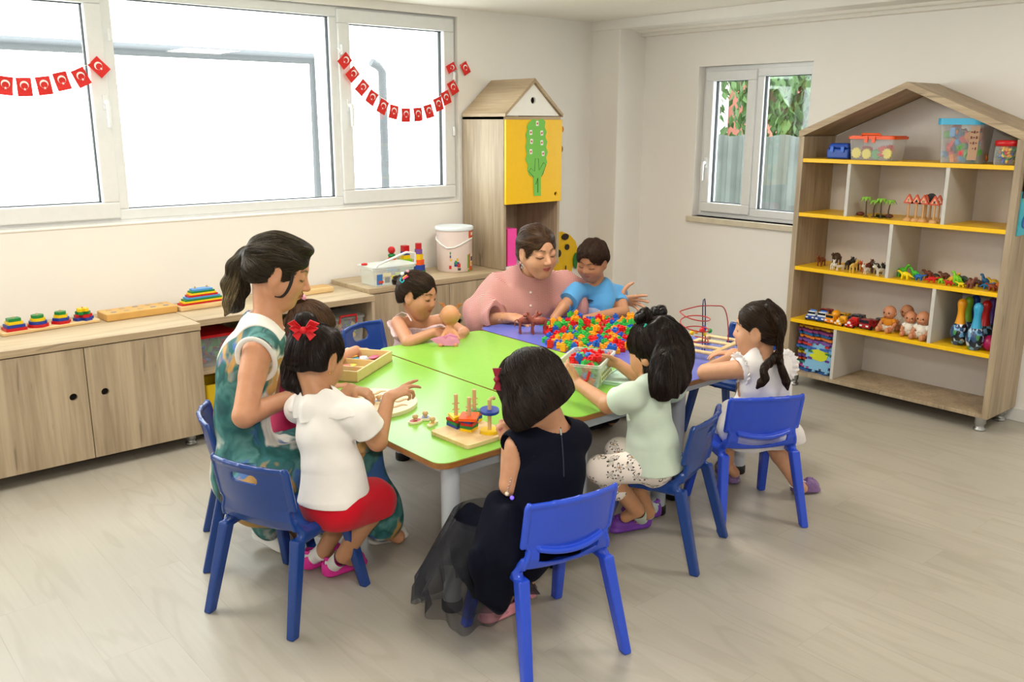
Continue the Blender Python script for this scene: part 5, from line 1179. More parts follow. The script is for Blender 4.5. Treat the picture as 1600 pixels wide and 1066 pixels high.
def peg_piece(x, y, z, rz, shape_, c, lab, w_=.05):
    t = thing('puzzle_piece', lab, 'puzzle piece', (x, y, z), rz=rz, group='peg pieces of the round puzzle')
    P_ = {'fish': [(.026, 0), (.018, .012), (.0, .016), (-.014, .010), (-.024, .016), (-.021, 0), (-.024, -.016), (-.014, -.010), (0, -.016), (.018, -.012)], 'oval': [(.028*math.cos(2*math.pi*i/18), .018*math.sin(2*math.pi*i/18)) for i in range(18)], 'bar': rrect(.056, .018, .008, 4)}[shape_]
    q = MB(); q.prism(P_, 0, .007); q.build('plywood_base', mat('piece_cream', 'efe2c0', .5), t, bevel=.001)
    q = MB(); q.prism([(x_*.8, y_*.8) for x_, y_ in P_], .007, .0076); q.build('painted_top', mat('piece_'+c, c, .45, noise=.4, nscale=120), t)
    q = MB(); q.cyl((0, 0, .007), (0, 0, .014), .0055, n=12); q.lathe([(.006, .013), (.0095, .017), (.0095, .022), (.005, .026)], n=14); q.build('peg', BEECHZ, t); return t
zp = ZT+.0137
for (a, b, s, c, r, lab) in ((553, 621, 'oval', 'd8cf8a', .3, 'cream peg piece at the far edge of the round puzzle'), (536, 622, 'bar', 'b8c98a', .1, 'pale green peg piece beside the dark-haired girl\'s cheek'), (592, 629, 'fish', '9aa8c8', -.2, 'pale blue fish-shaped peg piece in the middle of the round puzzle'), (572, 634, 'oval', 'c8503c', .5, 'red peg piece on the round puzzle, next to the fish'), (575, 642, 'bar', 'd8452e', .0, 'bright red bar piece at the near side of the round puzzle')):
    p = uz(a, b, zp); peg_piece(p.x, p.y, zp, r, s, c, lab)
p = uz(649, 660, ZT); peg_piece(p.x, p.y, ZT, .2, 'oval', 'c43a46', 'red oval peg piece lying on the green table by the round puzzle')
p = uz(664, 657, ZT); peg_piece(p.x+.01, p.y+.012, ZT, .9, 'fish', '7f97c0', 'blue and white peg piece lying between the red and the yellow ones')
p = uz(671, 664, ZT); peg_piece(p.x+.008, p.y-.006, ZT, .5, 'bar', 'e6c95a', 'yellow peg piece lying on the green table')
# geometric peg stacker
gx, gy_, ga = 1.625, 2.095, R_(2)
t = thing('peg_stacker', 'square beech board with four notched pegs and stacked coloured shapes', 'toy', (gx, gy_, ZT), rz=ga)
q = MB(); q.prism(rrect(.185, .185, .012), 0, .012); q.build('board', BEECH, t, bevel=.003)
pegs = {'a': (-.045, .030), 'b': (-.035, -.048), 'c': (.04, .05), 'd': (.05, -.03)}
px_of = {'a': uz(706, 660, .52), 'b': uz(733, 668, .52), 'c': uz(739, 645, .52), 'd': uz(765, 672, .52)}
for k in pegs:
    wv = px_of[k]; lx = (wv.x-gx)*math.cos(ga)+(wv.y-gy_)*math.sin(ga); ly = -(wv.x-gx)*math.sin(ga)+(wv.y-gy_)*math.cos(ga); pegs[k] = (max(-.07, min(.07, lx)), max(-.07, min(.07, ly)))
for k, (x, y) in pegs.items():
    q = MB(); q.cyl((x, y, .012), (x, y, .118), .0062, n=14)
    if k != 'd':
        for z in (.068, .088): q.cyl((x-.011, y+.004*(-1)**int(z*1000), z), (x+.011, y-.004*(-1)**int(z*1000), z), .002, n=8)
    else: q.tube([(x, y, .112), (x+.004, y, .120), (x+.014, y, .121), (x+.02, y, .118)], .0055, n=10)
    q.build('peg', BEECHZ, t)
def wpos(k, z): x, y = pegs[k]; return (gx+x*math.cos(ga)-y*math.sin(ga), gy_+x*math.sin(ga)+y*math.cos(ga), ZT+z)
gs = [('b', 'sq', .030, [(2, .4), (3, .35), (0, .5), (1, .2), (4, .75)], 'nearest'), ('a', 'tri', .030, [(1, .5), (3, .45), (0, .6), (2, .2)], 'left'), ('c', 'sq', .026, [(2, .3), (1, .2), (4, .4), (3, .1)], 'far'), ('d', 'round', .030, [(2, 0)], 'right')]
cn_ = ['red', 'blue', 'yellow', 'green', 'orange', 'sky blue', 'purple']
for k, sh, s, seq_, nmk in gs:
    for j, (c, rz_) in enumerate(seq_):
        x, y, z = wpos(k, .0122+j*.0094+(.0 if k != 'a' else 0)); q = MB()
        if k == 'b' and j == 4: q.prism(rrect(.072, .056, .004, 2), 0, .009)
        elif sh == 'tri': q.prism([(s*1.15*math.cos(R_(d_)), s*1.15*math.sin(R_(d_))) for d_ in (90, 210, 330)], 0, .009)
        else: q.prism(shape(sh, s*.82 if sh == 'sq' else s), 0, .009)
        q.build('stacking_shape', SC[c], loc=(x, y, z), rot=(0, 0, rz_), bevel=.0015, label='%s %s on the %s peg of the green table\'s stacker, %s' % (cn_[c], {'sq': 'square', 'tri': 'triangle', 'round': 'disc'}[sh], nmk, ['at bottom', 'second up', 'third up', 'fourth up', 'on top'][j]), cat='toy shape', group='shapes on the peg stacker')
x, y, z = wpos('d', .078); q = MB(); q.prism(circ(.030, 28), 0, .009); q.build('stacking_shape', SC[1], loc=(x, y, z), rot=(R_(5), R_(-4), 0), bevel=.0015, label='blue disc high on the right peg, held by the girl in navy', cat='toy shape', group='shapes on the peg stacker')

# plastic building blocks
def block_mesh(kind):
    q = MB(); u = .0125
    if kind == 'plus':
        a, b = u*.45, u; q.prism([(a, b), (-a, b), (-a, a), (-b, a), (-b, -a), (-a, -a), (-a, -b), (a, -b), (a, -a), (b, -a), (b, a), (a, a)], 0, u*1.3); q.cyl((0, 0, u*1.3), (0, 0, u*1.75), u*.42, n=10)
    elif kind == 'bar':
        q.b2((-u*2, -u*.7, 0), (u*2, u*.7, u*1.1))
        for i in (-1.35, -.45, .45, 1.35): q.cyl((i*u, 0, u*1.1), (i*u, 0, u*1.5), u*.34, n=8)
    elif kind == 'brick':
        q.b2((-u*1.15, -u*.75, 0), (u*1.15, u*.75, u*1.3))
        for i in (-.6, .6): q.cyl((i*u, 0, u*1.3), (i*u, 0, u*1.75), u*.4, n=10)
    elif kind == 'gear':
        pts = []
        for i in range(24): r = u*(1.15 if (i % 4) in (0, 1) else .85); pts.append((r*math.cos(2*math.pi*i/24), r*math.sin(2*math.pi*i/24)))
        q.prism(pts, 0, u*1.2); q.cyl((0, 0, u*1.2), (0, 0, u*1.6), u*.4, n=10)
    else:
        q.b2((-u, -u*.8, 0), (u*.1, u*.8, u*1.2)); q.b2((-u, -u*.8, u*1.2), (-u*.2, u*.8, u*2.2)); q.b2((u*.1, -u*.8, 0), (u*1.1, u*.8, u*1.2)); q.cyl((-u*.6, 0, u*2.2), (-u*.6, 0, u*2.6), u*.34, n=8)
    return q
protos = {}
BC = {'red': mat('block_red', 'dd1c22', .3), 'green': mat('block_green', '34b548', .3), 'blue': mat('block_blue', '2563c4', .3), 'orange': mat('block_orange', 'fba51c', .3)}
def block(kind, c, loc, rot, lab, grp, s=1.):
    key = (kind, c)
    if key not in protos: o = block_mesh(kind).build('building_block', BC[c], bevel=.0012); protos[key] = o
    else: o = protos[key].copy(); COL.objects.link(o)
    o.location = loc; o.rotation_euler = rot; o.scale = (s,)*3; tag(o, lab, 'building block', grp); return o
random.seed(17)
poly = [uz(*p, TH) for p in ((846, 542), (870, 548), (905, 552), (950, 560), (975, 552), (1002, 545), (1006, 528), (1000, 512), (975, 502), (930, 500), (893, 502), (862, 505), (848, 520))]
def inside(x, y, P_):
    c = False; j = len(P_)-1
    for i in range(len(P_)):
        if (P_[i].y > y) != (P_[j].y > y) and x < (P_[j].x-P_[i].x)*(y-P_[i].y)/(P_[j].y-P_[i].y)+P_[i].x: c = not c
        j = i
    return c
def whereabouts(x, y):
    best = min(((uz(*p, TH)-Vector((x, y, TH))).length, w_) for p, w_ in (((850, 520), 'near the toy horses'), ((862, 545), 'near the green table corner'), ((915, 548), 'behind the clear bin'), ((920, 525), 'in the middle'), ((900, 503), 'in front of the boy'), ((960, 503), 'far edge by the boy'), ((985, 525), 'beside the mint girl'), ((980, 548), 'near the reaching hand')))
    return best[1]
KN = dict(plus='cross-shaped', bar='four-stud', brick='two-stud', gear='round toothed', step='stepped')
xs = [p.x for p in poly]; ys = [p.y for p in poly]; kk = ['plus', 'bar', 'brick', 'gear', 'step']; cc = ['orange', 'red', 'green', 'blue', 'orange', 'red', 'green']
nb = 0; g = .046; yy = min(ys); row = 0
while yy < max(ys):
    xx = min(xs)+(g/2 if row % 2 else 0)
    while xx < max(xs):
        x, y = xx+random.uniform(-.005, .005), yy+random.uniform(-.005, .005)
        if inside(x, y, poly):
            c = random.choice(cc); k = random.choice(kk); k = 'brick' if (k == 'bar' and random.random() < .6) else k
            block(k, c, (x, y, ZT), (0, 0, random.random()*6.3), '%s %s block of the scattered heap, %s' % (c, KN[k], whereabouts(x, y)), '%s %s blocks of the scattered heap' % (c, KN[k]), 1.25); nb += 1
            if random.random() < .16:
                c2 = random.choice(cc); k2 = random.choice(['plus', 'gear', 'brick']); block(k2, c2, (x+g/2, y+g*.3, ZT+.027), (random.uniform(-.15, .15), random.uniform(-.15, .15), random.random()*6.3), '%s %s block on top of the heap, %s' % (c2, KN[k2], whereabouts(x, y)), '%s %s blocks on top of the heap' % (c2, KN[k2]), 1.25); nb += 1
        xx += g
    yy += g*.9; row += 1
print('scattered blocks', nb)
for i in range(4): p = uz(868+i*8, 505-.3*i, TH); block('bar' if i in (1, 3) else 'brick', 'blue', (p.x, p.y+.01, ZT), (0, 0, -.65), 'blue block in the row before the boy, %s from the horses' % ['first', 'second', 'third', 'last'][i], 'blue blocks in a row before the boy')
p = uz(853, 508, TH); block('bar', 'green', (p.x-.01, p.y, ZT), (0, 0, -.6), 'green four-stud block beside the toy horses', 'green block by the horses')
p = uz(908, 507, TH)
for i in range(3): block('brick', 'orange', (p.x, p.y+.035, ZT+.0215*i), (0, 0, .3*i), 'orange block of the little tower between the boy\'s hands, %s' % ['bottom', 'middle', 'top'][i], 'orange tower by the boy')
# the clear bin of blocks
bx_, by_, bz_ = 2.335, 2.30, TH+.0006; ba = R_(29.6)
t = thing('block_bin', 'clear plastic bin full of blocks with a red handle and printed side', 'bin', (bx_, by_, bz_), rz=ba)
q = MB(); open_box(q, .245, .158, .092, taper=.90, r=.016); rim(q, .243, .156, .084, .007, .009); q.build('bin_body', FROST, t)
content(t, 46, .19, .115, .055, seed=12, cols=[BC['green'], BC['red'], BC['blue'], BC['orange']], size=.034)
q = MB(); q.tube([(-.122, -.045, .07), (-.130, -.04, .045), (-.127, -.035, .034), (-.127, .035, .034), (-.130, .04, .045), (-.122, .045, .07)], .0055, n=8); q.build('handle', RED, t)
q = MB(); q.box((.01, -.079+.004, .046), (.17, .0012, .06), (R_(-5), 0, 0)); lb = q.build('printed_label', mat('bin_label', 'e4e6c4', .5), t)
q = MB(); random.seed(8)
for i in range(7):
    for j in range(3): q.box((-.06+.022*i, -.0768+.0008*(j-1)*2.2, .028+.017*j), (.012, .001, .009), (R_(-5), 0, 0))
q.build('label_print', mat('bin_label_print', '8c9a3a', .5), lb)
random.seed(31)
for i in range(20):
    lx, ly = random.uniform(-.085, .085), random.uniform(-.048, .048); c = ['red', 'red', 'red', 'orange', 'red', 'green', 'red', 'red', 'blue', 'red'][i % 10]
    x = bx_+lx*math.cos(ba)-ly*math.sin(ba); y = by_+lx*math.sin(ba)+ly*math.cos(ba)
    k = random.choice(kk); block(k, c, (x, y, bz_+.070+.022*(1-(lx/.1)**2)*(i/20.)), (random.uniform(-.5, .5), random.uniform(-.5, .5), random.random()*6), '%s %s block heaped in the clear bin, %s' % (c, KN[k], 'at its handle end' if lx < -.03 else ('at its far end' if lx > .03 else 'in its middle')), '%s %s blocks heaped in the clear bin' % (c, KN[k]), 1.3)
# the bin's lid under its far side
q = MB(); q.prism(rrect(.24, .15, .02), 0, .008); rim(q, .226, .136, .008, .006, .006); q.build('bin_lid', mat('pale_green_lid', 'c9e2b8', .35), loc=(2.475, 2.215, ZT), rot=(0, 0, R_(20)), bevel=.002, label='pale green plastic lid lying on the green table beside the bin', cat='lid')
# toy horses
HB = mat('horse_red_brown', '9a4a3a', .35, noise=.3, nscale=60)
for i, (a, b, rz_, lab) in enumerate(((822, 521, -30, 'red-brown toy horse under the hand of the woman in gingham'), (842, 522, 150, 'red-brown toy horse facing the other one, nearer the blocks'))):
    p = uz(a, b, TH); q = MB(); quad(q, .105, .085, neck=.028, head=.013, fat=.85); q.tube([(.045, 0, .075), (.052, 0, .10), (.058, 0, .104)], [.006, .007, .003], n=6); q.build('toy_horse', HB, loc=(p.x, p.y, ZT), rot=(0, 0, R_(rz_)), label=lab, cat='toy horse', group='toy horses on the blue table')
p = uz(840, 500, TH); q = MB(); q.ball((0, 0, .017), (.034, .02, .017), 14); q.ball((.03, 0, .022), (.014, .012, .012), 10); q.build('toy_animal', mat('toy_grey', '9a9a92', .5), loc=(p.x, p.y, ZT), rot=(0, 0, .4), label='pale grey toy animal lying behind the two horses', cat='toy animal')
# bead maze
t = thing('bead_maze', 'wooden bead maze frame with looping red and dark blue wires', 'toy', (3.05, 2.27, ZT), rz=R_(12))
q = MB()
for s in (-1, 1): q.box((s*.0, s*.075, .03), (.30, .022, .010)); q.cyl((-.14, s*.075, .0), (-.14, s*.075, .03), .011, n=12); q.cyl((.14, s*.075, .0), (.14, s*.075, .03), .011, n=12)
for x in (-.14, -.05, .05, .14): q.cyl((x, -.075, .03), (x, .075, .03), .008, n=12)
q.build('base', BEECH, t, bevel=.002)
NV = mat('wire_navy', '1f2f5a', .35); RW = mat('wire_red', 'b02a2c', .35)
def lw(px, py, Y=0): p = uy(px, py, 2.27+Y); d = p-Vector((3.05, 2.27, ZT)); c_, s_ = math.cos(-R_(12)), math.sin(-R_(12)); return Vector((d.x*c_-d.y*s_, d.x*s_+d.y*c_, d.z))
q = MB(); q.tube([lw(1097, 552), lw(1098, 520), lw(1098, 480), lw(1099, 469), lw(1101, 467), lw(1102, 475), lw(1102, 530), lw(1101, 548)], .0026, n=8); q.build('wire', NV, t)
P_ = []
for i in range(61):
    u = i/60; a = 2*math.pi*3*u+1.6; r = .062-.004*u; cx_, cz = lw(1098, 0).x+.006, .20-.135*u+.01*math.sin(a); P_.append(Vector((cx_+r*1.25*math.cos(a), r*.9*math.sin(a), cz)))
top = [lw(1137, 545), lw(1138, 520), lw(1136, 495), lw(1130, 480), lw(1118, 478), lw(1098, 478), lw(1085, 480)]
q = MB(); q.tube([tuple(p) for p in cspl([tuple(top[0])]+[tuple(p) for p in top]+[tuple(p) for p in P_[2:58:1]]+[tuple(P_[57]+Vector((0, 0, -.01)))], 3)], .0025, n=7); q.build('wire', RW, t)
for (a, b, r, c, n_) in ((1097, 516, .012, RED, 0), (1100, 513, .0115, BLU, 0), (1100, 522, .010, YLW, 0), (1109, 517, .0105, GRN, 0), (1081, 520, .010, YLW, 0), (1074, 524, .011, RED, 0), (1098, 552, .009, YLW, 0), (1088, 519, .008, ORG_, 0)):
    q = MB(); q.ball(lw(a, b), r, 12); q.build('bead', c, t)
# ------------------------------------------------------------------ people: tools
def V3(p): return np.array(p, float)
def unit(v): v = np.array(v, float); n = np.linalg.norm(v); return v/n if n > 1e-9 else np.array([0, 0, 1.])
VIEW_R = np.array([AR[0], AR[1], 0]); VIEW_R /= np.linalg.norm(VIEW_R); VIEW_A = np.array([AF[0], AF[1], 0]); VIEW_A /= np.linalg.norm(VIEW_A)
def headframe(face, roll=0.):
    F = unit(face); Rr = unit(np.cross(F, [0, 0, 1])); U = np.cross(Rr, F); c, s = math.cos(R_(roll)), math.sin(R_(roll))
    return np.array([c*Rr+s*U, F, -s*Rr+c*U])          # rows: right, forward, up
def skin_mat(name, rough=.48):
    if name in _mats: return _mats[name]
    mt = bpy.data.materials.new(name); mt.use_nodes = True; _mats[name] = mt; nt = mt.node_tree; b = nt.nodes['Principled BSDF']; L = nt.links.new
    at = nd(nt, 'ShaderNodeAttribute', attribute_name='tint'); tc = nd(nt, 'ShaderNodeTexCoord'); nz = nd(nt, 'ShaderNodeTexNoise', i_Scale=45., i_Detail=3.); L(tc.outputs['Object'], nz.inputs['Vector'])
    r = ramp(nt, [(.3, (.93, .91, .90, 1)), (.7, (1, 1, 1, 1))]); L(nz.outputs[0], r.inputs[0])
    mx = nd(nt, 'ShaderNodeMix', data_type='RGBA', blend_type='MULTIPLY'); mx.inputs[0].default_value = 1; L(at.outputs['Color'], mx.inputs[6]); L(r.outputs[0], mx.inputs[7]); L(mx.outputs[2], b.inputs['Base Color'])
    b.inputs['Roughness'].default_value = rough; b.inputs['Specular IOR Level'].default_value = .4
    b.inputs['Subsurface Weight'].default_value = .10; b.inputs['Subsurface Radius'].default_value = (.010, .004, .002); b.inputs['Subsurface Scale'].default_value = 1
    return mt
SKIN = skin_mat('skin')
def hair_mat(name, dark, light, rough=.38):
    mt = bpy.data.materials.new(name); mt.use_nodes = True; nt = mt.node_tree; b = nt.nodes['Principled BSDF']; L = nt.links.new
    at = nd(nt, 'ShaderNodeAttribute', attribute_name='tint'); r = ramp(nt, [(0, dark), (1, light)]); L(at.outputs['Fac'], r.inputs[0]); L(r.outputs[0], b.inputs['Base Color'])
    b.inputs['Roughness'].default_value = rough; b.inputs['Specular IOR Level'].default_value = .22; return mt
def add_head(v, c, M, H, child=True, k=.012):
    P = lambda x, y, z: c+H*(x*M[0]+y*M[1]+z*M[2]); E = lambda p, r, kk=k, op='u': v.ell(P(*p), [H*q for q in r], M, kk, op)
    E((0, -.06, .14), (.36 if child else .335, .425, .365)); E((0, .12, -.12), (.285 if child else .26, .25, .34), .03)
    E((0, .20, -.375), (.12, .12, .11), .03); ck = .15 if child else .12
    for s in (-1, 1):
        v.cap(P(s*.24, .0, -.16), P(s*.07, .20, -.385), H*.10, H*.085, .025); E((s*.155, .21, -.16), (ck, ck*.9, ck), .03)
        v.cap(P(s*.06, .335, .105), P(s*.21, .265, .10), H*.035, H*.03, .012)
    for s in (-1, 1): E((s*.14, .41, .03), (.075, .07, .055), .02, 's')
    for s in (-1, 1): E((s*.14, .288, .020), (.080, .075, .062), .010)
    ny = .015 if child else .05
    v.cap(P(0, .345, .03), P(0, .385+ny, -.115), H*.03, H*.048, .012)
    for s in (-1, 1): E((s*.042, .365+ny*.7, -.135), (.034, .04, .03), .006)
    for s in (-1, 1):
        v.cap(P(s*.075, .325, -.238), P(s*.012, .372, -.222), H*.016, H*.022, .006); v.cap(P(s*.06, .325, -.262), P(0, .362, -.272), H*.018, H*.026, .006)
        e = .355 if child else .335
        E((s*e, -.03, -.02), (.035, .095, .145), .01); E((s*(e+.035), .0, .0), (.025, .055, .08), .006, 's'); E((s*(e-.005), -.01, -.135), (.03, .045, .045), .008)
def add_hand(v, w, D, N, side, L, curl=(.4, .45, .5, .55), thumb=.3, spread=.10, k=None, tdir=None):
    """five separate fingers; D = along the fingers, N = out of the back of the hand, side +1 right, -1 left"""
    D = unit(D); N = unit(N-D*np.dot(N, D)); T = -side*np.cross(D, N); k = .003 if k is None else k; w = V3(w)
    bases = [w+D*.50*L+T*t*L for t in (.175, .060, -.055, -.16)]; bases[3] = bases[3]-D*.05*L
    for b in bases: v.cap(w+(b-w)*.02, b, .12*L, .070*L, .010, flat=N, ff=.62)
    for i, (b, ln) in enumerate(zip(bases, (.42, .47, .43, .33))):
        d = unit(D+T*spread*(1.5-i)); ax = np.cross(d, N); p = b; a = 0
        c = curl[i] if hasattr(curl, '__len__') else curl
        for j, fr_ in enumerate((.45, .31, .24)):
            a += c*(1, 1.15, .9)[j]; dd = d*math.cos(a)-N*math.sin(a); q = p+dd*ln*fr_*L; r = (.058, .052, .046, .040)
            v.cap(p, q, r[j]*L*(1 if i < 3 else .88), r[j+1]*L*(1 if i < 3 else .88), k); p = q
    p = w+D*.10*L+T*.13*L; d = unit(T*.75+D*.72-N*thumb) if tdir is None else unit(tdir)
    for ln, r0, r1, tw in ((.24, .10, .072, 0), (.18, .066, .058, .35), (.15, .056, .046, .3)):
        d = unit(d+D*tw-T*tw*.5); q = p+d*ln*L; v.cap(p, q, r0*L, r1*L, .006 if ln > .2 else k); p = q
def torso(v, J, F, o=0., a=False, k=.02, low=True, scale=1.):
    s = scale
    R = dict(pel=.150, wai=.118, che=.135, top=.115) if a else dict(pel=.088, wai=.080, che=.086, top=.072); ff = .70 if a else .74
    R = {q: R[q]*s+o for q in R}
    if low: v.cap(J['pelvis'], J['waist'], R['pel'], R['wai'], k, flat=F, ff=ff)
    v.cap(J['waist'], J['chest'], R['wai'], R['che'], k, flat=F, ff=ff); up = J['neck']+(J['chest']-J['neck'])*(.38 if a else .42)
    v.cap(J['chest'], up, R['che'], R['top'], k, flat=F, ff=ff)
    r = (.050 if a else .034)*s+o
    for S in ('shR', 'shL'):
        m_ = J['neck']+(J['chest']-J['neck'])*.25; v.cap(m_, J[S], r*1.15, r, k)
def neck_of(v, J, hc, M, H, a, o=0.):
    b = hc+H*(-.13*M[1]-.25*M[2]); r = (.046 if a else .034)+o; v.cap(J['neck']-np.array([0, 0, .01]), b, r*1.12, r, .02)
def paint(V, base, hc, M, H, lips='b5645a', brow='2b1c14', brow_w=1., lash=1., extra=None, eye_open=0.):
    base = np.array(srgb(base)); C = np.tile(base, (len(V), 1)); q = (V-hc)@M.T/H; x, y, z = np.abs(q[:, 0]), q[:, 1], q[:, 2]
    near = (np.abs(q) < .8).all(1)
    def mixin(m_, col, s=1.):
        m_ = np.clip(m_*s, 0, 1)*near; c = np.array(srgb(col)); C[:] = C*(1-m_[:, None])+c*m_[:, None]
    def seg(ax, az, bx, bz, w_, soft=.6):
        dx, dz = bx-ax, bz-az; t = np.clip(((x-ax)*dx+(z-az)*dz)/(dx*dx+dz*dz), 0, 1); d = np.hypot(x-ax-t*dx, z-az-t*dz); return np.clip((w_-d)/(w_*soft), 0, 1)*(y > .12)
    red = base*np.array([1.0, .72, .66, 1]); 
    m_ = np.clip(1-np.hypot((x-.17)/.12, (z+.14)/.10), 0, 1)*(y > .1)*near; C[:] = C*(1-.35*m_[:, None])+red*.35*m_[:, None]
    m_ = np.clip(1-np.hypot(x/.07, (z+.12)/.06), 0, 1)*(y > .35)*near; C[:] = C*(1-.3*m_[:, None])+red*.3*m_[:, None]
    mixin(seg(0, -.226, .072, -.240, .024)*(y > .28), lips, .9); mixin(seg(0, -.272, .055, -.262, .028)*(y > .28), lips, .9); mixin(seg(0, -.249, .075, -.249, .008)*(y > .28), '6e332c', .8)
    mixin(seg(.065, .118, .13, .135, .020*brow_w), brow, .8); mixin(seg(.13, .135, .225, .112, .015*brow_w), brow, .8)
    mixin(seg(.075, -.014, .14, -.030, .013*lash), '20130e', .95); mixin(seg(.14, -.030, .212, -.006, .013*lash), '20130e', .95)
    if eye_open: mixin(np.clip(1.6-1.6*np.hypot((x-.142)/.05, (z+.002)/.028), 0, 1)*(y > .2), '1c110d', eye_open)
    if extra: extra(V, q, mixin)
    return C
def sample(vol, P):
    g = (P-vol.lo)/vol.h; g = np.clip(g, 0, vol.n-1.001); i = g.astype(int); t = g-i; f = vol.f; o = 0
    for a in (0, 1):
        for b in (0, 1):
            for c in (0, 1):
                w_ = (t[:, 0] if a else 1-t[:, 0])*(t[:, 1] if b else 1-t[:, 1])*(t[:, 2] if c else 1-t[:, 2]); o = o+w_*f[i[:, 0]+a, i[:, 1]+b, i[:, 2]+c]
    return o
def grad(vol, P):
    e = vol.h*1.2; G = np.stack([sample(vol, P+np.eye(3)[k]*e)-sample(vol, P-np.eye(3)[k]*e) for k in range(3)], 1); return G/(np.linalg.norm(G, axis=1)[:, None]+1e-9)
def strands(vol, seeds, flow, n, seed=1, ln=(.05, .12), r=.0009, off=.0010, step=.007, stick=1., tint=None):
    """fine locks that follow the hair's surface along the combing direction"""
    rg = np.random.default_rng(seed); P = seeds[rg.integers(0, len(seeds), n)].astype(float); K = int(ln[1]/step)+1; life = rg.uniform(ln[0], ln[1], n); offs = off+rg.uniform(-.0012, .0016, n)
    tr = [P.copy()]; wob = rg.normal(0, .10, (n, 3))
    for i in range(K):
        d = flow(P)+wob; g = grad(vol, P); d = d-(d*g).sum(1)[:, None]*g*stick; d /= np.linalg.norm(d, axis=1)[:, None]+1e-9
        P = P+d*step; f = sample(vol, P); g = grad(vol, P); P = P-g*(np.clip(f, -.02, .03)-offs)[:, None]*stick; tr.append(P.copy())
    T = np.stack(tr, 1); m_ = T.shape[1]; s = np.arange(m_)*step; u = np.clip(s[None]/life[:, None], 0, 1)
    idx = np.minimum(np.arange(m_)[None], (life/step).astype(int)[:, None]); T = T[np.arange(n)[:, None], idx]
    rad = r*rg.uniform(.7, 1.3, n)[:, None]*np.sqrt(np.clip(1-(2*u-1)**2, 0, 1)+.02)
    d = np.gradient(T, axis=1); d /= np.linalg.norm(d, axis=2)[..., None]+1e-9; a = np.cross(d, [.3, .5, .8]); a /= np.linalg.norm(a, axis=2)[..., None]+1e-9; b = np.cross(d, a)
    ring = [T+rad[..., None]*(a*math.cos(2*math.pi*q/3)+b*math.sin(2*math.pi*q/3)) for q in range(3)]
    Vv = np.stack(ring, 2).reshape(-1, 3); base = (np.arange(n)[:, None]*m_+np.arange(m_-1)[None])*3; F = []
    for q in range(3): q2 = (q+1) % 3; F.append(np.stack([base+q, base+q2, base+3+q2, base+3+q], -1).reshape(-1, 4))
    tn = rg.uniform(0, 1, n) if tint is None else tint(T[:, 0], rg.uniform(0, 1, n)); col = np.repeat(np.clip(tn, 0, 1), m_*3); return Vv, np.concatenate(F), np.stack([col, col, col, np.ones_like(col)], 1)
def hair_build(vol, parent, mt, flow, n=2200, seed=1, tint=None, name='hair', **kw):
    Vv, F = vol.mesh(); bt = np.full(len(Vv), .10) if tint is None else np.clip(tint(Vv, np.full(len(Vv), .4)), 0, 1)
    o = mesh_obj(name, Vv, F, mt, parent, org=parent.location, cols=np.stack([bt, bt, bt, np.ones_like(bt)], 1))
    A, B, Cc = strands(vol, Vv, flow, n, seed, tint=tint, **kw); mesh_obj('hair_locks', A, B, mt, o, org=parent.location, cols=Cc); return o
def cutend(v, p, d, rad, ln=.05):
    """cut a sleeve's end square without touching the cloth beside it"""
    p = V3(p); d = unit(d)
    def fn(X, Y, Z):
        px, py, pz = X-p[0], Y-p[1], Z-p[2]; al = px*d[0]+py*d[1]+pz*d[2]; ra = np.sqrt(np.maximum(px*px+py*py+pz*pz-al*al, 0)); return np.maximum(np.maximum(ra-rad, -al), al-ln)
    v.put(p-rad-ln, p+rad+ln, fn, 0, 's')
def armhole(v, J, S, el, r=.046, off=.0, lift=.0):
    """sleeveless edge: the arm's own volume is taken out of the cloth"""
    d = unit(J[S]-J['neck']); a = V3(J[S])+d*(r*.55+off); e = unit(V3(el)-J[S]); v.cap(a+np.array([0, 0, lift]), a+e*.11+d*.02, r, r*1.05, .004, 's')
def hair_cap(v, hc, M, H, t=.03, face=(.27, .34, .43), fc=(0, .34, -.13), child=True, low=-.13, k=.004, ears=True):
    zt_ = .0 if child else -.01
    P = lambda x, y, z: hc+H*(x*M[0]+y*M[1]+z*M[2]); w_ = (.36 if child else .335)
    v.ell(P(0, -.07, .14), [H*(w_+t), H*(.425+t), H*(.365+t)], M, .01); v.ell(P(0, -.14, -.05), [H*(w_+t*.4), H*(.33+t), H*.34], M, .02)
    v.ell(P(0, .44, -.10+zt_), [H*.23, H*.31, H*.385], M, .012, 's'); v.ell(P(0, .42, -.30), [H*.36, H*.36, H*.285], M, .012, 's'); v.plane(P(0, 0, low), unit(-M[2]+M[1]*.38))
    for s in (-1, 1):
        if ears: v.ell(P(s*.44, .02, -.05), [H*.145, H*.125, H*.185], M, .006, 's')
    return P
def frame_at(cx, cy, deg, z0=0.):
    a = math.radians(deg); f = np.array([math.cos(a), math.sin(a), 0]); r = np.array([f[1], -f[0], 0])
    return (lambda x, y, z: np.array([cx, cy, z0])+r*x+f*y+np.array([0, 0, z])), r, f
def seated(cx, cy, deg, lean=0., s=1., dz=0.):
    """joints of a small child on a school chair; lean = how far the chest comes forward"""
    T_, r, f = frame_at(cx, cy, deg); L_ = lean
    J = dict(pelvis=T_(0, -.05, .355), waist=T_(0, -.045+L_*.25, .43), chest=T_(0, -.03+L_*.6, .53), neck=T_(0, -.015+L_, .625), shR=T_(.100, -.015+L_*.95, .598), shL=T_(-.100, -.015+L_*.95, .598),
             hipR=T_(.048, -.03, .34), hipL=T_(-.048, -.03, .34), knR=T_(.07, .17, .335), knL=T_(-.07, .17, .335), anR=T_(.06, .15, .075), anL=T_(-.06, .15, .075))
    return J, T_, r, f
def limb(v, a, b, c, r, k=.008): v.cap(a, b, r[0], r[1], k); v.cap(b, c, r[1]*1.0, r[2], k)
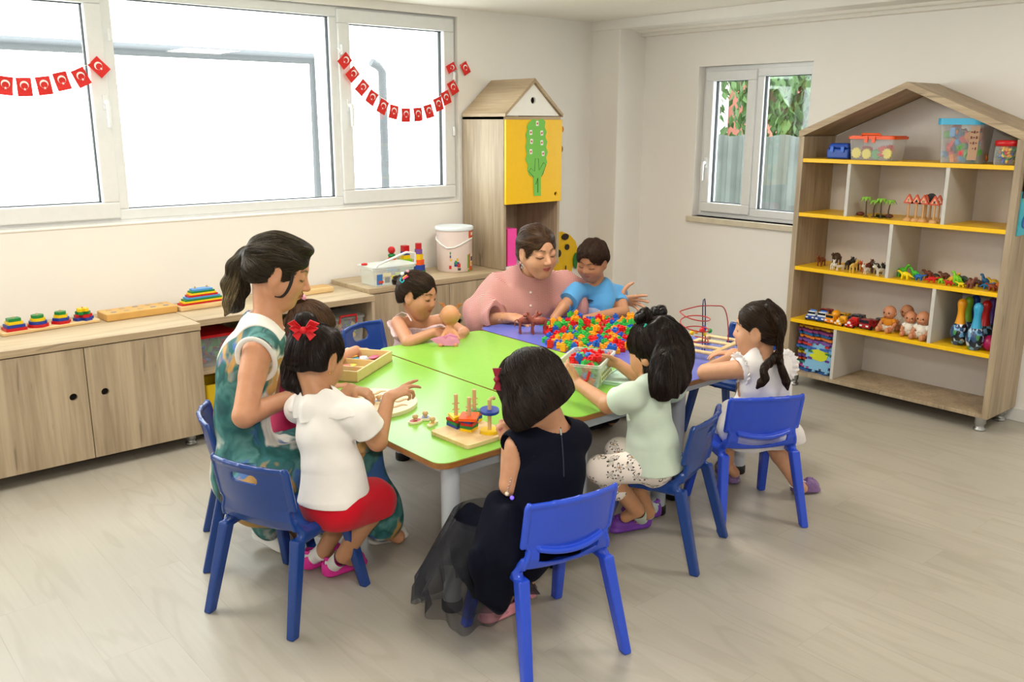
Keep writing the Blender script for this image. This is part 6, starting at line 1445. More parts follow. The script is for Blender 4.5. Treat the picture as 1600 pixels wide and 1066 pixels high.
def calf(v, kn, an, r0, r1, back):
    m_ = kn+(an-kn)*.32+back*r0*.25; v.chain([kn, m_, an], [r0, r0*.98, r1], .012)
def body_vol(J, h, pad=.06, extra=()):
    P = np.array(list(J.values())+list(extra)); return Vol(P.min(0)-pad-.1, P.max(0)+pad+.1, h)
def person(lab, base): t = thing('person', lab, 'person', tuple(base)); return t
def shoe(parent, heel, toe, w_, mt, kind='clog', name='shoe', z=.0, sockmat=None, an=None, sock_r=.027, sock_h=.05):
    """heel and toe points on the floor"""
    heel, toe = V3(heel), V3(toe); d = toe-heel; L_ = np.linalg.norm(d); f = d/L_; r = unit(np.cross(f, [0, 0, 1])); up = np.cross(r, f); P = lambda x, y, zz: heel+r*x*w_+f*y*L_+up*zz
    v = Vol(np.minimum(heel, toe)-.07, np.maximum(heel, toe)+.10, .0025); Mx = np.array([r, f, up])
    v.cap(P(0, .16, .012), P(0, .84, .012), w_*.42, w_*.50, .006, flat=up, ff=.38); v.cap(P(0, .16, .028), P(0, .80, .026), w_*.40, w_*.46, .012, flat=up, ff=.8)
    v.ell(P(0, .10, .035), [w_*.36, L_*.14, .028], Mx, .012)
    if kind == 'clog':
        v.ell(P(0, .68, .034), [w_*.44, L_*.28, .030], Mx, .012); v.ell(P(0, .27, .064), [w_*.30, L_*.30, .034], Mx, .006, 's')
        for i, (x, y) in enumerate(((-.2, .82), (0, .86), (.2, .82), (-.1, .72), (.14, .72))): v.ell(P(x, y, .060), [.0045]*3+[] if False else [.0045, .0045, .012], Mx, .002, 's')
    else:
        v.ell(P(0, .42, .058), [w_*.32, L_*.42, .034], Mx, .006, 's'); v.cap(P(-.42, .52, .03), P(0, .55, .052), .008, .009, .004); v.cap(P(.42, .52, .03), P(0, .55, .052), .008, .009, .004); v.cap(P(-.40, .22, .035), P(.40, .22, .035), .004, .004, .004)
    v.plane(heel+up*.001, -up); o = v.build(name, mt, parent, org=parent.location)
    if kind == 'clog' and an is not None: q = MB(); pts = [P(-.46, .45, .042), P(-.40, .2, .058), P(0, .02, .066), P(.40, .2, .058), P(.46, .45, .042)]; q.tube([tuple(p-np.array(parent.location)) for p in pts], .004, n=8, flat=1.6); q.build('strap', mt, o)
    if sockmat is not None:
        v = Vol(np.minimum(heel, toe)-.08, np.maximum(heel, toe)+.14, .0025); v.cap(P(0, .16, .035), P(0, .62, .024), w_*.34, w_*.30, .01); v.cap(P(0, .2, .034), an, w_*.35, sock_r, .012)
        e = unit(V3(an)-P(0, .2, .034)); v.cap(an-e*.006, an+e*.001, sock_r+.002, sock_r+.002, .003); v.plane(V3(an)+e*.003, e); v.build('sock', sockmat, parent, org=parent.location)
    return o
def fabric(name, c, bump=.25, scale=900, sheen=.15, **k): return mat(name, c, .85, spec=.15, bump=bump, bscale=scale, sheen=sheen, **k)
def folds(v, lo, hi, amp=.003, seed=0, d=(0, 0, 1), n=5, f0=25):
    amp = amp*1.5
    rg = np.random.default_rng(seed); W = [(rg.normal(0, 1, 3), rg.uniform(0, 6.28)) for _ in range(n)]; d = unit(d)
    def fn(X, Y, Z):
        o = 0
        for w_, ph in W: w_ = w_-d*np.dot(w_, d)*.85; w_ = w_/np.linalg.norm(w_)*f0; o = o+np.sin(w_[0]*X+w_[1]*Y+w_[2]*Z+ph)
        return o*amp/n**.5
    v.ripple(fn, lo, hi)
def build_body(v, t, skin, hc, M, H, **kw):
    v.blur(1); Vv, F = v.mesh(); C = paint(Vv, skin, hc, M, H, **kw); return mesh_obj('body', Vv, F, SKIN, t, org=t.location, cols=C)
def onbody(t, px, py, off=.004, nm='body'):
    o = [k for k in kids(t) if k.name.startswith(nm)][0]; bpy.context.view_layer.update(); iv = o.matrix_world.inverted(); dn = Vector(_ray(px, py)).normalized()
    h_, l_, n_, _ = o.ray_cast(iv@Vector(ORG), dn); return np.array(l_)+np.array(n_)*off if h_ else None
def ball_part(name, c, r, mt, parent): q = MB(); q.ball(tuple(V3(c)-np.array(parent.location)), r, 10); return q.build(name, mt, parent)
GOLD = mat('gold', 'd9a94a', .25, metal=1)
TEALB = mat('hair_tie_teal', '22b39c', .5)
H_DARK = hair_mat('hair_near_black', '080504', '2e1f19', .42); H_BROWN = hair_mat('hair_dark_brown', '120a07', '45301f', .42); H_WARM = hair_mat('hair_warm_brown', '1c110a', '6a4a30', .45); H_BAL = hair_mat('hair_brown_with_blond_ends', '0e0806', 'a4906a', .45); H_BOY = hair_mat('hair_short_brown', '1c110b', '4c3424', .6)
# ------------------------------------------------------------------ girl with the red bow, white blouse, red skirt
def girl_A():
    J, T_, r, f = seated(1.252, 2.262, 24, .05)
    hc = V3(ud(497, 560, 2.70)); M = headframe([.96, .16, -.42], 4); H = .192
    J['neck'] = V3(ud(497, 618, 2.67)); J['shR'] = V3(ud(560, 652, 2.62)); J['shL'] = V3(ud(468, 640, 2.78)); J['pelvis'] = V3(ud(522, 782, 2.71)); J['waist'] = V3(ud(519, 733, 2.70)); J['chest'] = V3(ud(508, 680, 2.69)); J['hipR'] = J['pelvis']+r*.045-np.array([0, 0, .012]); J['hipL'] = J['pelvis']-r*.045-np.array([0, 0, .012])
    elR = V3(ud(590, 690, 2.67)); wrR = V3(ud(607, 622, 2.76)); elL = V3(ud(500, 655, 2.95)); wrL = V3(ud(548, 608, 3.03))
    J['anR'] = V3(ud(537, 868, 2.84)); J['anL'] = V3(ud(505, 862, 2.94)); J['knR'] = V3(ud(596, 775, 2.80)); J['knL'] = V3(ud(560, 765, 2.95))
    t = person('small girl with red bow in a dark ponytail, white blouse and red skirt', (J['pelvis'][0], J['pelvis'][1], 0))
    v = body_vol(J, .0027, extra=[hc, elR, wrR, wrL]); torso(v, J, f, -.004); neck_of(v, J, hc, M, H, False); add_head(v, hc, M, H)
    limb(v, J['shR'], elR, wrR, (.033, .029, .020)); limb(v, J['shL'], elL, wrL, (.033, .028, .020))
    add_hand(v, wrR, unit(VIEW_R*.75+VIEW_A*.2+np.array([0, 0, .35])), unit(VIEW_R*-.45+VIEW_A*-.45+np.array([0, 0, .8])), 1, .115, (.12, .3, .75, .9), .5)
    add_hand(v, wrL, unit(VIEW_R*.8-VIEW_A*.1+np.array([0, 0, -.15])), unit(VIEW_R*.1-VIEW_A*.3+np.array([0, 0, .9])), -1, .115, (.55, .55, .6, .6), .4)
    for s in 'RL': v.cap(J['hip'+s], J['kn'+s], .056, .040, .015); calf(v, J['kn'+s], J['an'+s], .038, .025, -f); v.cap(J['an'+s], J['an'+s]+f*.04-np.array([0, 0, .035]), .024, .02, .01)
    build_body(v, t, 'bd8a66', hc, M, H)
    # blouse
    Wb = fabric('white_blouse_cotton', 'f1eee9'); v = body_vol(J, .003, extra=[elR])
    torso(v, J, f, .009, scale=1.02); mR = J['shR']+(elR-J['shR'])*.50; mL = J['shL']+(elL-J['shL'])*.5
    v.cap(J['shR'], mR, .046, .050, .02); v.cap(J['shL'], mL, .046, .050, .02); hem = J['pelvis']+np.array([0, 0, .012])
    v.cap(J['waist'], hem, .100, .113, .02, flat=f, ff=.86)
    folds(v, None, None, .0045, 3, (0, 0, 1), 6, 42); up = unit(J['neck']-J['pelvis'])
    v.plane(hem-np.array([0, 0, .005]), [0, 0, -1]); cutend(v, mR+unit(elR-J['shR'])*.006, elR-J['shR'], .06); cutend(v, mL+unit(elL-J['shL'])*.006, elL-J['shL'], .06)
    nb = hc+H*(-.13*M[1]-.25*M[2]); v.cap(J['neck']+up*.004, nb, .047, .05, .004, 's'); v.build('blouse', Wb, t, org=t.location)
    v = body_vol(dict(a=J['neck'], b=J['shR'], c=J['shL']), .0025); torso(v, J, f, .012, scale=1.02); v.plane(J['neck']-up*.045+f*.0, -up+f*.35); v.cap(J['neck']+up*.006, nb, .044, .05, .003, 's')
    folds(v, None, None, .0015, 8, (0, 0, 1), 5, 120); v.build('collar', Wb, t, org=t.location)
    # skirt
    v = body_vol(J, .003, pad=.1); wa = J['pelvis']+np.array([0, 0, .05])
    wa = J['pelvis']+np.array([0, 0, .02]); v.cap(wa, J['pelvis']-np.array([0, 0, .01]), .084, .092, .02, flat=f, ff=.78)
    for s in 'RL': k_ = J['hip'+s]+(J['kn'+s]-J['hip'+s])*.86; v.cap(J['hip'+s], k_+np.array([0, 0, -.002]), .067, .060, .03)
    kk_ = (J['knR']+J['knL'])/2; v.cap(J['pelvis'], kk_-f*.02-np.array([0, 0, .02]), .085, .062, .04); k2 = J['hipR']+(J['knR']-J['hipR'])*.8; v.cap(J['hipR'], k2-np.array([0, 0, .045])+r*.005, .05, .045, .03)
    folds(v, None, None, .0035, 5, f, 6, 58)
    kc = kk_; n = unit(kk_-J['pelvis']+np.array([0, 0, .02])); v.plane(J['pelvis']+(kk_-J['pelvis'])*.93, n); v.plane(J['pelvis']-np.array([0, 0, .071]), [0, 0, -1], box=(J['pelvis']-.25, J['pelvis']+f*.06+.12)); v.build('skirt', fabric('red_skirt_cotton', 'c81226', .3, 500), t, org=t.location)
    # ponytail hair
    v = Vol(hc-.2, hc+.2, .0025); P = hair_cap(v, hc, M, H, .035, face=(.275, .36, .44), fc=(0, .36, -.12)); tie = P(-.04, -.30, .44)
    v.chain([P(-.02, -.28, .42), P(-.04, -.40, .48), V3(ud(462, 548, 2.70)), V3(ud(456, 575, 2.69)), V3(ud(456, 598, 2.68)), V3(ud(468, 618, 2.66))], [.022, .030, .036, .035, .028, .006], .012, flat=M[1], ff=.8)
    def flow(Q):
        q = (Q-hc)@M.T/H; inpony = (q[:, 1] < -.47)|(q[:, 2] > .50); d = np.where(inpony[:, None], np.array([0, 0, -1.])+M[1]*.1, tie-Q); return d/(np.linalg.norm(d, axis=1)[:, None]+1e-9)
    folds(v, None, None, .0022, 2, M[2], 6, 110); hair_build(v, t, H_DARK, flow, 3000, 1, ln=(.05, .13))
    q = MB(); B0 = V3(ud(476, 514, 2.60))-np.array(t.location); RB = mat('red_ribbon', 'd4141f', .55); e1 = VIEW_R; e2 = np.array([0, 0, 1.]); e3 = -VIEW_A
    for s in (-1, 1):
        for (a, b) in ((.046, .018), (.034, -.016), (.042, .004)):
            pts = [B0+e3*.012, B0+e1*s*a*.5+e2*(b+.014)+e3*.028, B0+e1*s*a+e2*b+e3*.012, B0+e1*s*a*.5+e2*(b-.016)+e3*.016]; q.add(pts, [(0, 1, 2), (0, 2, 3)]); q.add([p-e3*.003 for p in pts], [(2, 1, 0), (3, 2, 0)])
    q.ball(tuple(B0+e3*.018), .011, 10); o = q.build('hair_bow', RB, t); o.modifiers.new('s', 'SOLIDIFY').thickness = .002
    ball_part('earring', hc+H*(.36*M[0]-.01*M[1]-.20*M[2]), .0035, GOLD, t); ball_part('collar_button', ud(463, 605, 2.70), .006, mat('pearl', 'e8d8c0', .3), t)
    PK = mat('pink_clog_foam', 'e0329c', .5); SW = fabric('white_sock_knit', 'f0efec', .4, 600)
    a = V3(uz(500, 905, 0.002)); b = V3(uz(560, 900, .002)); shoe(t, V3(uz(508, 903, .002)), V3(uz(568, 880, .002)), .068, PK, 'clog', sockmat=SW, an=J['anR'])
    shoe(t, V3(uz(475, 892, .002)), V3(uz(535, 868, .002)), .066, PK, 'clog', sockmat=SW, an=J['anL'])
girl_A()

# ------------------------------------------------------------------ girl with the bob in the navy dress
def girl_B():
    J, T_, r, f = seated(1.585, 1.725, 82, .055)
    hc = V3(ud(829, 610, 2.44)); M = headframe([-.30, .83, -.62], -10); H = .200
    J['neck'] = V3(ud(868, 668, 2.47)); J['shR'] = V3(ud(896, 684, 2.52)); J['shL'] = V3(ud(808, 698, 2.42)); J['waist'] = V3(ud(853, 790, 2.47)); J['pelvis'] = V3(ud(852, 826, 2.50)); J['chest'] = V3(ud(856, 738, 2.47))
    elL = V3(ud(797, 758, 2.44)); wrL = V3(ud(795, 695, 2.52)); elR = V3(ud(878, 738, 2.74)); wrR = V3(ud(850, 690, 2.72))
    J['anR'] = V3(ud(822, 905, 2.66)); J['anL'] = V3(ud(790, 930, 2.68)); J['knR'] = V3(ud(830, 835, 2.74)); J['knL'] = V3(ud(742, 835, 2.62))
    t = person('small girl with dark bob haircut in a sleeveless navy tulle dress', (J['pelvis'][0], J['pelvis'][1], 0))
    v = body_vol(J, .0027, extra=[hc, elL, wrL]); torso(v, J, f, -.004); neck_of(v, J, hc, M, H, False); add_head(v, hc, M, H)
    limb(v, J['shL'], elL, wrL, (.034, .029, .021)); limb(v, J['shR'], elR, wrR, (.032, .028, .020))
    add_hand(v, wrL, unit(VIEW_R*-.25+VIEW_A*.35+np.array([0, 0, .85])), unit(VIEW_R*-.1-VIEW_A*.9+np.array([0, 0, .3])), -1, .11, (.7, .7, .75, .8), .5)
    add_hand(v, wrR, unit(VIEW_R*-.8+VIEW_A*.3+np.array([0, 0, .2])), unit(-VIEW_A*.9+np.array([0, 0, .3])), 1, .11, (.6, .6, .6, .6), .4)
    for s in 'RL': v.cap(J['hip'+s], J['kn'+s], .055, .040, .015); calf(v, J['kn'+s], J['an'+s], .038, .025, -f); v.cap(J['an'+s], J['an'+s]+f*.04-np.array([0, 0, .03]), .024, .02, .01)
    build_body(v, t, 'c89472', hc, M, H)
    NAVY = fabric('navy_dress_cloth', '090c1c', .2, 900, sheen=0); v = body_vol(J, .003); torso(v, J, f, .010, scale=1.13, low=True); up = unit(J['neck']-J['chest'])
    armhole(v, J, 'shL', elL, .044); armhole(v, J, 'shR', elR, .040, .006)
    v.cap(J['neck']-up*.012, hc+H*(-.13*M[1]-.25*M[2]), .045, .055, .004, 's'); folds(v, None, None, .0016, 4, (0, 0, 1), 4, 30); v.plane(J['pelvis']-np.array([0, 0, .01]), [0, 0, -1]); d_ = v.build('dress_bodice', NAVY, t, org=t.location)
    q = MB(); zp = [V3(ud(872+.5*i, 672+i*16, 2.385+.002*i))-np.array(t.location) for i in range(4)]
    # skirt: dense lining plus loose sheer tulle, both fluted sheets around the seated legs
    def fluted(name, mt_, ctr, rings, flutes, amp, seed, n=200, thick=0.):
        rg = np.random.default_rng(seed); ph = rg.uniform(0, 6.28, 4); Vv = []; K = len(rings)
        for k, (c, a, b, drop) in enumerate(rings):
            c = V3(c); u = k/(K-1)
            for i in range(n):
                th = 2*math.pi*i/n; fl_ = 1+amp*u*(math.sin(flutes*th+ph[0])+.5*math.sin((flutes*1.7//1)*th+ph[1]+u*1.2)); p = c+r*math.cos(th)*a*fl_+f*math.sin(th)*b*fl_; p[2] += drop*math.sin(3*th+ph[2])*u; Vv.append(p)
        F = [(k*n+i, k*n+(i+1) % n, (k+1)*n+(i+1) % n, (k+1)*n+i) for k in range(K-1) for i in range(n)]
        o = mesh_obj(name, np.array(Vv), np.array(F), mt_, t, org=t.location)
        if thick: o.modifiers.new('s', 'SOLIDIFY').thickness = thick
        return o
    TU = bpy.data.materials.new('navy_tulle'); clearmat(TU, '090d1a', .45, .8)
    pe = J['pelvis']; kn = (J['knR']+J['knL'])/2
    v = body_vol(J, .003, pad=.16, extra=[kn+np.array([0, 0, -.2])]); v.cap(pe+np.array([0, 0, .05]), pe, .096, .108, .02, flat=f, ff=.8)
    for s in 'RL': v.cap(J['hip'+s], J['kn'+s]+np.array([0, 0, .004]), .078, .062, .04)
    v.cap(J['knL'], V3(ud(770, 905, 2.62)), .066, .070, .05); v.cap(J['knR'], V3(ud(805, 890, 2.66)), .062, .055, .05); v.cap((pe+kn)/2, V3(ud(795, 880, 2.55)), .08, .075, .05); v.cap(J['knL'], V3(ud(735, 880, 2.60)), .06, .055, .05)
    v.cap(V3(ud(796, 800, 2.45)), V3(ud(775, 862, 2.42)), .060, .062, .05); v.cap(V3(ud(775, 862, 2.42)), V3(ud(768, 915, 2.46)), .062, .055, .05)
    folds(v, None, None, .009, 11, unit(np.array([.1, 0, -1.])), 7, 60); v.plane(V3(ud(780, 925, 2.6)), [0, 0, -1]); v.build('dress_skirt', NAVY, t, org=t.location)
    a_ = [V3(ud(760, 800, 2.58)), V3(ud(745, 850, 2.58)), V3(ud(735, 895, 2.58)), V3(ud(748, 930, 2.58))]
    fluted('tulle_layer', TU, None, [(a_[0], .10, .10, 0), (a_[1], .125, .115, .01), (a_[2], .155, .13, .02), (a_[3], .175, .14, .03)], 11, .10, 2)
    a_ = [V3(ud(748, 815, 2.55)), V3(ud(728, 860, 2.55)), V3(ud(716, 905, 2.55)), V3(ud(722, 922, 2.55))]
    fluted('tulle_layer', TU, None, [(a_[0], .06, .08, 0), (a_[1], .095, .09, .01), (a_[2], .125, .10, .02), (a_[3], .135, .11, .03)], 8, .13, 5)
    q = MB()
    for i in range(6): a = V3(ud(799-i*1.5, 748+i*5, 2.405)); q.ball(tuple(a-np.array(t.location)), .0022, 6)
    q.build('bead_trim', mat('silver_beads', 'c8ccd4', .2, metal=.8), t); ball_part('jewel', ud(800, 778, 2.385), .006, mat('violet_gem', '8a6cff', .1, emit='7a5cff', estr=.6), t); ball_part('jewel', ud(792, 772, 2.39), .006, mat('pearl', 'e8d8c0', .3), t)
    q = MB(); q.tube([tuple(V3(ud(x, y, d))-np.array(t.location)) for x, y, d in ((876, 668, 2.395), (878, 690, 2.385), (880, 715, 2.38), (881, 745, 2.38))], .0016, n=6); q.build('zip', mat('zip_navy', '1a2038', .4), t); q = MB(); q.tube([tuple(V3(ud(x, y, 2.383))-np.array(t.location)) for x, y in ((875, 670), (877, 680))], .0026, n=6); q.build('zip_pull', CHROME, t)
    # bob
    v = Vol(hc-.2, hc+.2, .0025); P = lambda x, y, z: hc+H*(x*M[0]+y*M[1]+z*M[2])
    v.ell(P(0, -.07, .13), [H*.43, H*.50, H*.43], M, .01); v.ell(P(0, -.10, -.16), [H*.455, H*.47, H*.36], M, .03)
    for s in (-1, 1): v.ell(P(s*.36, .02, -.28), [H*.13, H*.30, H*.24], M, .03)
    v.ell(P(0, .50, -.20), [H*.26, H*.42, H*.52], M, .01, 's'); v.plane(V3(ud(843, 646, 2.40)), unit(np.array([0, 0, -1.])+VIEW_R*.62)); pass
    part = P(.02, .15, .5)
    def flow(Q): q = (Q-hc)@M.T/H; d = -M[2]*1.+M[0]*np.sign(q[:, :1])*.75*np.clip(q[:, 2:3], 0, 1)+M[1]*.12*np.sign(q[:, 1:2]); return d
    folds(v, None, None, .0013, 6, M[2], 6, 130); hair_build(v, t, H_DARK, flow, 4200, 2, ln=(.06, .15))
    q = MB(); RBN = mat('maroon_ribbon', '8c1230', .4); c0 = V3(ud(776, 592, 2.40)); c0 = c0-np.array(t.location)
    for s in (-1, 1):
        pts = [c0, c0+np.array([0, 0, .03*s])+VIEW_R*-.010, c0+np.array([0, 0, .032*s])+VIEW_R*.014-VIEW_A*.008, c0-VIEW_A*.012]; q.add(pts, [(0, 1, 2), (0, 2, 3)])
    q.ball(tuple(c0-VIEW_A*.006), .009, 8); o = q.build('hair_bow', RBN, t); o.modifiers.new('s', 'SOLIDIFY').thickness = .004
    PS = mat('pale_pink_sandal', 'e79aa8', .5); shoe(t, V3(uz(818, 948, .002)), V3(uz(752, 975, .002)), .062, PS, 'sandal', name='sandal'); shoe(t, V3(uz(835, 930, .02)), V3(uz(795, 948, .002)), .060, PS, 'sandal', name='sandal')
girl_B()

# ------------------------------------------------------------------ girl with long hair and two buns, mint shirt
def floral():
    mt = bpy.data.materials.new('floral_leggings'); mt.use_nodes = True; nt = mt.node_tree; b = nt.nodes['Principled BSDF']; b.inputs['Roughness'].default_value = .85; L = nt.links.new
    tc = nd(nt, 'ShaderNodeTexCoord'); v = nd(nt, 'ShaderNodeTexVoronoi', i_Scale=26.); L(tc.outputs['Object'], v.inputs['Vector'])
    sb = nd(nt, 'ShaderNodeVectorMath', operation='MULTIPLY'); sb.inputs[1].default_value = (26, 26, 26); L(tc.outputs['Object'], sb.inputs[0])
    sp = nd(nt, 'ShaderNodeVectorMath', operation='MULTIPLY'); sp.inputs[1].default_value = (26, 26, 26); L(v.outputs['Position'], sp.inputs[0]); df = nd(nt, 'ShaderNodeVectorMath', operation='SUBTRACT'); L(sb.outputs[0], df.inputs[0]); L(sp.outputs[0], df.inputs[1])
    se = nd(nt, 'ShaderNodeSeparateXYZ'); L(df.outputs[0], se.inputs[0]); at = nd(nt, 'ShaderNodeMath', operation='ARCTAN2'); L(se.outputs[2], at.inputs[0]); L(se.outputs[1], at.inputs[1])
    m6 = nd(nt, 'ShaderNodeMath', operation='MULTIPLY'); m6.inputs[1].default_value = 6; L(at.outputs[0], m6.inputs[0]); co = nd(nt, 'ShaderNodeMath', operation='COSINE'); L(m6.outputs[0], co.inputs[0])
    # petal outline: radius = .28 + .12 cos(6a)
    rr = nd(nt, 'ShaderNodeMath', operation='MULTIPLY_ADD'); rr.inputs[1].default_value = .15; rr.inputs[2].default_value = .25; L(co.outputs[0], rr.inputs[0])
    d = nd(nt, 'ShaderNodeMath', operation='SUBTRACT'); L(v.outputs['Distance'], d.inputs[0]); L(rr.outputs[0], d.inputs[1]); ab = nd(nt, 'ShaderNodeMath', operation='ABSOLUTE'); L(d.outputs[0], ab.inputs[0])
    r = ramp(nt, [(0, (.02, .02, .02, 1)), (.045, (.05, .05, .05, 1)), (.075, srgb('f0e6de'))]); L(ab.outputs[0], r.inputs[0]); r2 = ramp(nt, [(0, 'c98a3a'), (.07, 'c98a3a'), (.09, (1, 1, 1, 1))], 'CONSTANT'); L(v.outputs['Distance'], r2.inputs[0])
    mx = nd(nt, 'ShaderNodeMix', data_type='RGBA', blend_type='MULTIPLY'); mx.inputs[0].default_value = 1; L(r.outputs[0], mx.inputs[6]); L(r2.outputs[0], mx.inputs[7]); L(mx.outputs[2], b.inputs['Base Color']); return mt
def girl_C():
    J, T_, r, f = seated(2.215, 1.90, 112, .05)
    J['pelvis'] = V3(ud(1024, 722, 2.99)); J['waist'] = V3(ud(1021, 692, 2.98)); J['chest'] = V3(ud(1015, 645, 2.96)); J['neck'] = V3(ud(1018, 596, 2.96)); J['shL'] = V3(ud(985, 620, 2.86)); J['shR'] = V3(ud(1052, 606, 3.06))
    J['hipL'] = V3(ud(1020, 729, 2.95)); J['hipR'] = V3(ud(1030, 718, 3.08)); J['knL'] = V3(ud(940, 733, 2.98)); J['knR'] = V3(ud(967, 707, 3.12)); J['anL'] = V3(ud(995, 797, 3.12)); J['anR'] = V3(ud(1012, 800, 3.24))
    hc = V3(ud(1020, 548, 3.0)); M = headframe([-.26, .93, -.28], 0); H = .198
    elL = V3(ud(950, 633, 2.95)); wrL = V3(ud(903, 600, 3.12)); elR = V3(ud(1010, 600, 3.35)); wrR = V3(ud(965, 568, 3.38))
    t = person('girl with long dark hair and two small buns, mint green shirt and flowered leggings', (J['pelvis'][0], J['pelvis'][1], 0))
    v = body_vol(J, .0027, extra=[hc, elL, wrL, wrR]); torso(v, J, f, -.004); neck_of(v, J, hc, M, H, False); add_head(v, hc, M, H)
    limb(v, J['shL'], elL, wrL, (.034, .029, .021)); limb(v, J['shR'], elR, wrR, (.033, .028, .020))
    add_hand(v, wrL, unit(VIEW_R*-.45+VIEW_A*.55+np.array([0, 0, .35])), unit(VIEW_R*-.85-VIEW_A*.45), -1, .112, (.25, .25, .3, .35), -.2)
    add_hand(v, wrR, unit(VIEW_R*-.9+VIEW_A*.1+np.array([0, 0, .1])), unit(VIEW_R*.1+VIEW_A*.8+np.array([0, 0, .4])), 1, .112, (.3, .35, .4, .4), .3)
    for s in 'RL': v.cap(J['hip'+s], J['kn'+s], .050, .038, .015); calf(v, J['kn'+s], J['an'+s], .036, .026, -f); v.cap(J['an'+s], J['an'+s]+f*.04-np.array([0, 0, .035]), .024, .02, .01)
    build_body(v, t, 'c8936c', hc, M, H)
    MI = fabric('mint_shirt_jersey', 'cfe0cf', .12, 600); v = body_vol(J, .003, extra=[elL, elR]); torso(v, J, f, .008, scale=1.0)
    hemc = J['pelvis']+np.array([0, 0, .0])+f*.005; hemc = hemc-np.array([0, 0, .018]); v.cap(J['waist'], hemc, .094, .108, .03, flat=f, ff=.92)
    for S, e in (('shL', elL), ('shR', elR)): m_ = J[S]+(e-J[S])*.58; v.cap(J[S], m_+unit(e-J[S])*.03, .043, .056, .02); cutend(v, m_, e-J[S], .072, .10)
    nb = hc+H*(-.13*M[1]-.25*M[2]); v.cap(J['neck'], nb, .043, .05, .004, 's'); folds(v, None, None, .0055, 21, unit(np.array([.3, .2, 1.])), 5, 30); v.plane(hemc, [0, 0, -1]); v.build('shirt', MI, t, org=t.location)
    v = body_vol(J, .003); v.cap(J['pelvis'], J['pelvis']-np.array([0, 0, .01]), .090, .080, .02, flat=f, ff=.85)
    for s in 'RL': v.cap(J['hip'+s], J['kn'+s], .058, .048, .02); v.cap(J['kn'+s], J['kn'+s]+(J['an'+s]-J['kn'+s])*.5, .048, .040, .015); e = J['kn'+s]+(J['an'+s]-J['kn'+s])*.5; v.plane(e, unit(J['an'+s]-J['kn'+s]), box=(e-.05, e+.05))
    folds(v, None, None, .002, 4, f, 5, 60); v.build('leggings', floral(), t, org=t.location)
    # hair: long mass down the back, two buns
    v = Vol(hc-[.2, .2, .3], hc+.22, .0027); P = hair_cap(v, hc, M, H, .04, face=(.27, .34, .46), fc=(0, .38, -.14), low=-.5, ears=False)
    bk = J['neck']-f*.055
    Z = lambda x, y, z: V3(ud(x, y, z)); v.chain([P(0, -.24, .16), P(.02, -.36, -.10), Z(1040, 580, 2.88), Z(1040, 604, 2.86)], [H*.38, H*.40, .064, .062], .03, flat=f, ff=.70)
    v.chain([P(.20, -.22, .10), P(.28, -.30, -.10), Z(1062, 590, 2.92)], [H*.24, H*.22, .045], .03, flat=f, ff=.75)
    v.chain([P(-.28, .06, .0), P(-.30, .02, -.30), P(-.27, .0, -.48)], [.016, .014, .008], .012)
    v.plane(Z(1040, 619, 2.86), [0, 0, -1])
    for (b, tt) in ((P(-.13, -.02, .58), 0), (P(.28, -.14, .56), 1)):
        for i in range(9): a = i*1.9+tt; v.ell(b+H*.085*(math.cos(a)*M[0]+math.sin(a)*M[1])+H*M[2]*(.02+.018*(i % 4)), [H*.065, H*.065, H*.075], M, .003)
        v.ell(b, [H*.12, H*.11, H*.11], M, .008)
    b1, b2 = P(-.13, -.02, .52), P(.28, -.14, .50); seam = P(0, -.22, .36)
    def flow(Q):
        q = (Q-hc)@M.T/H; up_ = (q[:, 1] > -.14-.25*np.abs(q[:, 0]))&(q[:, 2] > -.15); tgt = np.where(q[:, :1] < .08, b1, b2); d = np.where(up_[:, None], tgt-Q, np.array([0, 0, -1.])+0*Q); return d/(np.linalg.norm(d, axis=1)[:, None]+1e-9)
    folds(v, None, None, .002, 7, (0, 0, 1), 6, 120); hair_build(v, t, H_DARK, flow, 5200, 3, ln=(.06, .16))
    A, B, Cc = strands(v, np.array([P(-.30, .06, -.25), P(-.28, .1, -.3)]), lambda Q: np.array([0, -.1, -1.])+0*Q, 14, 5, ln=(.08, .12), stick=0.); mesh_obj('loose_strand', A, B, H_DARK, t, org=t.location, cols=Cc)
    for p in (P(-.20, -.07, .46), P(.18, -.06, .52)):
        q = MB(); 
        for i in range(6): q.ball(tuple(p-np.array(t.location)+np.array([.006*math.cos(i), .004*math.sin(i*2), .006*math.sin(i)])-VIEW_A*.012), .005, 6)
        q.build('hair_tie', TEALB, t)
    PU = mat('purple_clog_foam', '7d3fb4', .5); SM = fabric('mint_sock_knit', 'cfe0d4', .4, 600)
    shoe(t, V3(uz(1015, 822, .002)), V3(uz(950, 832, .002)), .066, PU, 'clog', sockmat=SM, an=J['anL']); shoe(t, V3(uz(1030, 808, .002)), V3(uz(975, 800, .002)), .066, PU, 'clog', sockmat=SM, an=J['anR'])
    q = MB(); q.tube([tuple(V3(ud(x, y, 3.10))-np.array(t.location)) for x, y in ((1012, 792), (1016, 800), (1018, 810))], .004, n=6)
girl_C()

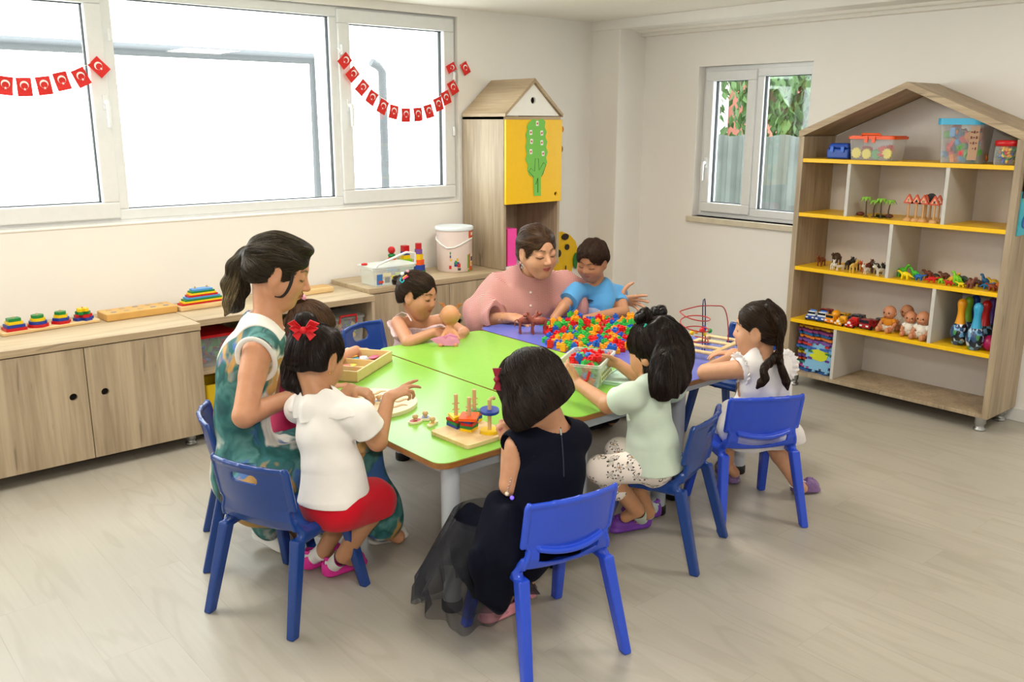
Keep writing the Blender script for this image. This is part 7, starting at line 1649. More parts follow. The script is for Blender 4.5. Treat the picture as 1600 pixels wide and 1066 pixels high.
# ------------------------------------------------------------------ girl with two braids in the white dress
def girl_D():
    J, T_, r, f = seated(2.765, 1.885, 66, .03); hc = V3(ud(1183, 514, 3.32)); M = headframe([-.52, .85, -.05], 0); H = .196
    J['neck'] = V3(ud(1192, 564, 3.30)); J['shL'] = V3(ud(1157, 577, 3.28)); J['shR'] = V3(ud(1225, 572, 3.39)); J['chest'] = V3(ud(1188, 602, 3.33)); J['waist'] = V3(ud(1184, 636, 3.37)); J['pelvis'] = V3(ud(1180, 664, 3.40))
    elL = V3(ud(1103, 582, 3.36)); wrL = V3(ud(1150, 556, 3.50)); elR = V3(ud(1210, 560, 3.55)); wrR = V3(ud(1145, 552, 3.56))
    J['knL'] = V3(ud(1130, 668, 3.48)); J['knR'] = V3(ud(1205, 690, 3.55)); J['anL'] = V3(ud(1137, 728, 3.60)); J['anR'] = V3(ud(1243, 752, 3.52)); J['hipR'] = V3(ud(1200, 672, 3.43)); J['hipL'] = V3(ud(1165, 668, 3.40))
    t = person('girl with two dark braids in a white frilled dress, leaning on the blue table', (J['pelvis'][0], J['pelvis'][1], 0))
    v = body_vol(J, .0028, extra=[hc, elL, wrL]); torso(v, J, f, -.004); neck_of(v, J, hc, M, H, False); add_head(v, hc, M, H)
    limb(v, J['shL'], elL, wrL, (.036, .031, .021)); limb(v, J['shR'], elR, wrR, (.034, .029, .020))
    add_hand(v, wrL, unit(VIEW_R*.7+VIEW_A*.6), np.array([0, 0, 1.]), -1, .11, (.3, .3, .35, .4)); add_hand(v, wrR, unit(VIEW_R*-.9+VIEW_A*.1), np.array([0, 0, 1.]), 1, .11, (.3, .3, .35, .4))
    for s in 'RL': v.cap(J['hip'+s], J['kn'+s], .052, .038, .015); calf(v, J['kn'+s], J['an'+s], .036, .024, -f); v.cap(J['an'+s], J['an'+s]+VIEW_R*.03-np.array([0, 0, .03]), .023, .02, .01)
    build_body(v, t, 'd09c7a', hc, M, H, eye_open=.5)
    WD = fabric('white_dress_muslin', 'f0ecec', .3, 500); v = body_vol(J, .003, pad=.10); torso(v, J, f, .009, scale=1.02)
    v.cap(J['waist'], J['pelvis']-np.array([0, 0, .02]), .092, .115, .03, flat=f, ff=.8)
    for s in 'RL': v.cap(J['hip'+s], J['kn'+s]+np.array([0, 0, .002]), .075, .058, .04)
    v.cap(J['hipR'], V3(ud(1236, 688, 3.52)), .06, .05, .05); v.cap(J['pelvis'], V3(ud(1230, 680, 3.46)), .08, .055, .05); v.cap(J['waist'], V3(ud(1138, 665, 3.36)), .07, .055, .05)
    folds(v, J['pelvis']-.3, J['waist']+.3, .006, 9, unit(np.array([0, 0, 1.])), 7, 55); v.plane(J['pelvis']-np.array([0, 0, .085]), [0, 0, -1]); nb = hc+H*(-.13*M[1]-.25*M[2]); v.cap(J['neck'], nb, .042, .05, .004, 's')
    armhole(v, J, 'shL', elL, .044); armhole(v, J, 'shR', elR, .044); cb = V3(T_(0, 0, 0)); cc2 = np.array([2.752, 1.856, 0])+np.array([.5, .866, 0])*-.118; v.plane(cc2, [-.5, -.866, 0], box=(J['pelvis']-.3, [9, 9, .46])); v.build('dress', WD, t, org=t.location)
    # frills round the armholes and the neck
    def frill(c, ax, rad, w_, seed, a0=0, a1=6.283, n=90):
        ax = unit(ax); u = unit(np.cross(ax, [0, 0, 1.])); w2 = np.cross(ax, u); rg = np.random.default_rng(seed); Vv = []
        for i in range(n+1):
            a = a0+(a1-a0)*i/n; rv = u*math.cos(a)+w2*math.sin(a)
            for k in range(4): s_ = k/3; Vv.append(c+rv*(rad+w_*s_*.8)+ax*(w_*s_*.5+.006*s_*math.sin(a*17+seed))+rv*.003*s_*math.sin(a*23))
        F = [(i*4+k, i*4+k+1, (i+1)*4+k+1, (i+1)*4+k) for i in range(n) for k in range(3)]; o = mesh_obj('frill', np.array(Vv), np.array(F), WD, t, org=t.location); o.modifiers.new('s', 'SOLIDIFY').thickness = .0018
    frill(J['shL']+unit(J['neck']-J['shL'])*.012, unit(J['shL']-J['neck'])+np.array([0, 0, .1]), .038, .030, 1); frill(J['shR']+unit(J['neck']-J['shR'])*.012, unit(J['shR']-J['neck'])+np.array([0, 0, .1]), .038, .030, 2)
    frill(J['neck']+np.array([0, 0, .005]), [0, 0, 1.], .040, .020, 3)
    v = Vol(hc-[.2, .2, .28], hc+.2, .0025); P = hair_cap(v, hc, M, H, .03, face=(.28, .36, .43), fc=(0, .36, -.12)); braids = []
    for s, (e1, e2, e3) in ((-1, ((1194, 575, 3.20), (1196, 592, 3.20), (1183, 606, 3.20))), (1, ((1220, 572, 3.25), (1226, 588, 3.26), (1231, 608, 3.26)))):
        pts = [P(s*.20, -.18, .46), P(s*.30, -.34, .26), P(s*.30, -.43, .02), P(s*.26, -.42, -.22), P(s*.22, -.40, -.42), V3(ud(*e1)), V3(ud(*e2))]; L_ = cspl([tuple(pts[0])]+[tuple(p) for p in pts]+[tuple(pts[-1])], 7)
        L_ = [V3(p) for p in L_]
        for i, p in enumerate(L_):
            d = unit(L_[min(i+1, len(L_)-1)]-L_[max(i-1, 0)]); sd = unit(np.cross(d, M[1])); 
            for w_ in (0, 1, 2): a = i*.95+w_*2.1; v.ell(p+sd*.0085*math.sin(a)-VIEW_A*.005*math.cos(a), [.0105, .0095, .013], None, .003)
        v.chain([V3(ud(*e2)), V3(ud((e2[0]+e3[0])/2, (e2[1]+e3[1])/2-1, e2[2])), V3(ud(*e3))], [.012, .013, .003], .004); braids.append(L_[-1])
    def flow(Q): q = (Q-hc)@M.T/H; s = np.sign(q[:, :1]); tgt = hc+H*(s*.32*M[0]-.42*M[1]-.1*M[2]); d = np.where((q[:, 1] < -.42)[:, None]|(q[:, 2] < -.3)[:, None], np.array([0, 0, -1.]), tgt-Q); return d/(np.linalg.norm(d, axis=1)[:, None]+1e-9)
    v.cap(P(0, -.1, .545), P(0, -.46, .30), .0022, .0022, .002, 's'); hair_build(v, t, H_BROWN, flow, 3000, 4, ln=(.03, .08))
    LS = mat('lilac_glitter_shoe', '8d6aa6', .35, noise=.4, nscale=200, coat=.4); SW = fabric('white_sock_knit', 'f0efec')
    shoe(t, V3(uz(1238, 770, .002)), V3(uz(1276, 768, .002)), .060, LS, 'clog', sockmat=SW, an=J['anR']); shoe(t, V3(uz(1122, 738, .002)), V3(uz(1150, 758, .002)), .060, LS, 'clog', sockmat=SW, an=J['anL'])
girl_D()
# ------------------------------------------------------------------ materials for the women's clothes
def gingham():
    mt = bpy.data.materials.new('red_gingham'); mt.use_nodes = True; nt = mt.node_tree; b = nt.nodes['Principled BSDF']; b.inputs['Roughness'].default_value = .85; b.inputs['Specular IOR Level'].default_value = .15; L = nt.links.new
    tc = nd(nt, 'ShaderNodeTexCoord'); mp = nd(nt, 'ShaderNodeMapping'); mp.inputs['Rotation'].default_value = (0, 0, .70); L(tc.outputs['Object'], mp.inputs[0]); se = nd(nt, 'ShaderNodeSeparateXYZ'); L(mp.outputs[0], se.inputs[0]); o = []
    for i in (0, 2):
        m_ = nd(nt, 'ShaderNodeMath', operation='MULTIPLY'); m_.inputs[1].default_value = 2*math.pi/.0058; L(se.outputs[i], m_.inputs[0]); s = nd(nt, 'ShaderNodeMath', operation='SINE'); L(m_.outputs[0], s.inputs[0])
        g = nd(nt, 'ShaderNodeMath', operation='GREATER_THAN'); g.inputs[1].default_value = 0; L(s.outputs[0], g.inputs[0]); o.append(g)
    a = nd(nt, 'ShaderNodeMath', operation='ADD'); L(o[0].outputs[0], a.inputs[0]); L(o[1].outputs[0], a.inputs[1]); h_ = nd(nt, 'ShaderNodeMath', operation='MULTIPLY'); h_.inputs[1].default_value = .5; L(a.outputs[0], h_.inputs[0])
    r = ramp(nt, [(0, 'dcbbb3'), (.5, 'bd857f'), (1, '9c5052')]); L(h_.outputs[0], r.inputs[0]); L(r.outputs[0], b.inputs['Base Color']); return mt
def watercolour():
    """loose watercolour print: teal washes, white swirls, gold edges, some blue and ink"""
    mt = bpy.data.materials.new('watercolour_print'); mt.use_nodes = True; nt = mt.node_tree; b = nt.nodes['Principled BSDF']; b.inputs['Roughness'].default_value = .6; b.inputs['Specular IOR Level'].default_value = .25; L = nt.links.new
    tc = nd(nt, 'ShaderNodeTexCoord'); n0 = nd(nt, 'ShaderNodeTexNoise', i_Scale=6., i_Detail=3.); L(tc.outputs['Object'], n0.inputs['Vector'])
    sc_ = nd(nt, 'ShaderNodeVectorMath', operation='SCALE'); sc_.inputs[3].default_value = .22; L(n0.outputs['Color'], sc_.inputs[0]); ad = nd(nt, 'ShaderNodeVectorMath', operation='ADD'); L(tc.outputs['Object'], ad.inputs[0]); L(sc_.outputs[0], ad.inputs[1])
    def noise(scale, off, det=3.):
        m_ = nd(nt, 'ShaderNodeMapping'); m_.inputs['Location'].default_value = (off, off*1.7, -off); m_.inputs['Scale'].default_value = (1, 1, .62); L(ad.outputs[0], m_.inputs[0]); n = nd(nt, 'ShaderNodeTexNoise', i_Scale=scale, i_Detail=det); L(m_.outputs[0], n.inputs['Vector']); return n.outputs[0]
    r = ramp(nt, [(.32, '173238'), (.42, '2f6a6a'), (.50, '5c9490'), (.56, '2a6260'), (.66, '3f7f86')]); L(noise(7., 0), r.inputs[0]); cur = r.outputs[0]
    for (sc2, off, lo, hi, c) in ((5.5, 3.1, .505, .56, 'ece9e2'), (6.5, 7.7, .56, .60, 'c3995a'), (8., 12.3, .585, .63, '4b74b4'), (9., 21.9, .635, .66, '1c2038')):
        f_ = ramp(nt, [(lo, (0, 0, 0, 1)), (hi, (1, 1, 1, 1))]); L(noise(sc2, off), f_.inputs[0]); m_ = nd(nt, 'ShaderNodeMix', data_type='RGBA'); L(f_.outputs[0], m_.inputs[0]); L(cur, m_.inputs[6]); m_.inputs[7].default_value = srgb(c); cur = m_.outputs[2]
    r2 = ramp(nt, [(.35, (.82, .84, .86, 1)), (.65, (1, 1, 1, 1))]); L(noise(45., 2., 4.), r2.inputs[0])
    mx = nd(nt, 'ShaderNodeMix', data_type='RGBA', blend_type='MULTIPLY'); mx.inputs[0].default_value = 1; L(cur, mx.inputs[6]); L(r2.outputs[0], mx.inputs[7]); L(mx.outputs[2], b.inputs['Base Color']); return mt
def lace():
    mt = fabric('pink_lace', 'eccfd2', .8, 260, noise=.3, nscale=150); return mt

# ------------------------------------------------------------------ woman in the printed dress
def woman_1():
    f = np.array([math.cos(R_(-24)), math.sin(R_(-24)), 0]); r = np.array([f[1], -f[0], 0]); Z = lambda x, y, d: V3(ud(x, y, d))
    J = dict(pelvis=Z(392, 742, 2.98), waist=Z(378, 655, 2.97), chest=Z(388, 578, 2.95), neck=Z(420, 512, 2.93), shR=Z(402, 548, 2.82), shL=Z(420, 520, 3.10), hipR=Z(402, 760, 2.92), hipL=Z(400, 735, 3.08), knR=Z(560, 700, 3.02), knL=Z(530, 680, 3.16), anR=Z(590, 822, 3.12), anL=Z(430, 822, 3.14))
    hc = Z(437, 424, 2.93); M = headframe([.80, -.52, -.34], 3); H = .232
    elR = Z(382, 650, 2.74); wrR = Z(452, 622, 2.95); elL = Z(430, 610, 3.18); wrL = Z(480, 610, 3.2)
    t = person('woman with a brown ponytail in a sleeveless blue, white and gold printed long dress', (J['pelvis'][0], J['pelvis'][1], 0))
    v = body_vol(J, .0032, extra=[hc, elR, wrR]); torso(v, J, f, -.006, a=True, scale=.92); neck_of(v, J, hc, M, H, True, -.004); add_head(v, hc, M, H, child=False)
    limb(v, J['shR'], elR, wrR, (.043, .037, .026)); limb(v, J['shL'], elL, wrL, (.042, .036, .026)); v.cap(J['shR']+np.array([0, 0, -.01]), J['shR']+(elR-J['shR'])*.4, .046, .042, .01)
    add_hand(v, wrR, unit(VIEW_R*.9+VIEW_A*.25-np.array([0, 0, .05])), np.array([0, 0, 1.]), 1, .165, (.4, .45, .5, .5)); add_hand(v, wrL, unit(VIEW_R*.9), np.array([0, 0, 1.]), -1, .165, (.4, .45, .5, .5))
    for s in 'RL': v.cap(J['hip'+s], J['kn'+s], .078, .055, .02); calf(v, J['kn'+s], J['an'+s], .052, .034, -f); v.cap(J['an'+s], J['an'+s]+f*.07-np.array([0, 0, .05]), .03, .025, .01)
    build_body(v, t, 'cf9672', hc, M, H, lips='b04a48', lash=1.1)
    PR = watercolour(); v = body_vol(J, .0037, pad=.14, extra=[Z(610, 840, 3.0)]); torso(v, J, f, .008, a=True, scale=.94)
    for s in 'RL': v.cap(J['hip'+s], J['kn'+s], .105, .078, .05)
    v.cap(J['knR'], Z(585, 815, 3.04), .075, .065, .05); v.cap(J['knL'], Z(545, 800, 3.10), .075, .075, .05); v.cap(J['knR'], Z(560, 800, 3.02), .07, .07, .05); v.cap(J['hipR'], Z(500, 800, 2.98), .08, .05, .06); v.cap(J['hipL'], Z(415, 815, 3.05), .09, .05, .06); v.cap(J['pelvis'], Z(400, 770, 2.94), .12, .1, .05)
    folds(v, None, Z(392, 700, 2.98)*[1, 1, 1]+[.8, .8, 0], .009, 13, np.array([.2, -.1, 1.]), 7, 34); folds(v, None, None, .0035, 3, (0, 0, 1), 5, 30)
    d = unit(J['shR']-J['neck']); armhole(v, J, 'shR', elR, .056, -.008); armhole(v, J, 'shL', elL, .054)
    nb = hc+H*(-.13*M[1]-.25*M[2]); v.cap(J['neck']+unit(nb-J['neck'])*.004, nb, .058, .07, .006, 's'); v.plane([0, 0, .035], [0, 0, -1]); v.build('printed_dress', PR, t, org=t.location)
    WT = fabric('white_binding', 'f2efe8', .2, 500); q = MB(); ax = d; u_ = unit(np.cross(ax, [0, 0, 1.])); w_ = np.cross(ax, u_); c0 = J['shR']+d*.006-np.array([0, 0, .020])
    q.tube([tuple(c0+ax*(.010-.020*math.sin(a)*0)+u_*math.cos(a)*.058+w_*math.sin(a)*.078-np.array(t.location)) for a in np.linspace(0, 6.28, 40)[:-1]], .009, n=8, closed=True, flat=.6); q.build('armhole_binding', WT, t)
    v = body_vol(dict(a=J['neck'], b=J['shR'], c=J['shL']), .003); torso(v, J, f, .0105, a=True, scale=.94); v.cap(J['neck']+unit(nb-J['neck'])*.004, nb, .056, .068, .005, 's')
    nn = unit(J['neck']-J['chest']); v.plane(J['neck']-nn*.045+f*.02, unit(-nn+f*.9)); 
    v.plane(J['neck']-d*-.075, d); v.plane(J['neck']-d*.075, -d); v.build('white_yoke', WT, t, org=t.location)
    # hair: smooth cap, ponytail with light ends
    v = Vol(hc-[.25, .25, .3], hc+.22, .003); P = hair_cap(v, hc, M, H, .035, face=(.262, .36, .44), fc=(0, .365, -.16), child=False, low=-.13); tie = P(0, -.50, .10)
    v.ell(P(0, .16, .42), [H*.20, H*.20, H*.08], M, .02)
    v.chain([P(0, -.40, .12), Z(388, 402, 2.97), Z(374, 420, 2.975), Z(368, 448, 2.98), Z(365, 474, 2.98), Z(352, 492, 2.98)], [.026, .033, .040, .042, .032, .006], .012)
    def flow(Q): q = (Q-hc)@M.T/H; pony = q[:, 1] < -.50; d_ = np.where(pony[:, None], np.array([0, 0, -1.])-M[1]*.35, tie-Q); return d_/(np.linalg.norm(d_, axis=1)[:, None]+1e-9)
    def tint(Q, rn): q = (Q-hc)@M.T/H; e = np.clip((-q[:, 2]+.15)/.55, 0, 1)*(q[:, 1] < -.5); return .03+.14*rn**2+e*(.2+.6*rn)
    folds(v, None, None, .0018, 3, M[1], 6, 110); hair_build(v, t, H_BAL, flow, 4200, 7, ln=(.06, .16), tint=tint)
    for k_, dx in enumerate((0, 1.5, 3)):
        L_ = [onbody(t, x+dx, y, .004+.001*k_) for x, y in ((452, 398), (455, 412), (455, 428), (452, 444), (446, 456), (438, 463), (428, 462))]; L_ = [p for p in L_ if p is not None]
        if len(L_) > 3: q = MB(); q.tube([tuple(p) for p in cspl([tuple(L_[0])]+[tuple(p) for p in L_]+[tuple(L_[-1])], 4)], .0022, n=6); o = q.build('loose_strand', mat('strand_dark', '1a110c', .45), t)
    shoe(t, V3(uz(400, 838, .03)), V3(uz(452, 862, .002)), .078, mat('white_sneaker', 'e8e6e0', .6), 'clog'); shoe(t, V3(uz(580, 850, .002)), V3(uz(630, 838, .002)), .078, mat('white_sneaker', 'e8e6e0', .6), 'clog')
woman_1()

# ------------------------------------------------------------------ woman in gingham
def woman_2():
    Z = lambda x, y, d: V3(ud(x, y, d)); f = unit(VIEW_R*.40-VIEW_A*.92)
    J = dict(pelvis=Z(812, 560, 4.66), waist=Z(808, 525, 4.60), chest=Z(812, 478, 4.53), neck=Z(826, 432, 4.50), shR=Z(778, 450, 4.50), shL=Z(876, 446, 4.60), hipR=Z(790, 565, 4.64), hipL=Z(835, 560, 4.68), knR=Z(850, 575, 4.45), knL=Z(885, 570, 4.55), anR=V3(uz(905, 655, .07)), anL=V3(uz(955, 648, .07)))
    hc = Z(840, 393, 4.36); M = headframe(unit(VIEW_R*.46-VIEW_A*.80)+np.array([0, 0, -.16]), -5); H = .250
    elR = Z(752, 500, 4.42); wrR = Z(797, 497, 4.33); elL = Z(935, 478, 4.68); wrL = Z(966, 468, 4.62)
    t = person('woman with tied-back hair in a loose red gingham blouse, holding a toy horse', (J['pelvis'][0], J['pelvis'][1], 0))
    v = body_vol(J, .0034, extra=[hc, elR, wrR, wrL]); torso(v, J, f, -.004, a=True); neck_of(v, J, hc, M, H, True); add_head(v, hc, M, H, child=False)
    limb(v, J['shR'], elR, wrR, (.044, .038, .026)); limb(v, J['shL'], elL, wrL, (.042, .036, .025))
    add_hand(v, wrR, unit(VIEW_R*.93-VIEW_A*.30+np.array([0, 0, -.10])), unit(VIEW_R*.1-VIEW_A*.3+np.array([0, 0, .9])), 1, .175, (.45, .5, .55, .6), .4)
    add_hand(v, wrL, unit(VIEW_R*.85+np.array([0, 0, -.05])-VIEW_A*.2), unit(VIEW_A*.6+VIEW_R*.3+np.array([0, 0, .3])), -1, .165, (.1, .15, .25, .35), .0, spread=.24, tdir=VIEW_R*.35+np.array([0, 0, .9]))
    for s in 'RL': v.cap(J['hip'+s], J['kn'+s], .078, .055, .02); calf(v, J['kn'+s], J['an'+s], .050, .030, -f); v.cap(J['an'+s], J['an'+s]+f*.01-np.array([0, 0, .03]), .028, .022, .01)
    build_body(v, t, 'cf9b7a', hc, M, H, lips='b8504e', brow='38261c', lash=1.1)
    G = gingham(); v = body_vol(J, .0036, pad=.13, extra=[elR, wrR, elL, wrL]); torso(v, J, f, .022, a=True, scale=1.02); v.cap(J['waist'], J['pelvis'], .155, .17, .04, flat=f, ff=.8)
    sl = Z(757, 494, 4.38); v.cap(J['shR'], elR, .068, .088, .04); v.cap(elR, Z(772, 497, 4.33), .085, .072, .03); v.cap(J['shR'], Z(745, 485, 4.45), .06, .075, .04); v.cap(Z(752, 490, 4.40), Z(752, 512, 4.38), .07, .05, .03)
    v.cap(J['shL'], elL, .070, .080, .04); v.cap(elL, Z(948, 475, 4.66), .07, .06, .03); v.cap(J['chest'], Z(900, 480, 4.62), .12, .08, .06)
    folds(v, None, None, .0075, 31, unit(np.array([.1, -.1, 1.])), 7, 28); folds(v, None, None, .003, 32, np.array([0, 0, 1.]), 5, 70)
    e = unit(wrR-elR); ce = Z(775, 497, 4.33); cutend(v, ce, e, .09); v.cap(ce-e*.03, ce+e*.02, .052, .062, .004, 's'); v.plane([0, 0, .503], [0, 0, -1], box=(Z(740, 505, 4.3)-.15, [2.9, 3.28, .6]))
    nb = hc+H*(-.13*M[1]-.25*M[2]); v.cap(J['neck']+unit(nb-J['neck'])*.01, nb, .052, .066, .004, 's'); vp = J['neck']+f*.085-np.array([0, 0, .02]); v.cap(J['neck']+f*.05+np.array([0, 0, .02]), J['neck']+f*.10-np.array([0, 0, .085]), .020, .004, .004, 's')
    v.build('gingham_blouse', G, t, org=t.location)
    v = Vol(J['neck']-.12, J['neck']+.14, .003); ax = unit(nb-J['neck']); v.cap(J['neck']-ax*.012, J['neck']+ax*.026, .066, .060, .004); v.cap(J['neck']-ax*.05, J['neck']+ax*.06, .055, .053, .002, 's'); v.cap(J['neck']+f*.06+ax*.06, J['neck']+f*.06-ax*.06, .014, .014, .002, 's'); v.plane(J['neck']+ax*.030, ax); v.plane(J['neck']-ax*.010, -ax); v.build('stand_collar', G, t, org=t.location)
    for (x, y, D) in ((829, 457, 4.33), (829, 479, 4.30)): q = MB(); c = V3(ud(x, y, 4.6)); best = None
    for (x, y) in ((829, 457), (829, 478)):
        o_, dn = Vector(ORG), Vector(_ray(x, y)).normalized(); bpy.context.view_layer.update(); g_ = [k for k in kids(t) if k.name.startswith('gingham')][0]; hit_, loc_, nr_, _ = g_.ray_cast(g_.matrix_world.inverted()@o_, dn)
        if hit_: q = MB(); q.lathe([(.0045, -.001), (.006, 0), (.006, .002), (.004, .003)], tuple(loc_+nr_*.001), 12, r=nr_.to_track_quat('Z', 'Y').to_matrix()); q.build('button', mat('shell_button', 'eee2dc', .3), t)
    v = Vol(hc-.22, hc+.22, .003); P = hair_cap(v, hc, M, H, .022, face=(.268, .36, .42), fc=(0, .36, -.13), child=False, low=-.13); v.ell(P(0, -.50, -.10), [H*.14, H*.12, H*.14], M, .012); tie = P(0, -.52, -.08)
    def flow(Q): d_ = tie-Q; return d_/(np.linalg.norm(d_, axis=1)[:, None]+1e-9)
    folds(v, None, None, .0012, 3, M[1], 6, 100); hair_build(v, t, H_WARM, flow, 2600, 8, ln=(.05, .14), tint=lambda Q, rn: .1+.7*rn**1.6)
    q = MB(); c = hc+H*(.345*M[0]+.0*M[1]-.20*M[2])-np.array(t.location)
    for s in (1, -1):
        c = hc+H*(s*.345*M[0]-.20*M[2])-np.array(t.location); q = MB(); q.tube([tuple(c+np.array([0, 0, -.012])+M[1]*.010*math.cos(a)+M[2]*.010*math.sin(a)) for a in np.linspace(0, 6.28, 16)[:-1]], .0022, n=6, closed=True); q.build('earring', CHROME, t)
    q = MB(); e = unit(wrR-elR); u_ = unit(np.cross(e, [0, 0, 1.])); w_ = np.cross(e, u_); c = wrR-e*.03-np.array(t.location); q.tube([tuple(c+u_*.029*math.cos(a)+w_*.027*math.sin(a)) for a in np.linspace(0, 6.28, 24)[:-1]], .0012, n=6, closed=True); q.build('bracelet', GOLD, t)
    SB = fabric('black_patterned_shoe_cloth', '2a2420', .3, 300, noise=.6, nscale=70); shoe(t, V3(uz(958, 662, .002)), V3(uz(908, 672, .002)), .075, SB, 'clog'); shoe(t, V3(uz(985, 650, .002)), V3(uz(940, 652, .002)), .075, SB, 'clog')
    v = body_vol(dict(a=J['pelvis'], b=J['knR'], c=J['knL'], d=J['anR'], e=J['anL']), .004); v.cap(J['pelvis'], J['pelvis']-np.array([0, 0, .03]), .15, .14, .02)
    for s in 'RL': v.cap(J['hip'+s], J['kn'+s], .086, .066, .02); v.cap(J['kn'+s], J['an'+s], .064, .046, .015)
    v.build('trousers', fabric('black_trousers_cloth', '1c1a1e'), t, org=t.location)
woman_2()

# ------------------------------------------------------------------ the boy
def boy():
    Z = lambda x, y, d: V3(ud(x, y, d)); f = unit(-VIEW_R*.30-VIEW_A*.95)
    J = dict(pelvis=Z(948, 512, 4.62), waist=Z(945, 498, 4.62), chest=Z(938, 472, 4.60), neck=Z(934, 445, 4.58), shR=Z(902, 456, 4.56), shL=Z(968, 458, 4.64), hipR=Z(932, 520, 4.62), hipL=Z(962, 520, 4.64), knR=Z(930, 560, 4.62), knL=Z(965, 560, 4.64), anR=Z(930, 605, 4.66), anL=Z(965, 605, 4.68))
    hc = Z(925, 407, 4.50); M = headframe(unit(-VIEW_R*.45-VIEW_A*.75)+np.array([0, 0, -.45]), 6); H = .196
    elR = Z(880, 480, 4.46); wrR = Z(866, 497, 4.42); elL = Z(974, 487, 4.54); wrL = Z(918, 498, 4.44)
    t = person('small boy with short brown hair in a light blue shirt', (J['pelvis'][0], J['pelvis'][1], 0))
    v = body_vol(J, .0028, extra=[hc, elR, wrR, elL]); torso(v, J, f, -.006); neck_of(v, J, hc, M, H, False, .002); add_head(v, hc, M, H)
    limb(v, J['shR'], elR, wrR, (.033, .028, .021)); limb(v, J['shL'], elL, wrL, (.033, .030, .022))
    add_hand(v, wrR, unit(VIEW_R*.25-VIEW_A*.75-np.array([0, 0, .30])), unit(np.array([0, 0, .9])-VIEW_A*.2), 1, .115, (.2, .25, .3, .4), .2, spread=.18)
    add_hand(v, wrL, unit(-VIEW_R*.85-VIEW_A*.45-np.array([0, 0, .05])), unit(np.array([0, 0, .9])-VIEW_A*.35), -1, .115, (.5, .55, .6, .65), .5)
    for s in 'RL': v.cap(J['hip'+s], J['kn'+s], .055, .042, .015); calf(v, J['kn'+s], J['an'+s], .038, .028, -f)
    build_body(v, t, 'be8a68', hc, M, H, brow_w=.9)
    BL = fabric('blue_tshirt_jersey', '5aa2dc', .12, 600); v = body_vol(J, .0028, extra=[elR, elL]); torso(v, J, f, .006, scale=1.0); v.cap(J['waist'], J['pelvis']-np.array([0, 0, .03]), .088, .090, .02, flat=f, ff=.85)
    for S, e in (('shR', elR), ('shL', elL)): m_ = J[S]+(e-J[S])*.62; v.cap(J[S], m_, .041, .047, .02); cutend(v, m_, e-J[S], .06)
    nb = hc+H*(-.13*M[1]-.25*M[2]); v.cap(J['neck']+unit(nb-J['neck'])*.006, nb, .043, .056, .004, 's'); folds(v, None, None, .004, 41, unit(np.array([.3, .3, 1.])), 6, 32); v.build('tshirt', BL, t, org=t.location)
    g_ = [k for k in kids(t) if k.name.startswith('tshirt')][0]; bpy.context.view_layer.update()
    def onshirt(px, py):
        dn = Vector(_ray(px, py)).normalized(); h_, l_, n_, _ = g_.ray_cast(g_.matrix_world.inverted()@Vector(ORG), dn); return (l_, n_) if h_ else (None, None)
    def printed(name, poly, c, off):
        pts = [onshirt(*p) for p in poly]
        pts = [p for p in pts if p[0] is not None]
        if len(pts) < 3: return
        q = MB(); P_ = [p+n*off for p, n in pts]; cen = sum(P_, Vector())/len(P_); n_ = len(P_); q.add(P_+[cen], [(i, (i+1) % n_, n_) for i in range(n_)]); o = q.build(name, mat('print_'+c, c, .8), t); return o
    printed('shirt_print', [(911, 481), (920, 480), (931, 481), (938, 484), (937, 492), (930, 497), (921, 497), (912, 495)], 'd8e2ee', .006)
    printed('shirt_print', [(924, 490), (932, 489), (938, 491), (936, 494), (928, 495)], '1c2430', .0075); printed('shirt_print', [(913, 469), (918, 467), (924, 468), (929, 470), (922, 473), (915, 473)], '22405e', .006)
    v = body_vol(J, .003); v.cap(J['pelvis']-np.array([0, 0, .02]), J['pelvis']-np.array([0, 0, .06]), .088, .085, .02, flat=f, ff=.85)
    for s in 'RL': v.cap(J['hip'+s], J['kn'+s], .064, .052, .01)
    v.build('shorts', fabric('navy_shorts_cloth', '202a44'), t, org=t.location)
    for s in 'RL': shoe(t, J['an'+s]*[1, 1, 0]-f*.03, J['an'+s]*[1, 1, 0]+f*.11, .062, mat('grey_shoe', '55585e', .6), 'clog')
    v = Vol(hc-.16, hc+.16, .0025); P = lambda x, y, z: hc+H*(x*M[0]+y*M[1]+z*M[2])
    v.ell(P(0, -.07, .15), [H*.385, H*.455, H*.395], M, .01); v.ell(P(0, -.14, .0), [H*.375, H*.37, H*.30], M, .02); v.ell(P(0, .44, -.10), [H*.26, H*.32, H*.41], M, .008, 's'); v.ell(P(0, .40, -.28), [H*.38, H*.36, H*.29], M, .01, 's'); v.plane(P(0, 0, -.14), -M[2]+M[1]*.5)
    for s in (-1, 1): v.ell(P(s*.42, .06, -.08), [H*.16, H*.16, H*.20], M, .006, 's')
    wh = P(.05, -.3, .42)
    def flow(Q): d_ = Q-wh; return d_/(np.linalg.norm(d_, axis=1)[:, None]+1e-9)
    folds(v, None, None, .001, 3, M[1], 6, 160); hair_build(v, t, H_BOY, flow, 4200, 9, ln=(.012, .03), step=.004, r=.0008, off=.002, tint=lambda Q, rn: .15+.6*rn)
boy()

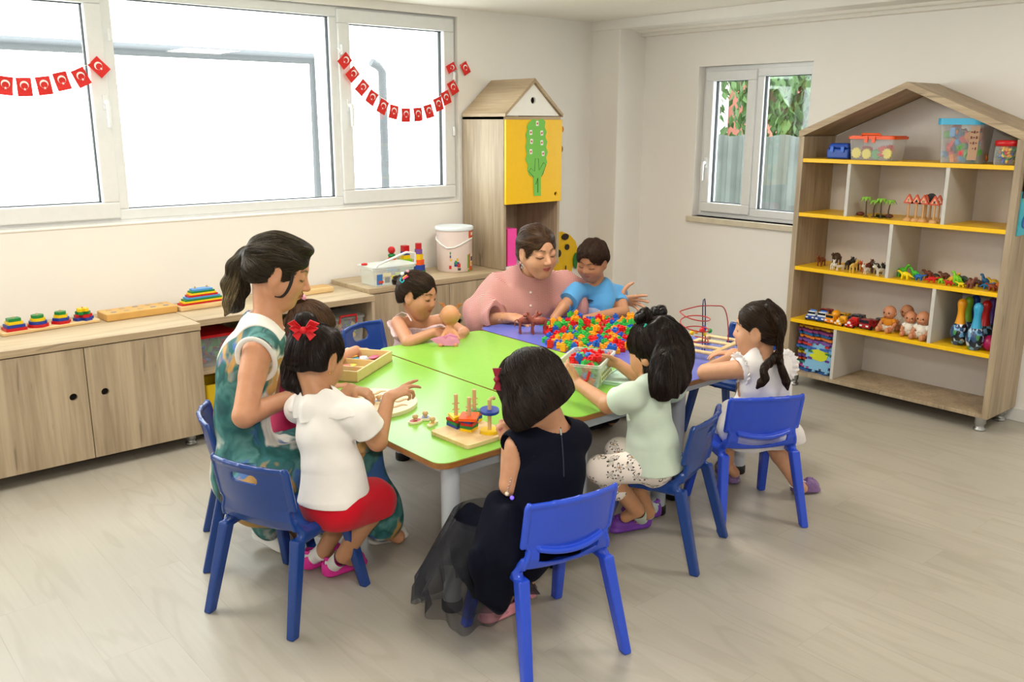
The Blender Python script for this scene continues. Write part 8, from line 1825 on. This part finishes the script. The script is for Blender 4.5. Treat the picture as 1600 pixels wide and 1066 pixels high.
# ------------------------------------------------------------------ girl in pale pink with the doll
def girl_E():
    Z = lambda x, y, d: V3(ud(x, y, d)); f = unit(VIEW_R*.55-VIEW_A*.85)
    J = dict(pelvis=Z(640, 575, 4.26), waist=Z(643, 555, 4.22), chest=Z(650, 527, 4.16), neck=Z(655, 501, 4.12), shR=Z(622, 505, 4.05), shL=Z(692, 501, 4.20), hipR=Z(630, 578, 4.22), hipL=Z(655, 575, 4.30), knR=Z(660, 590, 4.02), knL=Z(685, 585, 4.10), anR=Z(665, 650, 4.0), anL=Z(690, 645, 4.1))
    hc = Z(653, 461, 4.06); M = headframe(unit(VIEW_R*.86-VIEW_A*.40)+np.array([0, 0, -.22]), 4); H = .205
    elR = Z(638, 536, 3.93); wrR = Z(676, 520, 3.98); elL = Z(724, 520, 4.14); wrL = Z(722, 522, 4.06)
    t = person('small girl with a hair bun and clips, pale pink off-shoulder top, holding a doll', (J['pelvis'][0], J['pelvis'][1], 0))
    v = body_vol(J, .0028, extra=[hc, elR, wrR, elL]); torso(v, J, f, -.004); neck_of(v, J, hc, M, H, False); add_head(v, hc, M, H)
    limb(v, J['shR'], elR, wrR, (.032, .028, .021)); limb(v, J['shL'], elL, wrL, (.032, .027, .020))
    add_hand(v, wrR, unit(VIEW_R*.95+VIEW_A*.05-np.array([0, 0, .15])), unit(-VIEW_A*.6+np.array([0, 0, .7])), 1, .118, (.45, .55, .6, .6), .4)
    add_hand(v, wrL, unit(-VIEW_R*.15-VIEW_A*.45-np.array([0, 0, .45])), unit(VIEW_R*.35-VIEW_A*.7+np.array([0, 0, .2])), -1, .118, (.4, .45, .5, .5), .3)
    for s in 'RL': v.cap(J['hip'+s], J['kn'+s], .052, .040, .015); calf(v, J['kn'+s], J['an'+s], .036, .026, -f)
    build_body(v, t, 'c68f6e', hc, M, H, eye_open=.9, lips='a8504c')
    LC = lace(); v = body_vol(J, .0028, extra=[elR, elL]); torso(v, J, f, .008); v.cap(J['waist'], J['pelvis'], .09, .095, .02, flat=f, ff=.85)
    mR = J['shR']+(elR-J['shR'])*.55; mL = J['shL']+(elL-J['shL'])*.5
    v.cap(J['shR']+(elR-J['shR'])*.1, mR, .047, .052, .015); v.cap(J['shL'], mL, .046, .050, .015); up = unit(J['neck']-J['chest']); folds(v, None, None, .0035, 51, up, 6, 70)
    v.plane(J['neck']-up*.008, unit(up+f*.12)); cutend(v, mR, elR-J['shR'], .06); cutend(v, mL, elL-J['shL'], .06); v.build('off_shoulder_top', LC, t, org=t.location)
    q = MB(); tl = np.array(t.location)
    q.tube([tuple(V3(ud(x, y, d))-tl) for x, y, d in ((618, 494, 4.06), (628, 488, 4.05), (637, 491, 4.02), (643, 502, 4.00))], .0042, n=6, flat=.5); q.build('shoulder_strap', LC, t)
    v = body_vol(J, .003); v.cap(J['pelvis']-np.array([0, 0, .0]), J['pelvis']-np.array([0, 0, .02]), .096, .09, .02, flat=f, ff=.9)
    for s in 'RL': v.cap(J['hip'+s], J['kn'+s], .066, .060, .03)
    v.build('skirt', fabric('pale_pink_skirt', 'eacdd0'), t, org=t.location)
    for s in 'RL': shoe(t, J['an'+s]*[1, 1, 0]-f*.03, J['an'+s]*[1, 1, 0]+f*.11, .060, mat('pale_pink_sandal', 'e79aa8'), 'clog')
    v = Vol(hc-.2, hc+.2, .0025); P = hair_cap(v, hc, M, H, .03, face=(.275, .36, .44), fc=(0, .355, -.13)); bun = P(.02, -.60, .16)
    for i in range(8): a = i*1.3; v.ell(bun+H*.055*(math.cos(a)*M[0]+math.sin(a)*M[2]), [H*.05, H*.06, H*.05], M, .003)
    v.ell(bun, [H*.08, H*.09, H*.08], M, .006); v.cap(P(0, -.45, .16), bun, .012, .012, .006)
    def flow(Q): d_ = P(0, -.50, .18)-Q; return d_/(np.linalg.norm(d_, axis=1)[:, None]+1e-9)
    folds(v, None, None, .0013, 3, M[1], 6, 120); hair_build(v, t, H_BROWN, flow, 2600, 10, ln=(.04, .12))
    for (x, y, c, r_) in ((629, 428, 'f2f2f0', .009), (634, 427, '18181a', .008), (624, 431, '26262a', .006), (637, 424, 'e9a0b8', .007)): ball_part('hair_clip', ud(x, y, 4.01), r_, mat('clip_'+c, c, .3), t)
    for pts, c in (([(630, 437), (634, 434), (638, 432)], 'f03c9c'), ([(629, 435), (633, 432), (636, 430)], 'f5a83c'), ([(627, 434), (625, 438), (628, 442), (632, 438)], '26bfd8')):
        q = MB(); q.tube([tuple(V3(ud(x, y, 3.995))-tl) for x, y in pts], .0035, n=6); q.build('hair_clip', mat('clip_'+c, c, .3), t)
    ball_part('earring', hc+H*(.36*M[0]-.20*M[2]), .003, GOLD, t); ball_part('hair_tie', P(.02, -.48, .17), .012, mat('clip_f03c9c', 'f03c9c', .3), t)
girl_E()
def doll():
    c = V3(ud(702, 527, 4.0)); t = thing('doll', 'vinyl doll with two hair tufts and pink skirt, held by the girl in pink', 'doll', (c[0], c[1], TH)); tl = np.array(t.location); Z = lambda x, y, d: V3(ud(x, y, d))
    v = Vol(c-[.13, .13, .1], c+[.13, .13, .2], .0022); hd = Z(703, 493, 3.98); v.ell(hd, [.043, .043, .046], None, .004); v.cap(Z(703, 512, 3.98), Z(703, 524, 3.98), .016, .027, .012); v.cap(Z(703, 520, 3.98), Z(704, 530, 3.98), .028, .030, .01)
    for s in (-1, 1): v.ell(hd+VIEW_R*.043*s, [.007, .007, .009], None, .004); v.cap(Z(703+7*s, 519, 3.97), Z(703+13*s, 530, 3.93), .011, .009, .006)
    for s in (-1, 1): v.cap(Z(703+5*s, 532, 3.96), Z(700+12*s, 540, 3.90), .014, .010, .006)
    Vv, F = v.mesh(); n = np.tile(np.array(srgb('cf9268')), (len(Vv), 1)); mesh_obj('body', Vv, F, SKIN, t, org=t.location, cols=n)
    HO = mat('doll_hair_ginger', 'c07a3a', .6, noise=.3, nscale=200)
    for (x, y, dx) in ((694, 480, -1), (715, 481, 1)):
        q = MB(); a = Z(x, y, 3.98)-tl
        for k in range(7): an = k*.9; q.tube([tuple(a), tuple(a+np.array([0, 0, .012])+VIEW_R*(dx*.006+.006*math.cos(an))), tuple(a+np.array([0, 0, .020])+VIEW_R*(dx*.014+.010*math.cos(an))-VIEW_A*.008*math.sin(an))], [.004, .003, .0008], n=5)
        q.build('hair_tuft', HO, t)
    PK2 = fabric('doll_pink_felt', 'dd8fb0', .3, 400)
    for i, poly in enumerate(([(672, 530), (690, 525), (700, 533), (697, 541), (682, 537)], [(694, 534), (701, 525), (716, 529), (719, 536), (708, 541), (697, 540)], [(690, 527), (703, 521), (717, 526), (704, 531)])):
        pts = [Z(x, y, 3.90+.02*(i == 2)) for x, y in poly]; pts = [np.array([p[0], p[1], max(p[2], TH+.003)])-tl for p in pts]; q = MB(); cen = sum(pts)/len(pts)+np.array([0, 0, .008]); n_ = len(pts); q.add(pts+[cen], [(j, (j+1) % n_, n_) for j in range(n_)]); o = q.build('skirt_petal', PK2, t); o.modifiers.new('s', 'SOLIDIFY').thickness = .003
doll()

# ------------------------------------------------------------------ the girl half hidden between the woman and the girl with the bow
def girl_G():
    Z = lambda x, y, d: V3(ud(x, y, d)); f = unit(VIEW_R*.75+VIEW_A*.3)
    J = dict(pelvis=Z(458, 672, 3.20), waist=Z(460, 645, 3.20), chest=Z(466, 605, 3.20), neck=Z(474, 565, 3.22), shR=Z(476, 582, 3.14), shL=Z(480, 560, 3.33), hipR=Z(465, 680, 3.17), hipL=Z(462, 670, 3.25), knR=Z(520, 660, 3.24), knL=Z(515, 650, 3.34), anR=Z(530, 720, 3.34), anL=Z(525, 710, 3.44))
    hc = Z(487, 516, 3.27); M = headframe(unit(VIEW_R*.9+VIEW_A*.25)+np.array([0, 0, -.55]), 0); H = .195
    elR = Z(505, 610, 3.25); wrR = Z(520, 605, 3.30); elL = Z(520, 565, 3.52); wrL = Z(556, 548, 3.70)
    t = person('girl with brown hair and pink hair tie, mostly hidden behind the red-bow girl', (J['pelvis'][0], J['pelvis'][1], 0))
    v = body_vol(J, .003, extra=[hc, wrL]); torso(v, J, f, -.004); neck_of(v, J, hc, M, H, False); add_head(v, hc, M, H); limb(v, J['shR'], elR, wrR, (.032, .028, .020)); limb(v, J['shL'], elL, wrL, (.032, .028, .021))
    add_hand(v, wrL, unit(VIEW_R*.75+VIEW_A*.45-np.array([0, 0, .15])), unit(np.array([0, 0, .9])-VIEW_A*.2), -1, .12, (.35, .45, .5, .55), .5, tdir=VIEW_R*.1-VIEW_A*.35-np.array([0, 0, .9]))
    add_hand(v, wrR, unit(VIEW_R*.8+VIEW_A*.4), np.array([0, 0, 1.]), 1, .11)
    for s in 'RL': v.cap(J['hip'+s], J['kn'+s], .052, .040, .015); calf(v, J['kn'+s], J['an'+s], .036, .026, -f)
    build_body(v, t, 'c68f6e', hc, M, H)
    v = body_vol(J, .003); torso(v, J, f, .008); m_ = J['shR']+(elR-J['shR'])*.5; v.cap(J['shR'], m_, .044, .046, .015); m2 = J['shL']+(elL-J['shL'])*.5; v.cap(J['shL'], m2, .044, .046, .015); v.cap(J['waist'], J['pelvis'], .09, .1, .02, flat=f, ff=.85)
    for s in 'RL': v.cap(J['hip'+s], J['kn'+s], .066, .055, .03)
    folds(v, None, None, .003, 61, (0, 0, 1), 5, 50); v.plane(J['neck'], unit(J['neck']-J['chest'])); v.build('pink_dress', fabric('raspberry_dress_cloth', 'c8285a', .3, 400), t, org=t.location)
    for s in 'RL': shoe(t, J['an'+s]*[1, 1, 0]-f*.03, J['an'+s]*[1, 1, 0]+f*.11, .060, mat('pink_clog_foam', 'e0329c'), 'clog')
    v = Vol(hc-.2, hc+.2, .0027); P = hair_cap(v, hc, M, H, .03, face=(.275, .36, .42), fc=(0, .36, -.15)); tie = P(.0, -.42, .42); v.chain([tie, P(0, -.54, .50), P(0, -.62, .30), P(0, -.60, .1)], [.014, .018, .018, .006], .006)
    def flow(Q): d_ = tie-Q; return d_/(np.linalg.norm(d_, axis=1)[:, None]+1e-9)
    folds(v, None, None, .0013, 3, M[1], 6, 120); hair_build(v, t, H_WARM, flow, 2400, 12, ln=(.04, .10), tint=lambda Q, rn: .15+.6*rn); ball_part('hair_tie', tie+M[2]*.012, .014, mat('pale_pink_tie', 'f0a8bc', .5), t)
girl_G()
